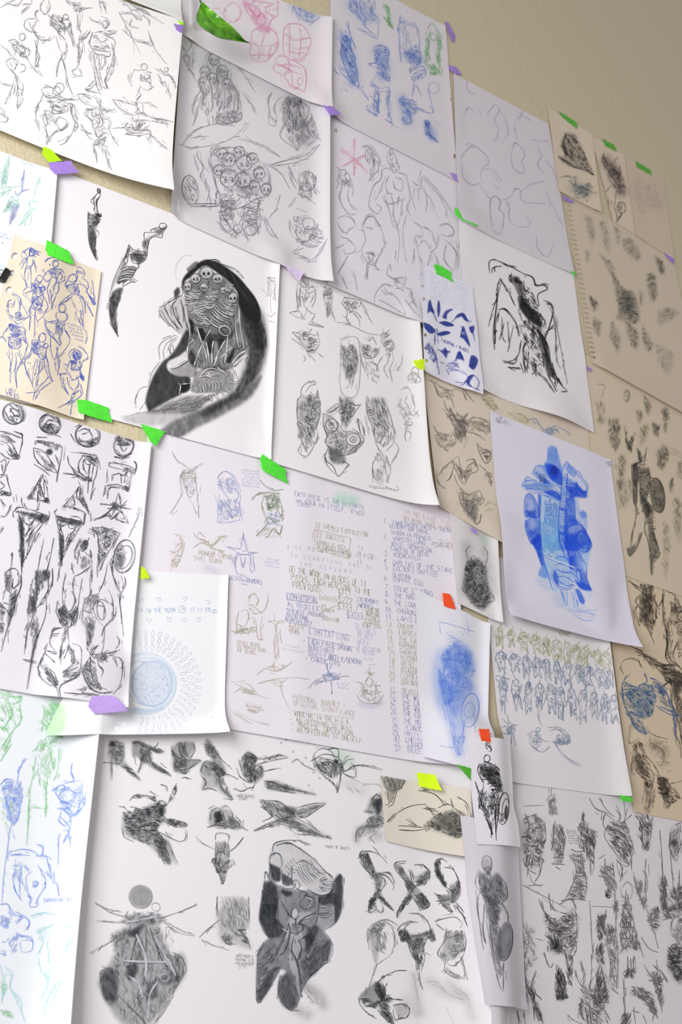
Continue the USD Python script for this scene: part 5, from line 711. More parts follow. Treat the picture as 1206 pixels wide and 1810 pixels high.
fig(G, 'staring_devil_sketch', PD); L('970 650 990 680 1010 700/990 620 1010 640 1030 620 1040 640 1050 660/1010 610 1020 640/975 660 985 720 1010 730 1040 720 1060 690 1065 670/970 700 980 760 1010 830/1010 740 1050 760 1060 800/1080 570 1090 600 1110 590 1120 580/1080 600 1100 620 1120 600/1075 610 1080 650 1110 680 1140 670 1130 640 1100 640/1100 690 1110 740 1090 780 1110 830/1130 690 1135 740 1120 780 1130 850/1080 720 1060 750 1050 790/1150 790 1175 760 1180 710', **D); eye(1003, 672, 16); eye(1047, 690, 14); S('975 660 1065 680 1040 730 990 720', 60, .7, 9); S('1075 600 1115 600 1135 660 1120 720 1090 700', 60, .55, 10); S('980 730 1050 740 1060 850 1010 840', 40, .35, 12, 80)
o(300, 700, 2.871)
fig(G, 'cat_mask_figure_sketch', PD); F('650 20 700 0 755 30 760 90 740 180 700 240 660 200 650 100', .22, 5, .5); S('650 10 760 10 760 90 730 220 690 280 655 200', 200, .7, 12, 80, 35); L('650 10 645 80 655 160 670 230 650 280 690 305 720 270 750 200 745 160/760 30 765 90 740 170/670 230 700 290/700 220 740 240 750 200', .62, .9); eye(688, 42, 15); eye(735, 75, 15); S('690 105 735 110 725 150 690 140', 40, .8, 7)
o(300, 380, 2.871); L('665 920 670 880 700 850 735 845 740 860 710 870 690 900/650 940 670 920 690 930/720 950 715 900 740 930 750 890 755 940/755 950 765 1000', .6, .9); S('690 920 760 910 750 980 700 960', 50, .65, 8)
o(300, 700, 2.871)
fig(G, 'great_mask_drawing', PD, 'large shaded mask with a smaller horned head on top'); F('780 90 830 110 870 170 900 170 960 190 985 220 960 270 900 300 830 280 800 220', .2, 4, .4); F('800 250 880 290 890 340 820 335', .5, 3); L('780 85 780 140 800 200 790 230 830 280 880 300 930 280 980 240 985 210 960 190 920 180 890 180 870 160 830 110 780 85/795 80 850 40 860 50 830 80 800 90/990 200 980 150 955 115 960 150 970 190/800 210 790 225 810 240 830 230/850 180 880 210 900 190/870 180 880 200/830 190 800 180/920 260 960 260 990 225/840 230 850 280/900 240 890 290/800 270 790 320 830 360 855 410 890 370 910 350 880 330/785 290 800 350 850 400 900 380/780 130 800 210/970 240 900 290', .72, 1.0); eye(822, 148, 34, 60); eye(932, 222, 36, 10); F('840 225 890 225 880 290 840 285', .25, 2); [C(853 + 14 * (i % 2) + 3 * i, 238 + i * 9, 3, d=.85) for i in range(5)]; S('800 110 860 180 850 230 810 220', 40, .55, 9); S('805 250 880 300 885 335 815 320', 60, .8, 9, 85)
F('860 10 930 20 930 100 890 160 870 100', .35, 4); L('865 0 870 40 890 60 900 10/900 20 940 50 965 45 950 70 930 100/870 50 860 80 880 110 870 160/930 100 900 120 895 160', .7, 1.0); eye(915, 40, 9); eye(898, 62, 8); S('860 20 940 50 930 100 890 160 870 110', 70, .75, 9)
fig(G, 'watching_devil_sketch', PD); S('1000 10 1080 10 1110 100 1130 200 1090 260 1040 220 1010 110', 200, .66, 12, 75, 35); F('1000 20 1090 10 1110 110 1060 180 1010 110', .2, 6, .5); L('1000 0 1000 80 1030 160 1050 250 1080 300 1110 440/1080 10 1120 100 1140 220 1100 280/1030 350 1040 420 1090 455/1060 300 1030 360 1030 440/1100 300 1120 380 1100 440/1010 460 1100 470 1160 480 1150 455/1140 230 1160 270 1120 350/990 100 1010 200', .55, .85); eye(1020, 85, 17); eye(1068, 95, 15); [C(1040 + 6 * i, 140 + 4 * (i % 3), 2.5, d=.8) for i in range(5)]; S('1045 290 1100 300 1100 440 1040 420', 60, .45, 12, 80)
o(580, 700, 2.871); fig(G, 'slim_figure_sketch', PD); L('350 40 380 60 400 80/420 0 440 60 410 90/360 70 380 100 400 140 390 200 400 230/370 10 360 50/400 60 430 100 460 70/380 140 420 150 430 130/400 180 420 190 410 230/440 80 460 100 450 110', .45, .85); S('370 60 430 60 420 140 390 140', 30, .4, 9)
o(580, 380, 2.871); L('370 890 400 870 420 900 440 960/350 960 380 980 400 1020 420 1040/400 920 390 950 420 990', .45, .85); fig(G, 'seated_figure_sketch', PD); L('420 790 440 770 460 790 450 820/400 830 430 800 470 830 460 850 420 850 400 830/430 810 440 840', .45, .85); S('410 800 460 800 460 845 410 845', 30, .45, 8)
# ---- bat-winged beasts
G = bats; o(580, 700, 2.871); D = dict(d=.6, w=.95)
fig(G, 'bat_beast_sketch', PD); L('590 20 600 60 630 100 660 130/580 60 620 120 640 160/660 130 620 60 640 110 670 120 710 90 690 120/710 130 740 110 790 120 830 150/700 150 740 130 800 150 830 180/720 170 760 160 810 200/700 180 740 190 800 230/640 160 650 210 680 240/690 160 700 210 690 270/650 130 700 130 710 160 690 200', **D); S('600 60 700 110 710 170 680 240 650 200 630 130', 110, .66, 11, 60); S('700 110 820 130 830 190 720 170', 70, .55, 14, 10); F('650 120 700 130 690 200 660 210', .4, 4)
fig(G, 'bat_beast_sketch', PD); S('540 190 630 190 640 240 600 280 560 250', 90, .65, 10); L('535 150 560 190 600 190/545 210 570 250 610 280/630 180 650 230 620 260', **D)
fig(G, 'winged_skull_sketch', PD); L('630 330 660 310 670 350 690 390 720 350 750 340 760 380 720 400 700 440 680 440 650 380 630 330/560 400 600 350 640 330 620 410 600 430/550 380 560 440 600 470/700 330 740 320 750 360/660 360 680 400', **D); S('640 330 690 380 750 350 700 430 670 420', 80, .55, 10)
fig(G, 'winged_skull_sketch', PD); L('640 400 660 450 690 490 720 500/720 500 770 480 780 530 740 580/665 500 680 560 720 600 750 650/780 600 770 640 750 650/730 520 760 530 740 570/690 490 680 530', **D); S('660 480 720 500 780 490 760 590 750 650 710 610 670 550', 110, .6, 11); F('680 520 740 540 750 640 700 590', .35, 4)
fig(G, 'horned_head_sketch', PD); L('755 240 780 270 820 280 825 320 800 340 770 290 755 240/770 350 810 390 830 460/800 390 820 420', **D); S('770 260 825 280 820 330 790 310', 40, .6, 9); S('790 370 830 400 830 450', 30, .5, 9)
o(580, 380, 2.871); fig(G, 'bat_wing_sketch', PD); L('500 830 540 860 560 910 580 930/520 840 580 880 620 920 640 980/560 870 620 890 680 880 740 950/600 890 640 920/680 890 700 940/560 910 600 900/780 930 810 950 830 980', **D); S('540 860 620 890 620 930 570 920', 30, .5, 12, 40)
fig(G, 'winged_sketch', rgb(120, 132, 60), 'green pencil wing'); o(800, 460, 2.97); L('150 710 190 740 230 770 190 780/160 730 210 720/230 770 250 790/320 800 380 820 400 850 350 840/290 800 330 830', .5, 1.1); S('150 720 230 740 230 790 180 770', 40, .45, 11, 30); T('350 830 390 840', .2, 8)
fig(G, 'winged_sketch', rgb(70, 110, 190), 'blue pencil wing'); L('390 840 430 830 450 850 470 880 500 890 540 870 600 900 620 920/470 880 490 910 540 890 560 910/500 890 520 920/420 840 440 860', .6, 1.2); S('470 880 560 880 540 910 490 910', 30, .5, 11, 10)
fig(G, 'green_mark', rgb(128, 148, 84)); o(800, 700, 2.97); L('160 580 190 560 230 570/170 600 220 590/180 570 200 610', .35, 1.0)
# ---- smudged imp
G = imp; fig(G, 'imp_sketch', rgb(36, 38, 40)); o(580, 700, 2.871); S('700 850 740 810 790 860 810 950 830 1020 800 1080 730 1050 690 980', 240, .85, 10, None, 40, 1.1); F('700 860 745 830 800 870 815 960 835 1030 790 1080 730 1050 690 970', .5, 5, .55); L('710 850 700 790 720 760/740 810 770 840/800 870 810 800 790 760/690 940 680 980 700 1000/830 1000 840 1040 800 1050/740 1060 790 1090 800 1080/720 820 750 850', .6, 1.0); T('700 760 710 880 690 990', .14, 14); T('800 780 830 900 840 1000', .14, 16); S('700 740 830 780 830 1060 690 1000', 60, .22, 16, 75); T('790 725 800 735', .4, 11, rgb(136, 176, 142)); C(760, 880, 14, 12, light=1, col=rgb(190, 186, 184), w=1.4)
# ---- shield knight among heads
CUR.x = .5; G = knight; o(800, 700, 2.97); KD = rgb(46, 46, 42); D = dict(d=.62, w=.95)
fig(G, 'shield_knight_drawing', KD, 'dark shaded knight with a round shield'); F('945 360 970 350 975 420 960 480 945 440', .7, 2, .4); F('975 380 1030 380 1040 430 1030 500 1000 560 985 480', .45, 3, .5); F('970 275 990 300 995 350 980 350', .65, 2); F(el(1078, 522, 36, 92, -8), .55, 2.5, .6); F('950 450 970 450 968 560 950 560', .6, 2); F('1010 560 1055 580 1045 650 1080 820 1060 860 1050 940 1040 900 1030 720', .5, 2.5, .5); F('985 500 1040 580 1020 640 990 560', .7, 2.5, .4); F('915 800 960 780 990 720 960 800 930 840', .6, 2)
L('970 275 985 340/1020 270 1010 340 1000 370/940 360 945 450 955 560 970 600 950 700 940 790/970 370 970 470 965 580 960 690/975 380 990 500 990 570/1030 380 1040 460 1010 560/1040 430 1080 440 1110 500 1110 580 1080 610 1050 590/1010 580 1020 660 1010 700 1040 800 1045 920 1050 940/1055 590 1050 680 1080 800 1085 840 1060 870/915 800 930 840 970 790 995 715/945 700 930 790/980 360 1020 360', .8, 1.2); C(1078, 522, 36, 92, -8, .7, 1.1); S('1050 440 1110 480 1110 580 1070 610 1050 560', 80, .55, 8); S('975 370 1035 380 1040 500 1010 640 990 560', 90, .75, 9); S('1015 580 1055 590 1080 820 1055 900 1030 720', 90, .7, 9, 20); S('945 360 975 350 970 470 950 460', 40, .8, 8); RB(1005, 450, 30, 80, 7, 5, .7, 1.0, 1, rgb(190, 176, 154))
for nm, s, n, d, ln in (('knight_sketch', '905 150 920 240 940 290 925 280 910 220', 40, .7, ()), ('knight_sketch', '960 195 940 240 935 285 915 260', 40, .7, ()), ('helmet_sketch', '1100 70 1120 60 1135 100 1130 160 1115 190 1105 130', 50, .5, ()), ('helmet_sketch', '1050 140 1085 160 1080 210 1060 200', 40, .5, ()), ('helmet_sketch', '1005 0 1045 40 1030 100 1010 60', 40, .45, ()), ('head_sketch', '965 70 995 90 985 140 970 120', 30, .4, ()), ('rider_sketch', '1070 300 1110 250 1140 300 1110 380 1085 380', 80, .6, ()), ('small_figure_sketch', '990 160 1030 150 1010 240 980 260', 40, .4, ()), ('small_figure_sketch', '880 310 910 310 905 400 880 500 870 420', 60, .5, ()), ('skeleton_sketch', '815 120 870 120 885 220 860 295 830 240', 110, .5, ()), ('small_figure_sketch', '1150 440 1160 430 1155 500 1140 490', 24, .6, ()), ('small_figure_sketch', '1110 650 1140 700 1135 860 1115 960 1105 800', 70, .28, ()), ('small_figure_sketch', '1160 520 1200 560 1200 770 1165 700', 80, .38, ()), ('small_figure_sketch', '860 440 940 440 940 540 880 600', 60, .3, ()), ('small_figure_sketch', '750 30 790 30 800 130 770 150', 40, .35, ()), ('small_figure_sketch', '1180 350 1206 340 1206 430 1185 420', 20, .4, ())):
    fig(G, nm, KD); S(s, n, d, 10, 80, 35, .95, spill=4); F(s, d * .3, 6, .6)
fig(G, 'handwriting', KD); [Zz(1140 + i * 3, 280 + i * 14, 80, .3, 10, .35) for i in range(3)]
o(800, 460, 2.97); fig(G, 'faint_head_sketch', KD); L('900 690 920 680 930 720 910 740', .3, .85); S('905 690 930 690 925 740 905 740', 24, .4, 8); C(915, 715, 16, 24, d=.4); fig(G, 'faint_head_sketch', KD); L('760 650 800 660 780 720', .3, .85)
# ---- inked tree figure and blue insect
CUR.x = .7; G = insects; o(800, 1050, 2.97); TD = rgb(40, 36, 30); IB = rgb(34, 82, 142)
fig(G, 'tree_figure_drawing', TD, 'dark inked figure with clawed branch arms'); L('960 300 1040 340 1110 370 1170 380/930 270 1000 310 1080 380 1150 420/1000 330 1080 400 1140 470/1105 0 1110 120 1130 240 1120 330 1150 370/1140 120 1130 200 1140 330 1180 380/1140 40 1170 60 1190 150/1180 250 1160 330 1206 400/1100 480 1160 450 1206 480/1110 420 1170 410 1206 420/1150 480 1150 560 1190 700 1206 800/1170 480 1190 600 1206 680/1130 330 1200 390/1180 20 1206 90', .85, 1.4); S('1090 370 1160 370 1206 420 1206 490 1150 480 1110 440', 130, .88, 12, 20, 40, 1.2); S('1150 470 1206 480 1206 760 1180 660', 110, .75, 16, 78, 15, 1.1); S('960 290 1060 340 1120 420 1090 400', 60, .7, 14, 35, 15); F('1120 390 1206 420 1206 500 1150 480', .5, 4, .4); S('1110 130 1150 130 1160 330 1130 330', 50, .55, 16, 88, 12); S('1170 150 1206 160 1206 350 1180 300', 60, .7, 10)
o(800, 700, 2.97); fig(G, 'crouched_ink_sketch', TD); S('990 990 1050 1000 1060 1060 1040 1120 1070 1206 980 1206 990 1110', 190, .85, 11, 80, 35, 1.2); L('925 970 960 1000 1000 1040/940 980 990 1010/1060 1080 1090 1120/980 1090 960 1130 980 1206/1000 1000 1040 990 1055 1030/1110 1010 1105 1206/1120 1020 1160 1040 1190 1100/1150 1080 1145 1206/1180 1120 1206 1170', .8, 1.2); F('1000 1010 1050 1030 1040 1140 1000 1160', .45, 4, .4); S('1150 1100 1200 1090 1206 1206 1160 1206', 70, .8, 11)
o(800, 1050, 2.97); L('990 0 960 40 1000 100 1030 180 1060 260/1060 0 1070 80 1060 160/1000 20 1050 90', .75, 1.2); S('980 0 1060 0 1070 120 1040 220 1000 160', 130, .8, 12, 75, 30, 1.1)
fig(G, 'horned_insect_drawing', IB, 'blue horned insect'); L('890 480 900 560 930 640 960 700 1020 735/940 640 990 680 1020 735/890 470 910 440 930 420/1010 410 1020 460 980 480/1000 470 1040 480 1060 460/1060 480 1110 500 1140 560 1160 640 1175 780/1130 540 1170 640 1176 770/1070 590 1130 610 1206 640/1080 600 1140 630 1190 640/900 460 960 490/1040 440 1080 460 1100 500/950 500 1010 520 1060 500', .85, 1.4); S('900 470 960 490 1010 470 1060 490 1070 560 1040 640 980 660 920 620 895 560', 240, .85, 12, 30, 45, 1.2); S('1050 450 1120 490 1150 600 1090 560', 90, .75, 12, 50, 25, 1.1); S('900 590 940 640 1020 735 950 690', 60, .8, 12, 45, 15, 1.2); F('910 490 1060 500 1040 630 960 640', .35, 5, .5); C(985, 530, 26, 14, 20, .8, 1.3, light=1, col=rgb(206, 190, 164))
fig(G, 'coiled_sketch', TD); L('940 680 930 780 980 760/980 770 950 820 960 920 1010 980 1020 1060 1010 1150/950 850 940 930 960 950/990 780 1020 850 1060 900 1090 960/1040 780 1110 830 1100 900/1010 700 1060 740 1130 760/1150 700 1190 780 1200 860/1060 960 1040 1060 1030 1150/1090 970 1100 1030 1130 1125 1160 1060/1090 1010 1150 1020 1206 1080/1130 1000 1206 980/880 400 900 350 960 340 1000 390/900 420 880 380', .6, 1.0); S('950 790 990 780 1020 870 1060 950 1030 1060 1000 980 960 920', 150, .8, 12, 65, 30, 1.2); S('1070 950 1130 970 1190 1070 1130 1120 1080 1040', 110, .88, 10, 40, 35, 1.2); F('960 800 1000 880 1010 970 960 900', .4, 4); F('1080 960 1120 980 1140 1100 1100 1060', .55, 3); S('1000 1000 1070 1000 1050 1150 1005 1150', 70, .5, 14, 90, 15); S('1010 740 1130 780 1160 950 1080 900', 60, .3, 16); T('1050 790 1110 830', .2, 10)
# ---- rows of small standing figures
CUR.x = .3; G = rows; OL, RB_ = rgb(134, 138, 66), rgb(62, 92, 132)
def row(xs, y0, y1, slope, hh, wd, col, d, name):
    r = np.random.default_rng(int(y0))
    for i, x in enumerate(xs):
        y = y0 + (x - xs[0]) * slope; h = hh * r.uniform(.8, 1.1); w = wd * r.uniform(.8, 1.2); fig(G, name, col); lean = r.uniform(-.2, .2)
        q = [(-.3, 0), (.2, 0), (.5, .25), (.35, .5), (.45, 1), (.1, .75), (-.2, 1), (-.3, .6), (-.5, .3)]; q = [(a * r.uniform(.7, 1.3) + lean * b, b * r.uniform(.9, 1.05)) for a, b in q]
        S(' '.join(f'{x + a * w:.0f} {y + b * h:.0f}' for a, b in q), 36, d, 9, 80, 45, .95, .55); C(x + lean * .1, y + h * .1, w * .22, h * .12, d=d * .8)
        L(f'{x - .3*w:.0f} {y + .3*h:.0f} {x - .7*w:.0f} {y + h*r.uniform(.2,.8):.0f}/{x + .3*w:.0f} {y + .3*h:.0f} {x + .6*w:.0f} {y + h*r.uniform(0,.9):.0f}/{x:.0f} {y:.0f} {x + r.uniform(-.4,.4)*w:.0f} {y - .2*h:.0f}', d * .9, .9)
row((250, 310, 368, 430, 490, 545, 600, 650, 700, 760, 805), 175, 0, .235, 110, 46, OL, .6, 'olive_figure_sketch')
row((255, 325, 385, 440, 492, 548, 605, 662, 715, 772, 826), 305, 0, .17, 110, 48, RB_, .62, 'blue_figure_sketch')
row((265, 335, 400, 458, 515, 570, 625, 690, 745, 800, 848), 440, 0, .16, 170, 48, RB_, .62, 'blue_figure_sketch')
fig(G, 'hooked_line_sketch', RB_); L('225 430 260 435 300 450/225 440 250 480 290 510/450 560 450 640 470 700/560 520 580 600 570 660/540 510 590 520', .6, 1.1)
fig(G, 'thorn_figure_sketch', RB_); L('285 630 300 680 340 690/230 700 290 700 320 740 330 800/270 690 310 700/230 720 300 740/310 690 310 790/260 650 300 690', .6, 1.0); S('280 680 330 690 320 740 290 730', 26, .6, 9)
fig(G, 'crouched_figure_sketch', RB_); L('390 740 430 720 450 750 480 770 510 775/400 760 420 800 470 830 510 800/395 740 420 770/450 730 440 790', .6, 1.0); C(450, 712, 10, 13, d=.6); S('400 740 460 740 480 820 430 800', 40, .6, 9)
fig(G, 'crouched_figure_sketch', RB_); L('500 700 560 700 610 740 620 780/510 720 550 710 590 740/530 770 560 820 600 860 640 885 675 900/540 760 590 780 610 760/520 775 580 790', .65, 1.1); S('540 740 615 740 610 785 550 800', 60, .65, 10)
fig(G, 'olive_scribble', OL); L('470 170 560 200 620 210/560 190 600 215', .5, 1.0); S('550 190 620 195 620 220 570 215', 24, .55, 9)
# ---- smudged blue warrior
G = blueghost; fig(G, 'blue_warrior_drawing', rgb(70, 118, 226)); o(580, 1050, 2.871)
F('580 280 640 240 710 270 745 360 740 460 770 540 740 640 700 680 680 810 640 800 610 680 560 560 550 400', .30, 12, .4); F('600 290 660 250 720 290 740 380 690 400 640 440 590 360', .5, 7, .5); F('560 380 600 420 640 520 600 560 565 470', .5, 5, .4); F('620 440 680 400 740 470 700 520 650 620 610 560', .38, 6, .5); S('590 280 660 240 730 300 745 400 700 480 640 560 580 520 560 400', 190, .62, 11, None, 40, 1.1); C(722, 590, 44, 86, 8, .5, 1.3); C(715, 590, 26, 40, 8, .35, 1.2); F(el(725, 590, 38, 80, 8), .3, 4, .3, rgb(216, 222, 244)); L('560 380 580 480 610 620 640 760/640 740 650 800 680 815/610 540 640 690 650 740/580 560 600 640/560 140 640 160 740 190/565 150 570 200/700 130 715 200/600 200 680 240/640 220 650 260/690 640 680 760/565 770 640 780/740 600 745 700', .42, 1.1); S('630 720 690 720 685 810 650 820', 50, .55, 10, 80); S('590 190 720 190 710 240 600 240', 40, .22, 14, 10); T('560 300 540 420 570 560', .16, 12)
# ---- black ink knight on the small card
CUR.x = .4; G = shield; fig(G, 'ink_knight_drawing', BLACK); D = dict(d=.95, w=1.3)
L('800 755 820 760 830 790 815 800/795 760 810 790/770 860 760 900 790 960/790 850 820 860 860 880 870 900/745 950 760 990 780 1040 765 1090/790 960 780 1060 800 1120 820 1190/860 960 890 1010/760 1000 790 1100 830 1206/870 1060 860 1140 850 1206/840 900 850 960 880 1000', **D); C(806, 832, 16, 18, d=.95, w=1.3); C(893, 1088, 27, 82, 6, .95, 1.3); C(900, 1090, 16, 50, 6, .8, 1.0); S('765 860 860 870 880 960 890 1010 840 1010 800 940 770 930', 190, .97, 9, None, 40, 1.4); S('770 980 800 1060 830 1200 800 1130 770 1040', 60, .95, 10, 70, 20, 1.2); S('800 1010 870 1010 860 1130 820 1110', 90, .9, 9, None, 40, 1.2); F('770 880 850 880 880 980 820 960', .6, 2, .5); F('905 1070 915 1090 900 1140 895 1100', .8, 1); S('880 1110 915 1120 895 1165 880 1150', 30, .85, 7)
o(580, 1390, 2.871); L('770 60 790 120 820 200 835 245/850 100 850 200 852 275/830 180 830 260/765 90 780 120/860 60 870 140', **D); S('770 20 880 20 860 120 830 220 800 170', 130, .9, 10, 75, 30, 1.2)
# ---- pencil skeleton warrior strip
G = strip; fig(G, 'skeleton_warrior_drawing', rgb(52, 54, 58), 'shaded skeleton warrior with a round shield'); o(580, 1390, 2.871)
C(808, 392, 24, 40, d=.55); F(el(806, 400, 22, 36), .2, 3); S('790 410 828 410 825 450 800 450', 50, .8, 7); F('765 430 820 460 860 440 890 500 900 570 850 600 800 570 770 500', .45, 5, .5); F('800 540 860 600 860 700 820 680 800 600', .55, 5, .5); S('755 440 870 440 905 520 890 590 860 700 820 690 790 590 765 510', 230, .7, 11, 70, 40); F('820 690 860 700 880 800 870 900 840 860', .4, 6, .4); F(el(900, 788, 36, 96, 6), .5, 3, .3); F(el(912, 760, 14, 36, 10), .5, 5, .3, rgb(200, 198, 204)); C(900, 788, 37, 98, 6, .7, 1.1); L('755 440 750 500 770 530/770 540 755 600 770 700 790 830/790 600 785 720 800 800/860 450 900 490 910 560 880 590/880 590 910 640 915 690/820 700 840 850 870 1000 890 1040/890 890 890 960 890 1030/800 680 830 840 850 940/865 880 880 960/750 520 760 620 780 760/835 600 860 680/780 700 790 780', .65, 1.05); RB(835, 590, 50, 80, 7, 15, .7, 1.0); S('820 700 870 720 885 980 860 960', 70, .5, 14, 80, 12)
# ---- spiny beast on the yellow-taped inset
CUR.x = .6; G = inset; fig(G, 'spiny_beast_sketch', rgb(38, 40, 36)); D = dict(d=.65, w=1.0); o(580, 1390, 2.871)
F('500 200 560 150 640 130 700 160 720 200 660 250 580 230', .5, 9, .5); S('480 200 560 140 620 120 700 150 725 190 670 260 600 230 540 215', 240, .82, 15, 30, 40, 1.2); L('300 180 360 130 420 100 495 90/355 200 420 205 500 210/360 220 440 225 520 215/410 160 450 200/460 20 540 40 600 100/655 55 700 80 725 140 725 200/490 90 540 140 580 150/560 110 600 90 640 100/640 250 660 265/700 150 720 180 700 205/300 180 340 150/620 60 640 110 690 140/480 110 560 130/580 230 650 262', .75, 1.2)
o(580, 1050, 2.871); L('270 920 290 980 320 1000 370 980 400 940/300 1000 310 1060 290 1070/350 1000 330 1060 300 1080/280 930 300 990/390 940 370 990/330 940 340 990/290 920 400 925', **D); S('280 930 395 935 360 995 310 995', 60, .6, 10, 75); F('290 930 390 940 350 1000 320 1050 300 990', .35, 5)
# ---- planning chart: handwriting and small symbols
CUR.x = .3; G = chart; OG, BL_, LV = rgb(126, 128, 70), rgb(74, 96, 158), rgb(150, 150, 196); o(0, 0, 1)
def text(lines, col, d=.55, w=.8, name='handwriting'):
    fig(G, name, col)
    for t, x, y, size, slope, run in lines: Wr(t, x, y, size, slope, d, w, run)
text([('GEOMANCY. MOON-SHAPED PIECES', 300, 772, 9, .235, 148)], rgb(128, 128, 110), .35)
text([('EACH PIECE IS THE DIVINITY.', 521, 876, 8.5, .21, 128), ('AN IDEA IN ITSELF, VIVED', 523, 888, 8.5, .2, 122), ('CARD.', 527, 894, 8, .17, 26)], BL_, .5)
text([('33 THEMED EXHIBITION', 557, 932, 9, .2, 94), ('33 ANGELS', 558, 949, 9.5, .18, 52), ('SYMBOLIC KEY.', 558, 961, 7.5, .2, 58), ('33 SYMBOLS FORMS', 559, 968, 7.5, .22, 58), ('COMPOSITION', 561, 974, 7.5, .22, 60)], OG, .55)
fig(G, 'box_outline', OG); L('555 936 620 951/620 951 617 988/617 988 556 970/556 970 555 936', .45, .8)
text([('11', 633, 971, 7, .1, 10), ('11 = 33', 631, 984, 8, .12, 30), ('11', 631, 997, 7, .1, 10)], OG, .6); L('633 975 639 976/635 987 638 990', .5, .8)
text([('W I S E   M E   A S   Y O U   K V E S S E L', 508, 969, 7, .13, 160), ('O U   B E A N T I O N S   O N E   O F', 514, 984, 7, .16, 146), ('T H E   H E A V E N S', 530, 999, 7, .16, 92)], LV, .5, .75)
text([('DO THE WORK IN BLOCKS OF 11', 512, 1010, 11, .21, 136), ('PIECES, EACH REACTING TO THE', 515, 1025, 11, .2, 142), ('PREVIOUS.', 518, 1039, 11.5, .15, 56)], OG, .66, .95)
text([('GEMMATRIA', 508, 1059, 9.5, .16, 50)], BL_, .6, .9); fig(G, 'box_outline', BL_); L('507 1047 558 1056/558 1056 559 1067/559 1067 507 1060/507 1060 507 1047', .4, .8)
text([('ALL PRICES ETC', 508, 1072, 8.5, .15, 58), ('DIVINELY INVOLVED', 507, 1082, 8, .15, 68), ('INTENTIONAL', 505, 1091, 8.5, .17, 42), ('NUMEROLOGY.', 505, 1100, 8.5, .17, 52)], BL_, .55)
text([('ENTRIES', 565, 1060, 8, .12, 32), ('AS', 568, 1075, 7, .12, 10), ('DIVINITY', 568, 1081, 7, .14, 24), ('INCEPTION', 568, 1096, 7, .14, 32), ('EXCITE', 512, 1110, 8, .14, 28), ('STARS.', 513, 1119, 8, .14, 20)], OG, .5)
text([('$111', 598, 1052, 11, .08, 24), ('$222', 598, 1065, 11, .08, 26), ('$333', 597, 1077, 11, .08, 26)], OG, .62, .95); fig(G, 'bracket_sketch', OG); L('626 1050 631 1056 631 1064 634 1068 631 1072 630 1080 625 1083/634 1068 642 1080/560 1088 594 1070', .45, .8)
text([('33 DEMONIC', 635, 1063, 7.5, .15, 34), ('WORKS', 636, 1073, 7.5, .12, 24), ('$3333', 613, 1092, 11, .1, 30)], BL_, .58, .9)
text([('EXAMINE', 646, 1080, 7, .14, 26), ('WORKING', 647, 1087, 7, .14, 24), ('STONES', 646, 1094, 7, .14, 26), ('DISTORT', 645, 1101, 7, .14, 28), ('ADEPTUS', 641, 1107, 7, .14, 34)], OG, .6)
text([('33 TIMES A', 628, 1110, 8, .14, 36), ('SOLITARILY', 630, 1119, 8, .14, 36), ('AT REST', 632, 1128, 8, .14, 28), ('WOKE', 632, 1138, 8, .12, 22), ('OF BECOMING', 630, 1148, 8, .14, 44), ('+ BEING.', 632, 1155, 8, .14, 36)], LV, .45, .75)
text([('LIMITATIONS', 547, 1122, 12, .17, 72)], BL_, .5, .9); fig(G, 'box_outline', BL_); L('542 1108 620 1124/542 1126 625 1144', .32, .75)
text([('- EACH PIECE DRAWN', 536, 1137, 10, .17, 86), ('INTUITIVELY.', 544, 1149, 10, .18, 52), ('STRICTLY ANGELIC/DEMONIC', 544, 1159, 9.5, .18, 98), ('- CHARACTERS', 540, 1168, 8.5, .17, 62)], BL_, .58, .85)
text([('PERSONAL JOURNEY +', 518, 1237, 9.5, .16, 94), ('SPIRITUAL SIGNIFICANCE', 519, 1247, 9.5, .18, 110)], OG, .38); text([('- WORKING IN THE H.G.A', 511, 1264, 9, .16, 106), ('- AN OFFERING TO NUIT', 513, 1275, 9, .16, 110), ('- MAGICAL OPERATION.', 515, 1283, 9, .17, 116), ('- AN OFFERING TO ONESELF.', 514, 1292, 9, .17, 132)], OG, .58, .85); fig(G, 'ruled_line', OG); L('513 1255 560 1263 625 1270', .22, .7)
LI_ = ['1. INNERWORKINGS + REALM', '2. VORSTELLUNG, PSYCHE', '3. MOONCHILD', '4. DARLING OF THE STARS', '5. DECADES BAPTIZE', '6. ORPHIC EGG', '7. SOLVE ET COAG', '8. THE MAGICIAN', '9. THE LOVERS', '10. CHORONZON', '11. LAPIS LAZ', '12. DREAM DE', '13. EVERSION', '14. THE LAMP', '15. RAPHAEL', '16. GABRIEL', '17. MICHAEL', '18. URIEL', '19. ASAGNES', '20. CUPBEARER', '21. BREAKER', '22. DEVOTION', '23. THE WORD', '24. THE LAMP', '25. THE WAND', '26. THE CHAIN', '27. THE MOUNT', '28. ICONOCLAST', '29. UNITY - D', '30. CHRISTOS', '31. SURRENDER', '32. TRUCE']
YS = [(678, 925), (679, 953), (680, 982), (679, 996), (680, 1006), (680, 1026), (681, 1042), (681, 1054), (680, 1067), (681, 1081), (682, 1094), (683, 1107), (684, 1119), (684, 1130), (685, 1141), (686, 1152), (688, 1163), (688, 1174), (688, 1185), (688, 1195), (689, 1206), (689, 1222), (689, 1232), (690, 1242), (690, 1252), (691, 1262), (692, 1275), (694, 1287), (694, 1298), (696, 1308), (697, 1317), (698, 1327)]
for t, (x, y) in zip(LI_, YS): text([(t, x, y, 9 if y > 980 else 8, .14, 5.3 * len(t))], OG if 1100 < y < 1225 else BL_, .52, .85)
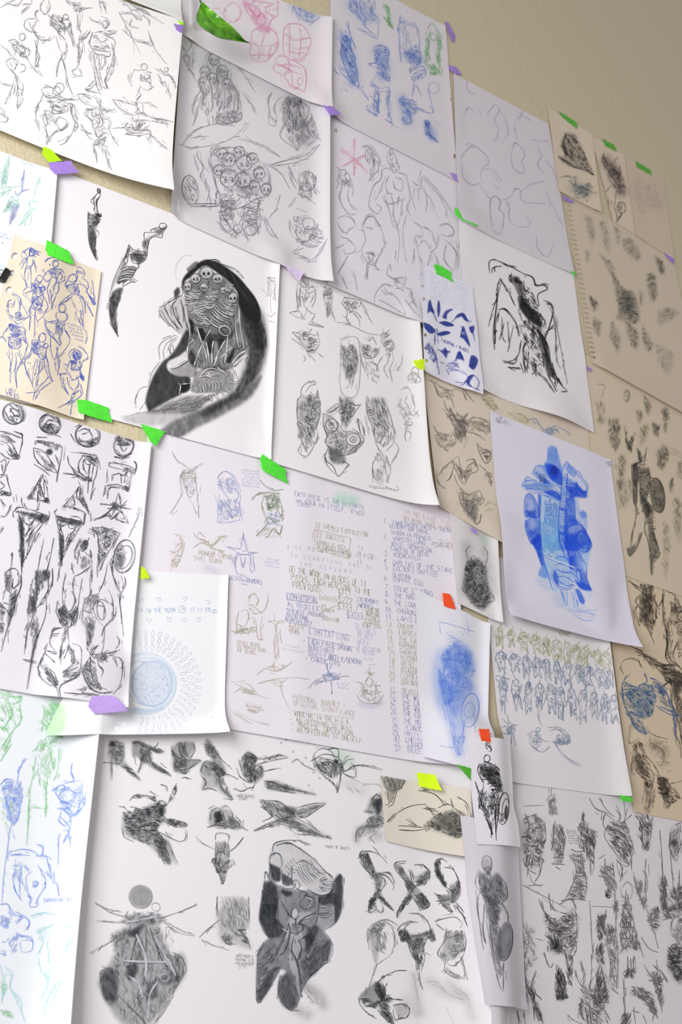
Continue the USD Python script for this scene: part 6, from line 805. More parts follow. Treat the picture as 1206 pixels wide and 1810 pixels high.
text([('REDEMPTION THERE.', 690, 933, 7.5, .17, 72), ('HIDDEN IN PROPHECY.', 692, 944, 7.5, .17, 74), ('VOICE, OPPRESSION,', 692, 964, 7.5, .17, 76), ('CONSPIRE OF DEEDS.', 692, 973, 7.5, .17, 70), ('BLAKEAN', 695, 1019, 7.5, .14, 30)], BL_, .5)
text([('TO NO LIKE THE', 713, 908, 8, .26, 84), ('DEFINING THOSE HEARTS', 714, 920, 8, .24, 86), ('SIGN', 778, 959, 7, .2, 22), ('OF PEN', 777, 967, 7, .2, 24)], rgb(150, 138, 96), .45)
fig(G, 'green_stain', rgb(150, 214, 176), 'pale green tape showing through from behind'); o(300, 700, 2.871); T('860 520 930 530', .5, 14, rgb(150, 214, 176), tex=.1); L('860 520 862 521', .01, .5, x=0)  # no stain: tape behind the sheet, its show-through painted into the paper colour
CUR.x = .7; D = dict(d=.5, w=.9)
fig(G, 'horned_figure_sketch', rgb(96, 110, 80)); L('10 280 30 320 80 360 110 370 170 340/60 370 110 375 140 360/70 380 55 420 60 500 30 560 0 600/130 380 135 450 145 560 150 620/60 400 80 450 90 500 110 510 130 470/70 440 100 480/40 580 10 600/90 500 120 560 150 620/80 390 130 390/80 400 130 440', **D); S('60 380 130 380 130 470 100 500 65 450', 60, .5, 11); fig(G, 'horned_figure_sketch', rgb(90, 120, 170)); S('80 420 120 410 130 500 95 510', 26, .4, 9)
fig(G, 'cloaked_figure_sketch', rgb(84, 120, 190)); L('240 420 260 390 290 385 320 410 350 450 360 490/250 500 245 560 240 640/280 450 310 420 340 460 350 500 330 540/250 420 270 480 300 520/360 500 355 560 370 640/240 640 300 640 360 625/290 490 320 470 340 490', **D); S('245 530 350 520 355 600 250 640', 120, .55, 11, 60); S('250 410 340 420 350 500 280 480', 50, .38, 12); S('245 420 265 440 265 480 245 460', 24, .6, 8); H('245 560 350 560 350 630 245 640', 60, 4, .4, 1.0)
fig(G, 'handwriting', rgb(92, 124, 190)); [Zz(365, 378 + i * 16, 90, .12, 15, .5, .8) for i in range(6)]
fig(G, 'horned_figure_sketch', rgb(74, 104, 56)); L('455 425 490 460 530 480 580 475/420 530 440 500 480 490 520 490 560 500/480 500 470 560 480 600 500 650/550 510 570 570 570 640/440 710 480 670 500 640/530 680 560 700 570 650/480 650 500 620 530 640 560 630/490 520 530 500 550 560 540 600', .6, 1.1); S('480 490 550 490 560 580 500 580', 120, .65, 10); fig(G, 'horned_figure_sketch', rgb(64, 100, 140)); S('490 600 560 590 565 650 500 660', 60, .6, 9); fig(G, 'horned_figure_sketch', rgb(112, 124, 64)); S('440 680 560 660 570 715 450 715', 40, .5, 10, 110)
fig(G, 'coiled_sketch', OG); L('20 700 50 710 60 760 30 820 10 880 0 890/40 700 70 740 60 800 30 870/0 800 30 790/10 850 40 840', .45, 1.0); S('30 700 70 740 50 840 10 890 0 860 30 780', 50, .45, 9)
fig(G, 'chain_sketch', OG); L('120 690 140 720 190 740 210 760/120 770 160 745 210 760 250 730 280 710/140 715 150 690 180 720/250 735 245 715 280 710 270 740/160 750 200 735/200 770 240 780 290 810/210 755 230 790', .55, 1.1)
fig(G, 'wizard_sketch', BL_); L('375 695 385 750 400 790 450 795/372 700 360 770 345 775 290 765/290 765 330 785 350 800 400 805 450 795/345 800 330 860 340 910/410 805 410 880 420 900/355 810 370 870 385 815/345 905 380 915 410 925/420 810 430 880 415 890/335 815 325 850 340 870/365 785 385 790', .48, 1.0)
fig(G, 'handwriting', OG); Wr('IRONWORK CHAINS', 140, 805, 26, .16, .5, .8, 180); Wr('THAT BURN', 120, 832, 24, .14, .5, .8, 150); fig(G, 'handwriting', BL_); [Zz(480, 825 + i * 18, 75, .2, 16, .4, .8) for i in range(3)]; Wr('CULTISTS ORNAMENTS', 300, 930, 22, .17, .5, .8, 170); L('360 950 400 960', .5)
T('190 870 230 890', .12, 9)
o(300, 1050, 2.871)
fig(G, 'seated_figure_sketch', OG); L('400 40 410 10 430 0 450 30 440 60/390 50 430 70 470 100/350 90 340 150 350 190 400 190 440 180/360 90 390 80 400 120 380 170/400 70 430 100 470 90/470 110 460 180 465 230 445 225 440 160/310 190 360 190 380 180/500 0 490 60 470 90/400 130 430 120 440 160/340 150 380 170', .5, 1.0); S('330 180 440 170 430 200 330 205', 40, .6, 11, 5)
fig(G, 'handwriting', OG); [Wr(t, 340, y, 18, .16, .45, .8, r) for t, y, r in (('OCCULT BLOCK', 250, 120), ('IN PRAYER READ', 272, 150), ('THE VESSEL.', 292, 110))]
fig(G, 'star_figure_sketch', OG); L('530 100 540 140 580 145 545 150 540 190 530 150 500 140 535 135/545 190 550 280 540 340/560 180 570 250/535 190 530 330/440 410 480 380 530 370 570 380 620 345/530 340 530 380 560 385 580 360/450 455 500 440 560 430 640 425 705 435/520 440 560 450 600 430/560 460 570 500 590 550 605 580/560 440 575 470/500 385 550 395', .45, .9)
fig(G, 'star_figure_sketch', BL_); L('800 350 805 390 830 420 870 400/810 390 780 420 740 440 700 480/780 430 820 440 860 420 910 415/780 420 810 400 840 430 800 440/820 440 825 480 825 510/740 460 780 440', .58, 1.1); S('770 410 840 400 860 430 790 445', 50, .6, 9)
fig(G, 'handwriting', BL_); Zz(845, 460, 60, .15, 18, .5); Zz(850, 478, 60, .15, 16, .5); fig(G, 'handwriting', OG); Zz(600, 170, 60, .12, 18, .45); Zz(600, 190, 50, .12, 18, .45); Zz(570, 262, 90, .2, 18, .45); Zz(570, 282, 110, .2, 18, .45); Zz(985, 335, 60, .12, 18, .45); Zz(1010, 360, 50, .12, 16, .45)
fig(G, 'lotus_figure_sketch', rgb(92, 112, 60)); L('1015 370 1015 420/990 400 1045 400/1000 385 1030 420/1010 420 995 450 1015 470 1030 445 1015 425/950 445 980 460 990 500 970 520/1030 460 1070 465/1040 460 1050 500 1060 520/950 510 970 540 1020 555 1060 545 1085 510/980 500 1000 530 1020 540 1050 520/1000 480 1010 510 1030 490', .52, 1.0); S('960 490 1070 490 1060 540 980 540', 40, .5, 9); T('970 560 1030 570 1080 550', .15, 6, BL_)
fig(G, 'swirl_sketch', OG); L('310 440 360 470 420 500 500 530/320 500 380 480 430 500/380 570 420 570 480 595/310 590 360 630 420 660/390 585 430 600 460 590/330 600 420 640 510 665/330 440 400 460 440 500', .36, .9); S('350 460 430 490 440 510 370 500', 34, .45, 9, 20); S('390 560 460 570 460 600 400 600', 26, .4, 9, 20)
# ---- moon page
CUR.x = 0; G = moon; MB = rgb(126, 164, 214); o(0, 1050, 2.871)
def heart(x, y, s): L(f'{x} {y+s} {x-s} {y-.2*s} {x-.7*s} {y-.9*s} {x} {y-.3*s} {x+.7*s} {y-.9*s} {x+s} {y-.2*s} {x} {y+s}', .5, .9, 1, .3)
fig(G, 'heart_sketch', MB, 'rows of small blue hearts'); [heart(x, y, 13) for x, y in ((715, 32), (802, 30), (938, 22), (1055, 40), (755, 133), (858, 128), (935, 130), (1010, 128))]
fig(G, 'handwriting', MB); Wr('IS IN THE MOON', 700, 92, 22, .0, .6, .9, 190); C(925, 78, 16, 18, d=.6); L('915 88 905 95/925 80 935 72', .6); Wr('11:11 PM', 965, 93, 24, .01, .6, .9, 105); C(1090, 88, 9, d=.6)
fig(G, 'moon_drawing', MB, 'blue dotted moon ringed with petals'); F(el(770, 455, 105, 118), .2, 3, .2); t = np.linspace(-2.4, 2.0, 40)
L(' '.join(f'{740+150*math.cos(a):.0f} {455+148*math.sin(a):.0f}' for a in t), .35, 3.2, 4, 2.4); L(' '.join(f'{740+138*math.cos(a):.0f} {455+132*math.sin(a):.0f}' for a in t), .3, 2.6, 4, 2.0); C(770, 455, 100, 112, d=.4, w=1.4, p=3); L('640 420 680 350 740 345/660 510 700 550 790 570', .45, 2.2, 3, 1.4); S(el(730, 455, 175, 165), 60, .14, 9)
r_ = np.random.default_rng(4); [put((np.array([[x, y], [x + 5, y + 2.5]]) / CUR.k + CUR.o)[None], 1.0, .55) for x, y in r_.uniform((675, 350), (865, 560), (130, 2)) if (x - 770) ** 2 / 92 ** 2 + (y - 455) ** 2 / 104 ** 2 < 1]; T('640 590 740 600 820 580', .2, 6)
fig(G, 'petal_sketch', rgb(150, 166, 206), 'ring of small petals')
for R_, n in ((190, 22), (226, 25), (262, 26)):
    for k in range(n):
        a = -1.75 + 3.6 * (k + .3 * (R_ % 7) / 7) / n; x, y = 745 + R_ * math.cos(a) * 1.0, 455 + R_ * .98 * math.sin(a); C(x, y, 17, 7, math.degrees(a) + 5, .42, .8, 1, .4)
T('70 640 90 700', .0, 2); fig(G, 'green_stain', rgb(140, 222, 120), 'green tape showing through from behind'); F('245 560 320 560 340 620 320 700 240 720 225 640', .45, 6, .2); L('280 600 281 601', .01, .5, x=0)  # tape seen through the thin page, painted as a green tint in its colour
# ---- lower left crayon sheet
CUR.x = 1.0; G = crayon; CG, CB, CT = rgb(66, 170, 62), rgb(58, 98, 214), rgb(116, 192, 192); o(0, 1050, 2.871)
fig(G, 'green_crayon_figure', CG); S('0 490 40 490 110 520 100 620 60 720 10 830 0 840', 120, .62, 14, 70); L('0 500 40 520 110 530 60 560 20 540/100 560 105 640 60 700 10 780/30 520 60 600 20 680/60 760 20 820 0 850', .6, 1.2)
fig(G, 'green_crayon_figure', CG); S('240 560 310 560 330 700 310 760 230 790 170 800 180 770 230 720', 200, .66, 12); L('215 560 230 620 210 700/165 800 210 760 260 800 240 880/180 820 170 900 150 1000 140 1180/240 900 235 1000 230 1130/300 780 290 900 270 950/200 640 240 680 190 690', .55, 1.3); S('170 800 260 780 290 860 240 960 220 1030 190 900', 80, .6, 14, 75); T('270 560 290 640 280 700', .35, 10)
fig(G, 'blue_crayon_figure', CB); S('0 960 40 930 100 950 120 990 90 1020 100 1100 60 1180 40 1140 30 1040', 150, .7, 11, 60); L('135 835 100 880 90 960 115 1000/0 970 30 940 60 950 30 990 10 990/20 1030 50 1110 70 1170/100 1040 95 1120 70 1170/40 1040 100 1030', .62, 1.3); o(0, 1390, 2.871); S('0 0 110 0 115 60 80 160 60 190 40 150 10 60', 120, .55, 13, 80); L('70 180 50 220 40 300 20 450 10 600/20 30 40 120 60 190/110 30 100 110 70 180', .5, 1.2); fig(G, 'green_crayon_figure', CG); S('10 60 60 40 60 150 40 230 10 160', 40, .45, 13, 80); L('145 0 150 100 135 300/230 0 235 150/160 100 240 115', .4, 1.1); o(0, 1050, 2.871)
fig(G, 'blue_crayon_figure', CB); L('365 860 360 900 375 940 370 960/265 1000 310 970 330 980 300 1020/330 960 380 950 415 960 410 1000 380 1010 340 980/410 1000 430 1050 400 1100 360 1130/300 1040 330 1060 370 1050/290 1090 330 1100 360 1150 350 1206/310 1110 300 1150 330 1180', .68, 1.3); S('320 960 410 960 420 1050 350 1110 310 1060', 90, .55, 11); o(0, 1390, 2.871); L('270 0 300 60 360 80 400 30/300 110 350 120 360 160 330 200/300 150 330 180 350 220 320 280/320 220 350 235 320 290/350 240 355 310/425 60 400 100 380 160/300 240 295 400', .6, 1.2); S('290 0 420 0 410 80 330 180 300 120', 70, .55, 12)
fig(G, 'blue_crayon_figure', CB); L('30 360 60 330 120 320 170 330 200 350 240 355 260 370/50 350 100 345 150 350/80 370 75 430 65 460 80 530 110 580/110 400 100 500 105 570/160 430 130 460 140 540 160 570 150 610 190 605 190 570 230 500 220 440 190 400/185 295 215 310 210 350 180 350/235 360 250 420 270 480 290 500 300 560/165 485 190 490 175 515 165 485/120 400 150 430/240 430 260 470', .65, 1.3); S('60 400 110 380 105 480 75 480', 26, .5, 9)
fig(G, 'handwriting', CB); Wr('THRASHING OUT', 220, 590, 20, -.06, .55, .9, 150)
fig(G, 'blue_crayon_figure', CB); L('0 600 40 600 60 650 120 660 150 690 140 730/0 660 40 680 30 720 0 690/80 750 110 760 160 770 160 830 110 840 100 790/0 850 30 850 20 860/60 830 50 790 90 760/10 790 30 790/120 660 80 700', .65, 1.4); S('0 650 60 660 40 720 0 700', 34, .6, 10); S('60 760 100 760 90 830 60 850', 30, .5, 9)
fig(G, 'teal_crayon_figure', CT); L('150 660 220 640 290 650 300 630/190 740 230 720 270 700/200 730 220 790 190 850/260 740 240 800 250 860 240 920/190 860 210 940 240 970/250 930 240 1000 210 1080/310 720 360 700/320 980 280 1060 250 1150/300 980 240 1080 220 1190/350 780 330 830', .5, 1.3); S('190 720 270 700 250 790 200 790', 30, .4, 11); T('230 960 240 980', .3, 5)
fig(G, 'teal_crayon_figure', CT); L('20 910 60 950 50 1020 100 1080 110 1140/0 900 20 1000 10 1100/60 1040 90 1100 130 1200/40 950 70 960', .5, 1.3); fig(G, 'green_crayon_figure', CG); S('0 990 30 980 30 1040 10 1060', 34, .6, 10, 90); S('0 1130 60 1150 70 1180 10 1160', 34, .55, 9)
# ---- spear points
G = spears; o(0, 240, 7.545); CUR.x = .5; SG, SB = rgb(84, 186, 150), rgb(96, 112, 196)
fig(G, 'spear_sketch', SG); L('125 270 80 380 40 500 20 650/120 300 100 450 70 660/0 500 90 520/0 600 80 640/20 650 70 680/0 770 60 740 30 800 0 820/10 680 40 720 20 780/70 680 150 690 280 660/40 770 150 720', .5, 1.2); S('40 480 100 420 80 640 20 640', 60, .35, 16, 100)
fig(G, 'spear_sketch', SG); L('150 820 200 860 240 900/130 850 180 900 230 920/40 1020 80 940 130 840/50 1020 110 980 160 930/160 880 200 930 250 900', .55, 1.1); S('60 1000 140 860 160 920', 40, .4, 12, 120); C(190, 840, 45, 30, 30, d=.4); fig(G, 'spear_sketch', SB); L('320 460 300 560 290 750/330 460 310 600/200 740 200 770 250 795/160 930 140 1060 130 1180/250 910 210 1020 130 1180/240 790 290 740 370 710', .6, 1.3); S('160 930 250 910 200 1050 135 1170', 70, .35, 16, 100)
fig(G, 'spear_sketch', rgb(110, 216, 168)); L('530 540 490 650 450 800/530 560 520 650/420 850 450 880 490 870/400 870 390 940 440 970 480 960/380 960 410 990 460 1000/390 990 340 1080 250 1200/420 1020 350 1110 260 1200/340 1120 335 1200/430 1050 390 1190', .55, 1.2)
fig(G, 'handwriting', rgb(140, 200, 170)); Wr('CRAZY', 300, 375, 46, .22, .4, 1.0, 230); fig(G, 'handwriting', rgb(84, 112, 200)); Zz(-40, 1310, 160, .22, 36, .6, .9); Zz(-40, 1352, 190, .2, 36, .6, .9); C(38, 1425, 8, 12, d=.5); T('-10 1730 50 1750', .2, 4, SG)
# ---- big sheet of dark creatures
CUR.x = .6; G = creatures; D = dict(d=.7, w=1.1); PC = rgb(42, 46, 48); o(180, 1290, 5.004)
def cr(name, fills, scr, lines, col=PC, label=None):
    fig(G, name, col, label)
    for s, d, sf in fills: F(s, d, sf, .45)
    for a in scr: S(*a)
    if lines: L(lines, **D)
cr('leaping_creature_sketch', [('70 90 130 90 200 160 190 230 230 310 340 450 200 350 130 300 90 320 80 440 70 300 50 210', .35, 4)], [('60 110 200 110 200 240 130 330 90 300', 90, .65, 11), ('150 290 240 330 340 440 230 380', 40, .7, 12, 40)], '60 210 100 180 170 200/10 295 60 290 110 300/90 210 85 320 90 430/130 100 160 160 190 210/110 220 180 220 170 290 130 300/170 320 250 370 340 445/80 130 110 110 130 150'); F(el(92, 125, 22, 26), .6, 3)
cr('leaping_creature_sketch', [('270 110 340 100 420 150 550 190 500 210 440 180 450 280 600 400 470 350 380 300 320 380 350 290 300 230 270 230', .5, 4)], [('340 170 440 160 440 290 350 290', 90, .65, 10), ('270 100 400 130 540 190 480 200 400 160', 60, .75, 11, 25), ('440 290 610 400 480 350', 50, .7, 12, 35)], '270 120 330 105 420 160 550 190/280 230 300 300 310 310/500 110 470 150 430 170/350 290 320 380/470 300 540 350 610 400')
cr('horned_bloom_sketch', [('620 160 680 110 800 110 820 180 760 260 880 275 790 340 740 390 640 360 620 260', .42, 4)], [('620 170 680 250 760 260 740 380 650 360', 110, .7, 11), ('660 120 720 120 740 240 690 240', 50, .65, 12, 80)], '620 130 620 200 680 250 750 260 800 220 825 170 810 100/690 110 690 200 740 250/730 110 740 180 760 240/770 270 860 265 880 275/760 350 820 310 860 280/640 370 680 350 730 390 770 360/700 430 740 420 800 440')
cr('twisting_creature_sketch', [('900 130 950 90 1040 230 1100 380 1040 420 900 400 870 370 900 290 970 270', .45, 4), ('900 400 1050 430 1080 520 1160 610 1060 560 1000 510 890 530', .3, 5)], [('900 300 1000 290 1100 380 1050 420 980 380', 90, .75, 11, 30), ('910 150 960 110 1040 230 1000 260 940 220', 70, .55, 11), ('1000 420 1070 440 1150 600 1080 560', 50, .65, 12, 60)], '920 80 990 170 1050 250 1150 350/870 370 900 290 950 275 1000 330/1050 380 1130 400 1206 440/880 400 920 470 890 530 950 520 1020 545/1060 520 1110 570 1160 612 1070 605/1000 410 1040 470 1060 530')
cr('spiny_skull_creature_drawing', [('190 750 330 720 480 640 560 680 560 780 740 840 700 855 560 820 480 900 600 1000 600 1190 400 1000 280 960 190 900', .42, 6)], [('200 730 480 660 560 760 480 880 540 960 420 1020 280 960 200 830', 330, .85, 12, 30, 45, 1.2), ('460 960 560 980 600 1190 580 1190 500 1080', 70, .8, 15, 62, 12, 1.2), ('540 780 740 830 740 855 640 850', 60, .85, 10, 15), ('260 600 340 570 470 600 480 640 380 600', 50, .8, 10, 10), ('600 600 660 470 665 530 620 640', 40, .8, 10, 110), ('490 650 570 640 560 760 500 750', 60, .9, 8)], '145 680 200 690 250 740/250 630 300 580 380 585 470 610/665 470 620 560 580 660/580 540 570 500 520 485/540 800 640 850 740 855 740 825 620 790/560 900 620 960 700 990 740 960 740 880/180 870 200 950 280 990/500 1080 560 1190/540 980 600 1190/580 980 670 1190/250 680 340 700 380 760/420 540 500 590/180 770 240 840 360 860/440 880 540 920 620 970')
F('390 690 420 700 430 760 400 770', .8, 2); F('510 690 545 690 540 760 515 760', .85, 2); C(528, 655, 32, 28, d=.7)
cr('horned_beetle_sketch', [('960 700 1040 690 1140 720 1180 800 1206 860 960 850', .3, 4)], [('1000 720 1060 730 1080 800 1000 830', 70, .9, 9), ('1000 820 1180 840 1150 870 1000 860', 50, .75, 11, 5)], '960 800 965 730 1020 690 1060 720 1090 800/1060 690 1110 680 1150 730 1160 780/930 862 1010 840 1100 860 1206 885/1000 830 1050 800 1120 820 1180 800/1000 820 1010 760 1040 730'); F('1010 740 1050 730 1070 800 1020 820', .75, 3); o(300, 1390, 2.871); L('330 150 360 180 370 210 400 225/200 205 240 190/270 180 330 190', .7, 1.1); S('290 150 370 180 380 220 300 210', 70, .55, 11)
cr('horned_skull_sketch', [('235 290 295 290 300 370 270 490 250 440 230 380', .3, 4)], [('215 370 240 360 300 370 310 400 285 440 275 490 255 450 225 410', 120, .8, 9), ('240 280 295 280 295 360 240 350', 40, .5, 11, 85)], '130 255 170 290 230 320/375 260 340 300 305 330/232 270 235 240 270 235 300 250 295 290/235 280 232 370/297 290 300 360/210 390 220 370 240 380/310 370 315 400 295 420/250 440 270 495 285 430/230 350 260 330 290 350/240 300 265 320 290 300')
o(300, 1050, 2.871)
cr('coiled_creature_drawing', [('370 830 400 800 440 830 430 880 470 870 470 930 420 960 370 910', .45, 4)], [('370 830 400 805 440 830 430 900 380 910', 110, .85, 9, None, 40, 1.1), ('420 880 475 880 470 930 400 960 370 910', 80, .8, 9), ('430 830 520 825 580 815 520 840', 40, .8, 11, -8)], '365 900 360 850 390 805 430 820 440 850/440 840 500 830 560 815 600 830/450 860 520 845 600 828/340 880 360 930 410 960 430 930/470 900 520 890 565 882/370 960 390 985 420 980 440 950/420 880 450 870 470 900 450 930/320 990 370 1000 410 980/400 840 420 860 410 890')
cr('lying_creature_sketch', [('480 950 540 950 620 980 740 1018 600 1000 500 990', .42, 5)], [('480 950 550 955 640 990 590 1000 500 985', 90, .65, 11, 15)], '480 950 520 955 600 985 740 1018/490 980 560 1000 640 1010'); C(515, 962, 16, 12, d=.8)
cr('tangled_creature_drawing', [('740 860 860 850 880 900 830 930 750 900', .2, 6)], [('730 860 780 830 870 850 890 900 830 935 750 900', 130, .8, 11, None, 40, 1.1)], '620 860 650 840 680 870 740 900/735 880 730 820 770 785 820 800 840 850/760 880 740 840 780 815 850 830 880 870/715 850 760 830 830 860 850 900/870 880 900 840 930 838/890 900 940 870 1000 870 1080 890/880 910 940 930 945 890/800 790 850 785 860 840/800 930 840 970 850 1010/870 900 865 950 850 1010/760 900 790 930 840 970/880 900 940 880 920 860/740 870 780 900 850 920/790 850 830 880 870 860'); F(el(845, 850, 14, 12), .9, 1.5); C(800, 880, 30, 28, d=.75); C(845, 890, 24, 22, d=.7); T('850 810 910 850', .35, 15, rgb(150, 200, 160)); [T(f'{x} {y} {x+2} {y+1}', .4, 2) for x, y in ((565, 755), (625, 800), (690, 830), (760, 935), (730, 905), (590, 740), (705, 970))]; T('900 960 980 1000', .08, 14)
L('930 940 980 960 1060 970 1080 1000/900 980 930 1010/940 990 970 1010', .3, .9); fig(G, 'handwriting'); Wr('UNDERWORLD', 340, 1030, 16, .05, .45, .8, 90); Wr('CRAB', 350, 1045, 14, .05, .45, .8, 45)
o(300, 1390, 2.871)
cr('crossed_limbs_creature_drawing', [('460 70 560 90 640 120 720 100 790 85 700 140 640 170 740 220 820 265 700 240 600 200 520 190 430 225 540 170 520 140', .35, 5)], [('460 70 560 80 640 150 560 170 480 110', 90, .65, 13, 40), ('520 180 620 150 700 210 820 260 660 240 580 200', 110, .7, 14, 35), ('430 225 560 170 560 200', 40, .5, 12, -25), ('640 120 790 85 660 160', 50, .45, 14, -25)], '460 75 500 130 560 160 620 200 700 230 820 265/470 70 550 75 600 110 640 160/640 110 720 90 790 88/430 225 500 190 560 170/640 160 700 190 760 230/790 90 700 150 660 160/460 100 520 150 470 180/600 200 640 240 700 245'); F('580 100 640 110 630 150 600 140', .6, 4)
cr('hooded_mollusc_drawing', [('1020 60 1075 40 1080 150 1060 200 990 220 960 220 950 270 1000 180 1040 150 1000 130', .38, 5)], [('1030 60 1075 70 1070 140 1040 130', 70, .85, 10, 80, 25), ('1000 160 1085 150 1080 210 1000 200', 60, .55, 12, 0), ('960 200 1080 200 1040 230 960 260', 40, .4, 14)], '1020 100 1030 60 1050 40 1075 70 1070 130/1000 170 1040 150 1085 160/1000 190 1040 200 1085 185/945 280 950 230 990 200 1040 210/985 130 1030 130/1050 60 1045 100 1060 150/1040 290 1020 260 1050 240'); F('1045 65 1068 75 1062 130 1048 110', .85, 3); T('960 220 950 270', .25, 9); T('1020 230 1060 250', .18, 14)
# the shell-backed giant
fig(G, 'shell_giant_drawing', rgb(40, 44, 48), 'shaded shell-backed giant cradling a thin skeleton'); B_ = lambda s, d, sf=2.5, tx=.3: F(s, d, sf, tx)
B_('480 480 520 480 570 520 700 530 800 560 830 480 872 455 872 610 840 690 780 730 820 790 810 870 740 940 690 990 640 1120 600 1130 560 1090 550 1000 590 940 540 940 500 1040 445 1090 445 860 480 790 500 765 460 690 455 650', .55, 3, .35)
B_('480 490 520 490 550 560 540 660 580 720 560 760 500 765 460 690 458 640', .72); B_('505 390 530 400 560 420 560 480 520 470', .9); B_('570 440 620 470 620 500 580 500', .75); B_('570 520 620 540 600 560 570 540', .9); B_('840 470 872 455 872 610 845 690 835 640', .75, 1.5); B_('755 560 835 540 840 600 800 610 760 590', .8, 2); B_('445 1050 500 950 560 920 500 1040 445 1090', .55); B_('690 760 740 760 700 850 690 800', .75); B_('660 890 720 860 810 780 800 870 700 980', .4); B_('560 960 640 940 650 1100 600 1130 555 1060', .35, 5); B_('480 600 545 600 540 640 470 650', .6); B_('700 720 760 700 740 760 690 780', .7)
F('530 290 600 280 700 340 780 430 830 480 820 540 760 550 700 520 640 500 560 470 510 400 505 350', .16, 3, .4); T('560 320 640 400', .25, 14, rgb(236, 236, 238)); F('590 700 630 640 660 640 720 640 700 680 660 700 680 790 650 880 660 1060 620 940 600 860 610 760 560 820 520 920 600 720', .62, 2, .2, rgb(205, 206, 212)); F('760 610 830 600 830 700 770 720 740 690', .55, 2, .3, rgb(190, 192, 198)); F(el(635, 645, 18, 28), .8, 1.5, .1, rgb(212, 212, 216))
L('520 330 530 290 580 275 650 275 715 295/540 300 600 285 650 310 720 360 780 420 830 470/505 370 520 340 560 350 570 400/480 470 485 430 500 450 530 500 600 520/510 400 510 460 560 510 620 520 640 490/570 420 575 500/620 400 620 480 650 520 700 540/640 390 680 380 720 400/700 520 750 550 800 550 830 520 830 480/750 440 800 440 830 460/760 480 800 470/480 480 470 560 455 650 465 720 500 765/550 560 540 660 570 710/470 600 540 600/465 660 545 650/480 700 550 690/835 480 872 455 873 610 840 690 780 730/760 560 755 620 740 700/445 860 445 1090 500 1030 560 930/480 790 445 870/780 730 820 790 815 870 700 980 640 1120/560 960 555 1060 600 1130 660 1140/440 1040 480 1020/680 560 700 550 720 600', .75, 1.2); S('480 480 550 500 540 660 560 760 500 765 460 690', 110, .75, 12, 80, 30); S('445 870 560 780 540 920 500 1030 445 1085', 90, .5, 14, -50, 15); S('690 770 815 780 810 870 700 970 670 880', 90, .55, 14, -50, 20); S('560 960 650 950 640 1110 580 1110', 60, .4, 14, 80, 20)
RB(700, 440, 120, 100, 8, 55, .55, 1.1); RB(620, 410, 70, 80, 5, 40, .5, 1.0); RB(790, 500, 70, 60, 5, 20, .6, 1.0); RB(790, 640, 80, 60, 5, -8, .6, 1.2); C(700, 590, 40, 30, -20, .6, 1.2); C(640, 500, 20, 24, d=.6); C(540, 380, 34, 44, d=.55)
L('565 580 600 640 620 670/740 640 680 670 650 700/640 660 640 700 650 740/600 690 610 740 590 830 560 860/660 690 720 740 660 780/630 760 620 830 650 900 660 980 670 1070/660 780 670 830 640 890/620 700 660 700 680 720 640 750 620 730/600 720 570 790 540 860/680 860 710 880 740 820', .85, 1.3); RB(640, 715, 44, 44, 5, 10, .75, 1.0); C(635, 645, 18, 28, d=.75); S('590 790 680 780 660 880 600 880', 40, .6, 10, 80); L('690 560 720 580 700 620/570 720 600 740', .9, 2.0, 1, .3, 1, rgb(206, 206, 212), 0); T('680 1000 760 1060 780 1110', .22, 12); T('640 1130 700 1160', .2, 12); S('680 990 740 1040 760 1100 690 1120', 40, .3, 14, 50)
o(0, 1390, 2.871)
cr('sun_faced_creature_drawing', [('570 750 700 690 800 700 860 850 930 850 940 950 870 1060 760 1206 620 1206 510 1030 510 970 580 850', .38, 7), ('510 950 560 920 600 1000 570 1110 520 1060', .6, 4), ('640 910 690 900 690 960 650 980', .8, 3), ('660 730 730 700 700 760 650 760', .75, 3), ('800 980 880 940 910 980 830 1010', .5, 4), ('745 1000 790 990 800 1060 750 1080', .5, 4), ('680 840 720 830 720 880 690 880', .2, 3)], [('580 740 860 720 900 900 880 1040 760 1206 640 1206 580 1080 560 900', 330, .55, 15, 78, 35, 1.1), ('510 970 600 900 590 1100 530 1080', 100, .75, 13, 80), ('880 840 940 880 930 960 870 1040 900 940', 60, .7, 13, 80), ('560 760 660 700 640 850 580 860', 60, .65, 12)], '485 595 560 640 630 660/490 685 570 690 640 690/620 640 540 620 480 590/1000 600 900 640 810 670/985 760 900 740 830 690/830 680 920 730 985 755/450 850 540 800 600 760/620 890 740 900 860 890/870 840 920 870 945 930 920 980 870 1060/510 1000 510 940 560 920/600 1060 700 1160 740 1206/780 1206 860 1080/690 740 740 840 740 900/740 700 740 880/800 760 860 860 900 960/640 700 690 680 740 660 790 690/640 640 650 670 690 690/740 980 700 1060 740 1160/700 720 680 820 660 900/760 720 820 880 880 960/590 800 620 760 640 720/880 1060 820 1160 780 1206')
F(el(715, 560, 56, 56), .42, 4, .3); C(715, 560, 58, 58, d=.4); F('630 660 800 650 830 690 640 700', .35, 5); C(790, 612, 22, 22, d=.4); [L(s, .85, 3.2, 1, .4, 1, rgb(212, 210, 216), 0) for s in ('620 885 740 890 850 890', '690 750 735 860 740 980', '780 760 850 880 890 960', '640 690 700 680 800 660', '650 960 700 1000 720 1060', '800 990 760 1060 750 1180')]; C(835, 970, 24, 18, light=1, col=rgb(212, 210, 216), w=3); S('640 640 810 630 820 700 650 690', 60, .6, 10)
o(300, 1390, 2.871)
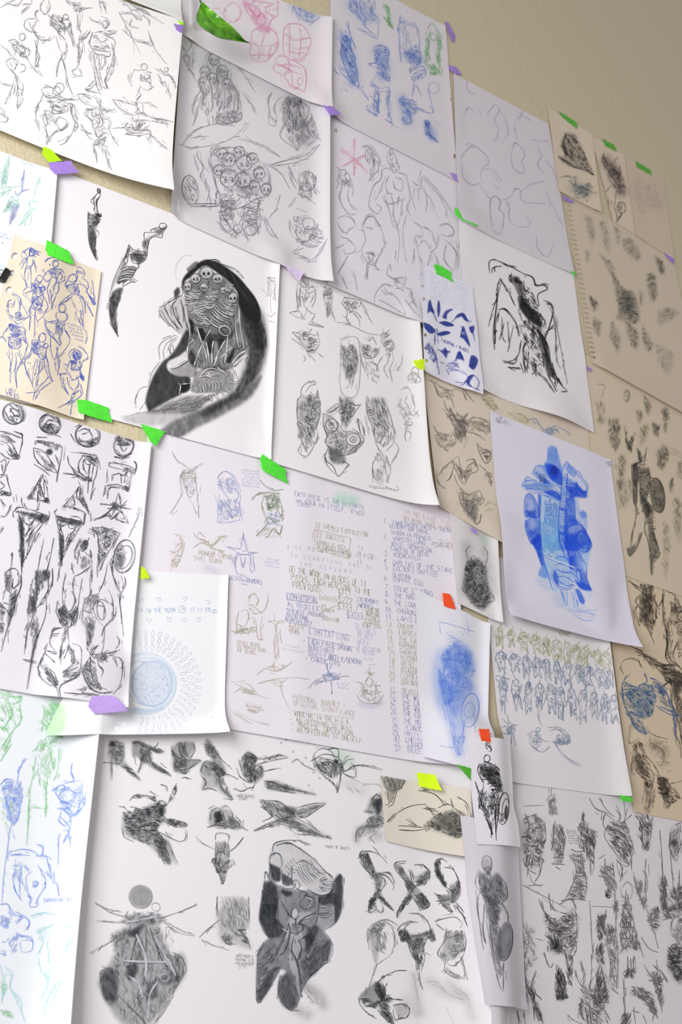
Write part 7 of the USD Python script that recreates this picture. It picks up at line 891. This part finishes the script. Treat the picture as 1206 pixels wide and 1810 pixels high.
cr('feathered_head_sketch', [('240 650 300 570 380 580 400 690 380 740 410 820 330 800 260 780', .25, 7)], [('240 560 400 560 400 720 320 740 240 680', 150, .4, 15, 75, 20), ('310 720 380 720 400 800 340 770', 60, .75, 10, 30), ('255 750 320 760 330 800 280 800', 40, .7, 9)], '410 830 390 770 350 730/150 770 200 720 250 680/160 780 230 810 300 830/260 760 300 800 340 800/400 560 405 680/240 560 240 660')
fig(G, 'handwriting'); [Wr(t, 335, y, 15, .06, .4, .8, r) for t, y, r in (('UNDERWORLD', 865, 90), ('ROAMING SITE', 885, 95), ('PHENOMENON', 905, 92))]; Wr('CITY', 350, 925, 15, .06, .4, .8, 40); Wr('TOWER OF SKULLS', 790, 312, 14, .08, .4, .8, 125)
# six clawed creatures
def claw(fl, sc, ln, d=.8, name='clawed_creature_drawing'):
    fig(G, name, PC); [F(s, a, 2.5, .35) for s, a in fl]; [S(s, n, d, 10, an, 35, 1.1) for s, n, an in sc]; L(ln, d, 1.2)
o(580, 1390, 2.871); CUR.x = .8
claw([('160 350 200 335 230 420 280 460 270 540 330 625 260 570 230 610 210 620 240 520 230 460 180 410', .4)], [('160 345 200 340 240 430 270 460 260 540 235 500 200 420', 120, 62), ('210 570 250 540 240 600 205 640', 50, 110), ('250 540 330 625 290 600', 50, 55)], '155 370 170 335 220 330 270 355 300 390/160 380 190 420 230 460/200 340 235 430/250 440 300 455 335 500 330 525/260 440 310 440 340 490/220 590 205 640 240 630 275 640 280 610/230 600 260 640/250 560 290 600 330 628/270 460 290 480 270 530')
claw([('335 400 370 400 400 460 460 520 510 590 470 620 430 560 370 640 350 660 400 550 390 480', .35), ('440 460 515 420 510 470 470 500', .3)], [('340 400 380 420 440 510 420 540 380 470', 100, 55), ('350 650 390 570 430 550 390 610', 70, 120), ('430 560 480 540 510 590 480 620', 70, 50), ('440 480 515 430 510 480 460 510', 70, 140)], '335 400 350 385 395 380/335 405 350 430 390 480 440 540/350 668 360 620 400 560 450 500 515 460/440 400 480 400 515 430 515 470/420 430 440 480/430 560 470 610 510 590 470 540/460 630 510 610 515 585/410 420 430 490/480 480 500 430/345 640 355 665')
claw([('540 390 570 370 560 420 600 500 590 510 560 460', .85), ('620 510 660 480 665 540 640 590 600 580', .3)], [('540 390 570 375 570 430 605 500 570 480 545 430', 90, 65), ('550 550 620 560 620 600 590 600 630 640 580 600', 90, 25), ('620 500 665 480 660 560 630 590', 70, 80)], '545 400 545 380 580 370 605 385/540 410 560 460 600 510/590 410 630 420 660 470 670 540 640 590/535 545 570 560 620 560/550 580 600 580 640 560/580 600 630 640 600 590/640 600 680 650 710 715/650 590 690 640/600 510 640 540/560 600 590 580')
D = dict(d=.5, w=1.0); claw([('200 740 250 690 300 680 270 740 260 830 240 900', .25)], [('200 720 260 690 300 690 260 740 210 780', 60, None), ('250 750 300 740 290 840 250 830', 60, 80)], '200 790 200 730 240 690 300 675 355 705/210 830 200 770/320 700 340 770 320 850 270 890 240 910/240 910 220 980 190 1055/260 740 250 820 290 850/250 900 230 960/300 690 340 720', .45)
claw([('360 740 390 720 420 750 500 740 530 720 540 780 490 770 460 860 480 900 440 880 410 800 370 780', .45)], [('360 735 400 730 420 780 370 790', 70, None), ('400 780 490 770 480 850 430 850', 110, 75), ('490 740 530 730 540 790 500 770', 60, None), ('440 850 480 850 465 930 450 930', 50, 85)], '360 760 370 710 410 690 460 690/410 645 470 650 510 700 525 750 545 780 520 790/400 780 420 840 450 890 465 930/500 770 480 830 490 870 470 940/460 940 470 1000 480 1032/380 740 400 770/420 760 500 750/490 840 520 860')
claw([('600 740 680 740 690 820 640 880 600 870 580 830', .25)], [('600 740 690 730 690 830 640 870 600 820', 130, None), ('560 830 600 860 590 900', 40, 70), ('590 920 620 940 700 980 640 960', 40, 30)], '545 690 580 675 640 665 680 690 670 720/550 700 590 730/600 720 590 780 555 850 590 880/690 740 700 800 680 870 640 910 600 900/600 870 590 930 620 960 660 980/680 860 690 920 710 980/620 770 660 750 690 780/610 820 650 840 690 820/600 930 590 950', .58)
claw([('240 990 280 1000 290 1060 330 1080 300 1120 330 1200 270 1160 250 1110 160 1070', .45), ('330 1110 400 1100 405 1150 370 1180 350 1160', .25)], [('240 1000 280 1010 300 1070 330 1085 280 1090 240 1050', 130, 55), ('160 1070 250 1100 240 1130 190 1120', 70, 15), ('250 1090 310 1110 340 1206 300 1190', 90, 60)], '245 1000 290 960 350 935 400 935/235 1030 250 990/155 1070 165 1110 200 1150 245 1180/160 1075 230 1100 290 1080/290 1060 330 1080 380 1085/330 1110 380 1105 410 1130 400 1170 350 1180/330 1130 340 1180 380 1170/250 1130 300 1190 340 1206/300 1000 280 1050 320 1060')
fig(G, 'faint_limb_sketch'); T('440 960 450 1060 470 1150', .14, 12); T('520 990 600 1050 680 1070', .12, 14); T('620 1000 700 1080 730 1170', .12, 13); T('400 1080 440 1150', .1, 14); L('430 950 450 1040 460 1100/500 990 560 1000 620 1060 690 1080/630 1010 700 1060 720 1120/600 1120 640 1206', .18, 1.1)
# ---- castles, stag heads and towers
CUR.x = .5; G = castles; o(800, 1390, 2.97); D = dict(d=.6, w=1.0); CK = rgb(46, 48, 52)
def ca(name, s, n, d, ln='', an=80, fl=.25):
    d = d * .74; n = int(n * .85)
    fig(G, name, CK); S(s, n, d, 12, an, 38, 1.0, spill=5); F(s, d * fl * .8, 8, .7)
    if ln: L(ln, d, 1.0)
ca('knight_sketch', '380 160 430 150 490 190 480 330 470 400 420 440 380 400 370 280', 260, .68, '380 140 400 200 390 280/430 160 480 190 490 270/390 430 420 500 450 520/470 380 460 450 430 500/370 380 390 430 440 460/400 520 480 518/430 150 470 220', None)
ca('robed_figure_sketch', '525 200 580 210 585 320 570 390 530 380 520 300', 130, .6, '540 180 530 260 520 340/560 200 585 280 580 360/520 405 590 410/530 395 580 398/540 420 570 436/550 330 560 360 545 370')
ca('small_figure_sketch', '500 50 535 40 545 140 510 145', 60, .32, '520 0 515 50/505 140 550 148')
ca('gothic_spire_sketch', '665 220 690 140 700 210 750 240 745 320 735 400 715 380 690 330 670 300', 170, .72, '690 130 688 200/655 215 700 220 760 242/685 280 685 330/720 300 725 470/740 290 742 430/700 260 705 380/675 240 670 300/710 190 715 240', 88)
ca('serpent_tower_sketch', '620 350 680 350 690 440 705 500 690 590 600 590 640 500 650 430', 160, .58, '615 360 640 400 650 460 620 540 590 600/680 350 690 430 705 520 690 590/570 600 640 590 700 598/620 330 650 345 690 340/640 480 690 470/630 530 700 520', 40)
ca('stag_head_drawing', '820 190 900 190 940 280 940 350 910 420 870 340 820 270', 230, .66, '720 60 750 110 800 140 850 180/770 60 800 110 850 160/940 150 910 180 890 200/860 100 880 150 870 190/820 200 800 260 850 340 890 400/940 280 945 350 920 420 895 410/900 250 920 290/880 300 910 380/830 220 880 240/860 380 890 430 880 500/940 370 940 440/900 80 910 150 900 190/800 140 790 200 820 240', 60)
ca('stag_head_drawing', '970 150 1050 160 1040 260 1030 330 1010 330 980 240', 110, .66, '960 150 990 200 1000 300 1020 340/1050 160 1040 260 1030 335/990 170 1020 200 1050 170')
ca('horse_head_sketch', '1150 220 1206 200 1206 330 1170 390 1145 330', 90, .6, '1150 230 1140 300 1160 370 1180 390/1170 200 1200 190/1150 290 1175 300'); F('1145 280 1175 280 1170 310 1150 310', .6, 3)
ca('cloaked_figure_sketch', '775 420 840 400 850 520 860 560 830 560 810 520', 100, .5, '770 380 800 360/770 440 820 500 855 550/780 440 850 500 860 540/800 380 800 420/840 400 850 500/810 590 820 540 830 580/765 470 800 480', 50); S('805 550 820 530 835 590 810 590', 24, .8, 8)
ca('dagger_sketch', '840 600 870 600 865 690', 34, .45, '850 560 855 640 860 700/840 620 870 650')
ca('horned_beast_drawing', '480 670 560 700 640 640 650 780 640 860 560 880 500 860 500 780', 330, .68, '455 590 480 660 530 700/505 560 520 650/540 700 530 760 550 830/640 640 655 740 640 830 600 900/480 870 510 950 530 930/560 660 620 680 640 720/500 580 530 640 560 660/470 600 490 680 540 740/640 790 650 860 610 920/560 620 620 590 650 640', None); F('510 790 560 820 570 870 520 850', .7, 5); F('545 740 570 760 560 800', .6, 4); RB(600, 730, 70, 120, 6, 20, .5, 1.1); S('545 940 580 950 600 1110 540 1120', 90, .75, 14, 85, 12); F('550 980 580 990 595 1110 545 1110', .5, 4); S('590 870 630 900 620 1050 600 1000', 60, .55, 14, 80); L('630 980 610 1000 630 1055/570 960 600 1040/440 970 420 1060 470 1120', .55, 1.1)
ca('horned_rider_sketch', '770 670 800 680 800 790 770 800 760 730', 110, .75, '760 680 780 720 790 760/805 650 800 700/770 690 810 680'); ca('horned_rider_sketch', '800 730 850 740 865 900 860 1050 820 1050 830 900', 130, .5, '810 720 850 760 865 880 865 1060/800 800 840 960/820 760 850 840/830 1060 870 1090', 80); ca('horned_rider_sketch', '750 850 790 820 800 920 760 920', 70, .7); ca('cloak_sketch', '760 960 790 940 820 1130 750 1130', 130, .75, '775 930 760 1000 745 1130/780 940 800 1030 820 1135/730 880 728 990/750 1130 820 1135', 85, .5)
ca('spire_sketch', '900 620 925 600 960 760 990 850 870 850', 190, .55, '910 545 905 620 880 740/915 560 940 660 970 790 1005 900/885 625 915 620 945 635/870 880 920 840 980 850/890 740 950 740/880 800 960 800/900 680 940 690', 80)
ca('stag_head_drawing', '680 1060 720 1040 770 1090 800 1170 810 1248 700 1248 660 1180', 190, .62, '670 920 690 1000 680 1060/640 960 660 1020 690 1060/740 1000 720 1050 740 1080/680 1110 670 1190 700 1230/740 1090 790 1160 830 1230/660 1150 690 1120/720 1090 770 1110/700 980 680 1020/600 1200 640 1230 680 1248', 50)
ca('spire_cluster_sketch', '900 960 960 960 950 1000 910 1000', 60, .75, '920 890 920 960/935 900 937 1000/955 890 950 970/910 970 965 975', 88); ca('spire_sketch', '890 1190 925 1190 930 1248 880 1248', 50, .6, '900 1010 905 1100 908 1240/890 1210 920 1190/895 1060 915 1060', 88)
ca('crawling_beast_sketch', '940 1060 1000 1060 1050 1110 1070 1180 1050 1200 1000 1120 950 1100', 150, .6, '940 1070 970 1100 1020 1130 1060 1190 1080 1220/960 1050 1010 1070 1060 1100/1000 1090 1040 1080/940 1180 980 1190/1060 1190 1050 1230/1000 1200 1020 1248/950 1160 960 1248', 40)
ca('antlered_sketch', '1040 980 1090 970 1100 1060 1110 1170 1080 1090', 130, .55, '1010 940 1040 990 1080 1030/1070 910 1075 980 1090 1040/1090 960 1130 1030/1030 1020 1090 1010/1080 1050 1100 1190/1120 1000 1090 1030/1060 940 1090 970')
ca('spires_sketch', '1085 470 1120 480 1130 640 1100 640', 120, .6, '1088 230 1095 330 1105 480/1085 520 1130 520/1100 480 1105 640/1115 490 1120 640/1140 240 1150 440/1150 420 1160 560/1190 440 1190 600/1140 540 1180 560', 88); ca('spires_sketch', '1145 540 1206 520 1206 640 1150 640', 120, .6, '', 88); ca('spires_sketch', '1100 640 1206 620 1206 660 1150 690 1100 690', 80, .55, '1110 660 1160 640 1206 650/1100 700 1150 690', 20)
ca('shield_figure_sketch', '1045 640 1085 640 1085 740 1055 760 1030 700', 90, .5, '1030 690 1060 760 1080 850/950 470 980 560 1010 620 1050 700/1015 380 1010 500 1020 600/980 560 1000 620 1030 630/990 790 1030 850 1080 870', None); ca('antlered_sketch', '960 490 1000 500 1020 640 1000 630 970 560', 70, .38, '950 450 970 520/1000 440 1020 480 1010 560')
ca('faint_figure_sketch', '380 700 430 760 440 900 390 960 370 800', 80, .25, '380 740 400 800 380 900/440 800 480 810'); fig(G, 'faint_figure_sketch', CK); L('860 390 880 470 920 440/890 530 920 500 945 540 930 590 890 570 880 530/720 600 740 900/730 630 850 635/370 520 600 640/370 105 480 100/860 650 858 790', .22, .9); fig(G, 'handwriting', CK); [Zz(598 + i * 3, 235 + i * 13, 50, .06, 11, .45) for i in range(6)]
ca('dark_boulder_sketch', '1140 850 1180 830 1206 850 1206 1020 1170 1010 1135 940', 160, .85, '', None, .9); C(1210, 740, 66, 70, 0, light=1, col=rgb(232, 228, 232), w=2.0); ca('scaled_sketch', '1150 750 1206 680 1206 810 1160 800', 60, .4, '1145 760 1160 700 1206 670/1150 780 1200 830')
ca('leg_sketch', '365 800 385 960 410 1090 395 1140 370 1100 360 900', 60, .6, '370 900 390 1040 420 1140/360 780 380 960', 85); ca('leg_sketch', '395 1050 420 1060 475 1240 455 1220 420 1140', 70, .7, '410 1060 440 1160 475 1240/420 1130 430 1230/340 1175 350 1248/375 1180 380 1248/430 1150 455 1235', 70, .5)
# ------------------------------------------------------------------ push pins, leaf, plastic strip, binder clip
CLEAR = mat('clear_plastic', {'p': ('principled_bsdf', {'base_color': (.95, .95, .97), 'roughness': .04, 'transmission_weight': .92, 'ior': 1.45})}, [])
STEEL = mat('steel', {'p': ('principled_bsdf', {'base_color': (.62, .62, .64), 'metallic': 1.0, 'roughness': .25})}, [])
MILKY = mat('milky_plastic', {'p': ('principled_bsdf', {'base_color': (.86, .86, .84), 'roughness': .18, 'transmission_weight': .55, 'ior': 1.4})}, [])
BLACKM = mat('black_enamel', {'p': ('principled_bsdf', {'base_color': (.012, .012, .012), 'roughness': .25})}, [])
LEAF = mat('leaf_surface', {'t': ('texture_coordinate', {}), 'n': ('noise_texture', {'scale': 70.0, 'detail': 4.0}), 'r': ('rgb_ramp', {'ramp': [(.3, (.05, .22, .008)), (.52, (.13, .45, .016)), (.72, (.30, .66, .05))]}),
    'b': ('bump', {'strength': .35, 'distance': .002}), 'p': ('principled_bsdf', {'roughness': .22, 'specular_ior_level': .6}), 'tr': ('translucent_bsdf', {'color': (.16, .42, .02)}), 'm': ('mix_closure', {'fac': .22})},
    [('t.object', 'n.vector'), ('n.fac', 'r.fac'), ('r.color', 'p.base_color'), ('n.fac', 'b.height'), ('b.normal', 'p.normal'), ('p.BSDF', 'm.closure1'), ('tr.bsdf', 'm.closure2')], 'm.closure')
STEM = mat('leaf_stem', {'p': ('principled_bsdf', {'base_color': (.03, .12, .008), 'roughness': .4})}, [])
VEIN = mat('leaf_vein', {'p': ('principled_bsdf', {'base_color': (.12, .36, .02), 'roughness': .35})}, [])
def thing(name, label, cat, loc):
    x = UsdGeom.Xform.Define(stage, numbered(name)); x.AddTranslateOp().Set(Gf.Vec3d(*map(float, loc))); return tag(x.GetPrim(), label, cat)
def part(th, name, tm, m, smooth=True, label=None):
    if tm.volume < 0: tm.invert()
    v, f, n = meshkit.arrays(tm, smooth); pr = mesh(numbered(name, str(th.GetPath())), v, f, m, None, n); return tag(pr, label) if label else pr
def to_room(tm):                                                     # z up -> out of the wall
    tm.apply_transform(trimesh.transformations.rotation_matrix(math.pi / 2, [1, 0, 0])); return tm
def pin(px, label):
    P = blueknight.on(np.array([px], float), 0)[0][0]; h = -P[1] - .0004
    t = thing('push_pin', label, 'push pin', (P[0], -h, P[2]))
    prof = np.array([(0, .0004), (.0040, .0004), (.0047, .0010), (.0047, .0018), (.0040, .0024), (.0026, .0030), (.0021, .0050), (.0022, .0072), (.0030, .0086), (.0040, .0092), (.0042, .0100), (.0038, .0106), (0, .0108)])
    part(t, 'pin_head', to_room(trimesh.creation.revolve(prof, sections=32)), CLEAR, 40)
    n = trimesh.creation.cylinder(.0006, .009, sections=12); n.apply_translation([0, 0, .0005]); part(t, 'needle', to_room(n), STEEL)
pin((880, 743), 'clear plastic push pin at the top left corner of the blue knight sheet')
pin((1075, 820), 'clear plastic push pin at the top right corner of the blue knight sheet')
# the leaf hanging in front of the pink heads sheet
k6 = lambda x, y: (280 + x / 6, y / 6)
mid = np.array([k6(452, 28), k6(500, 130), k6(560, 215), k6(640, 290), k6(740, 352), k6(840, 402), k6(920, 440), k6(972, 455)]); up = np.array([k6(468, 20), k6(520, 66), k6(600, 132), k6(690, 205), k6(770, 270), k6(850, 350), k6(915, 422), k6(972, 453)]); lo = np.array([k6(440, 70), k6(404, 175), k6(432, 262), k6(540, 342), k6(650, 402), k6(770, 424), k6(890, 443), k6(972, 457)])
def rs(q, n=40): q = smooth(q, .4); i = np.linspace(0, len(q) - 1, n); return np.stack([np.interp(i, np.arange(len(q)), q[:, k]) for k in (0, 1)], 1)
mid, up, lo = rs(mid), rs(up), rs(lo); nw = 9; rows_ = []
tl = np.linspace(0, 1, 40); wav = .0012 * np.sin(tl * 22)
for j in range(-nw, nw + 1):
    a = abs(j) / nw; q = mid * (1 - a) + (up if j < 0 else lo) * a
    h = .040 + .012 * np.sin(tl * np.pi) - .016 * tl ** 2 + (.007 * a ** 1.4 if j < 0 else .004 * a) + wav * a ** 2 - .0008 * np.exp(-(a / .1) ** 2)
    rows_.append(hit(q, h))
G_ = np.stack(rows_); nr, nc = G_.shape[:2]; I = np.arange(nr * nc).reshape(nr, nc)
qf = np.stack([I[:-1, :-1].ravel(), I[1:, :-1].ravel(), I[1:, 1:].ravel(), I[:-1, 1:].ravel()], 1); V0 = G_.reshape(-1, 3)
ring = np.r_[I[0, :], I[1:, -1], I[-1, ::-1][1:], I[::-1, 0][1:-1]]; rj = np.roll(ring, -1)
vv = np.vstack([V0, V0 + [0, .0006, 0]]); ff = np.vstack([qf, qf[:, ::-1] + len(V0), np.stack([ring, rj, rj + len(V0), ring + len(V0)], 1)])
lc = V0.mean(0); th = thing('plant_leaf', 'glossy green pointed leaf hanging at the top of the wall', 'leaf', lc)
tm = trimesh.Trimesh(vv - lc, np.vstack([ff[:, [0, 1, 2]], ff[:, [0, 2, 3]]]), process=False); part(th, 'leaf_blade', tm, LEAF, 60)
def tube(path, r):
    path = np.asarray(path); rr = np.broadcast_to(r, len(path)); t = np.gradient(path, axis=0); t /= np.linalg.norm(t, axis=1, keepdims=True)
    a = np.cross(t, [0, 1, .1]); a /= np.linalg.norm(a, axis=1, keepdims=True); b = np.cross(t, a); an = np.linspace(0, 2 * np.pi, 11)[:-1]
    v = path[:, None] + (a[:, None] * np.cos(an)[:, None] + b[:, None] * np.sin(an)[:, None]) * rr[:, None, None]; n = len(path); I = np.arange(n * 10).reshape(n, 10); J = np.roll(I, -1, 1)
    f = np.stack([I[:-1].ravel(), J[:-1].ravel(), J[1:].ravel(), I[1:].ravel()], 1); caps = [[I[0, 0], I[0, k + 1], I[0, k]] for k in range(1, 9)] + [[I[-1, 0], I[-1, k], I[-1, k + 1]] for k in range(1, 9)]
    return trimesh.Trimesh(v.reshape(-1, 3), np.vstack([f[:, [0, 1, 2]], f[:, [0, 2, 3]], caps]), process=False)
part(th, 'midrib', tube(G_[nw] - lc - [0, .0006, 0], np.linspace(.0009, .0003, 40)), VEIN)
for sgn, e in ((-1, 0), (1, 2 * nw)):
    for i in range(4, 34, 5):
        q = np.array([G_[nw + sgn * k, min(i + k, 39)] for k in range(0, nw - 1)]); part(th, 'vein', tube(q - lc - [0, .0003, 0], np.linspace(.0004, .0002, len(q))), VEIN)
pet = hit([k6(455, 30), k6(442, 5), k6(436, -60), k6(450, -300), k6(480, -700)], np.array([.040, .042, .045, .05, .02])); ps = np.stack([np.interp(np.linspace(0, 4, 30), range(5), pet[:, k]) for k in range(3)], 1); part(th, 'leaf_stalk', tube(ps - lc, .0013), STEM)
# translucent plastic strip beside the leaf
P0, P1 = hit([(338.5, 45)], .012)[0], hit([(336, -90)], .012)[0]; d = P1 - P0; ln = np.linalg.norm(d); cs = trimesh.creation.capsule(height=ln, radius=.0036, count=[20, 20]); cs.vertices[:, 1] *= .6
cs.vertices[:, 2] -= cs.vertices[:, 2].min(); M = trimesh.geometry.align_vectors([0, 0, 1], d / ln); cs.apply_transform(M); th = thing('plastic_strip', 'milky plastic strip with rounded end hanging left of the leaf', 'plastic strip', P0); part(th, 'strip', cs, MILKY)
# black clip at the left edge of the tan page
P = dancers.on(np.array([(14.5, 491.0)]), 0)[0][0] + [-.0045, 0, 0]; h0 = -P[1] - .0012; th = thing('binder_clip', 'small black clip gripping the left edge of the tan dancers page', 'clip', (P[0], -h0 - .0005, P[2]))
sect = Polygon([(-.0045, 0), (.0035, 0), (.0035, .0016), (-.001, .0052), (-.0045, .0058)]).buffer(.0005, join_style=1)
b = trimesh.creation.extrude_polygon(sect, .019, engine='earcut'); v = b.vertices.copy(); b.vertices = np.stack([v[:, 0] + (v[:, 2] - .0095) * .3, -v[:, 1], v[:, 2] - .0095], 1); part(th, 'clip_body', b, BLACKM, 35)
part(th, 'wire_handle', tube(np.array([[-.0045, -.006, .004], [-.0075, -.008, .003], [-.0085, -.0085, 0], [-.0078, -.008, -.003], [-.0055, -.006, -.0045]]), .0006), STEEL)
for s in list(globals().values()):
    if isinstance(s, Sheet): s.build(); finish(s)
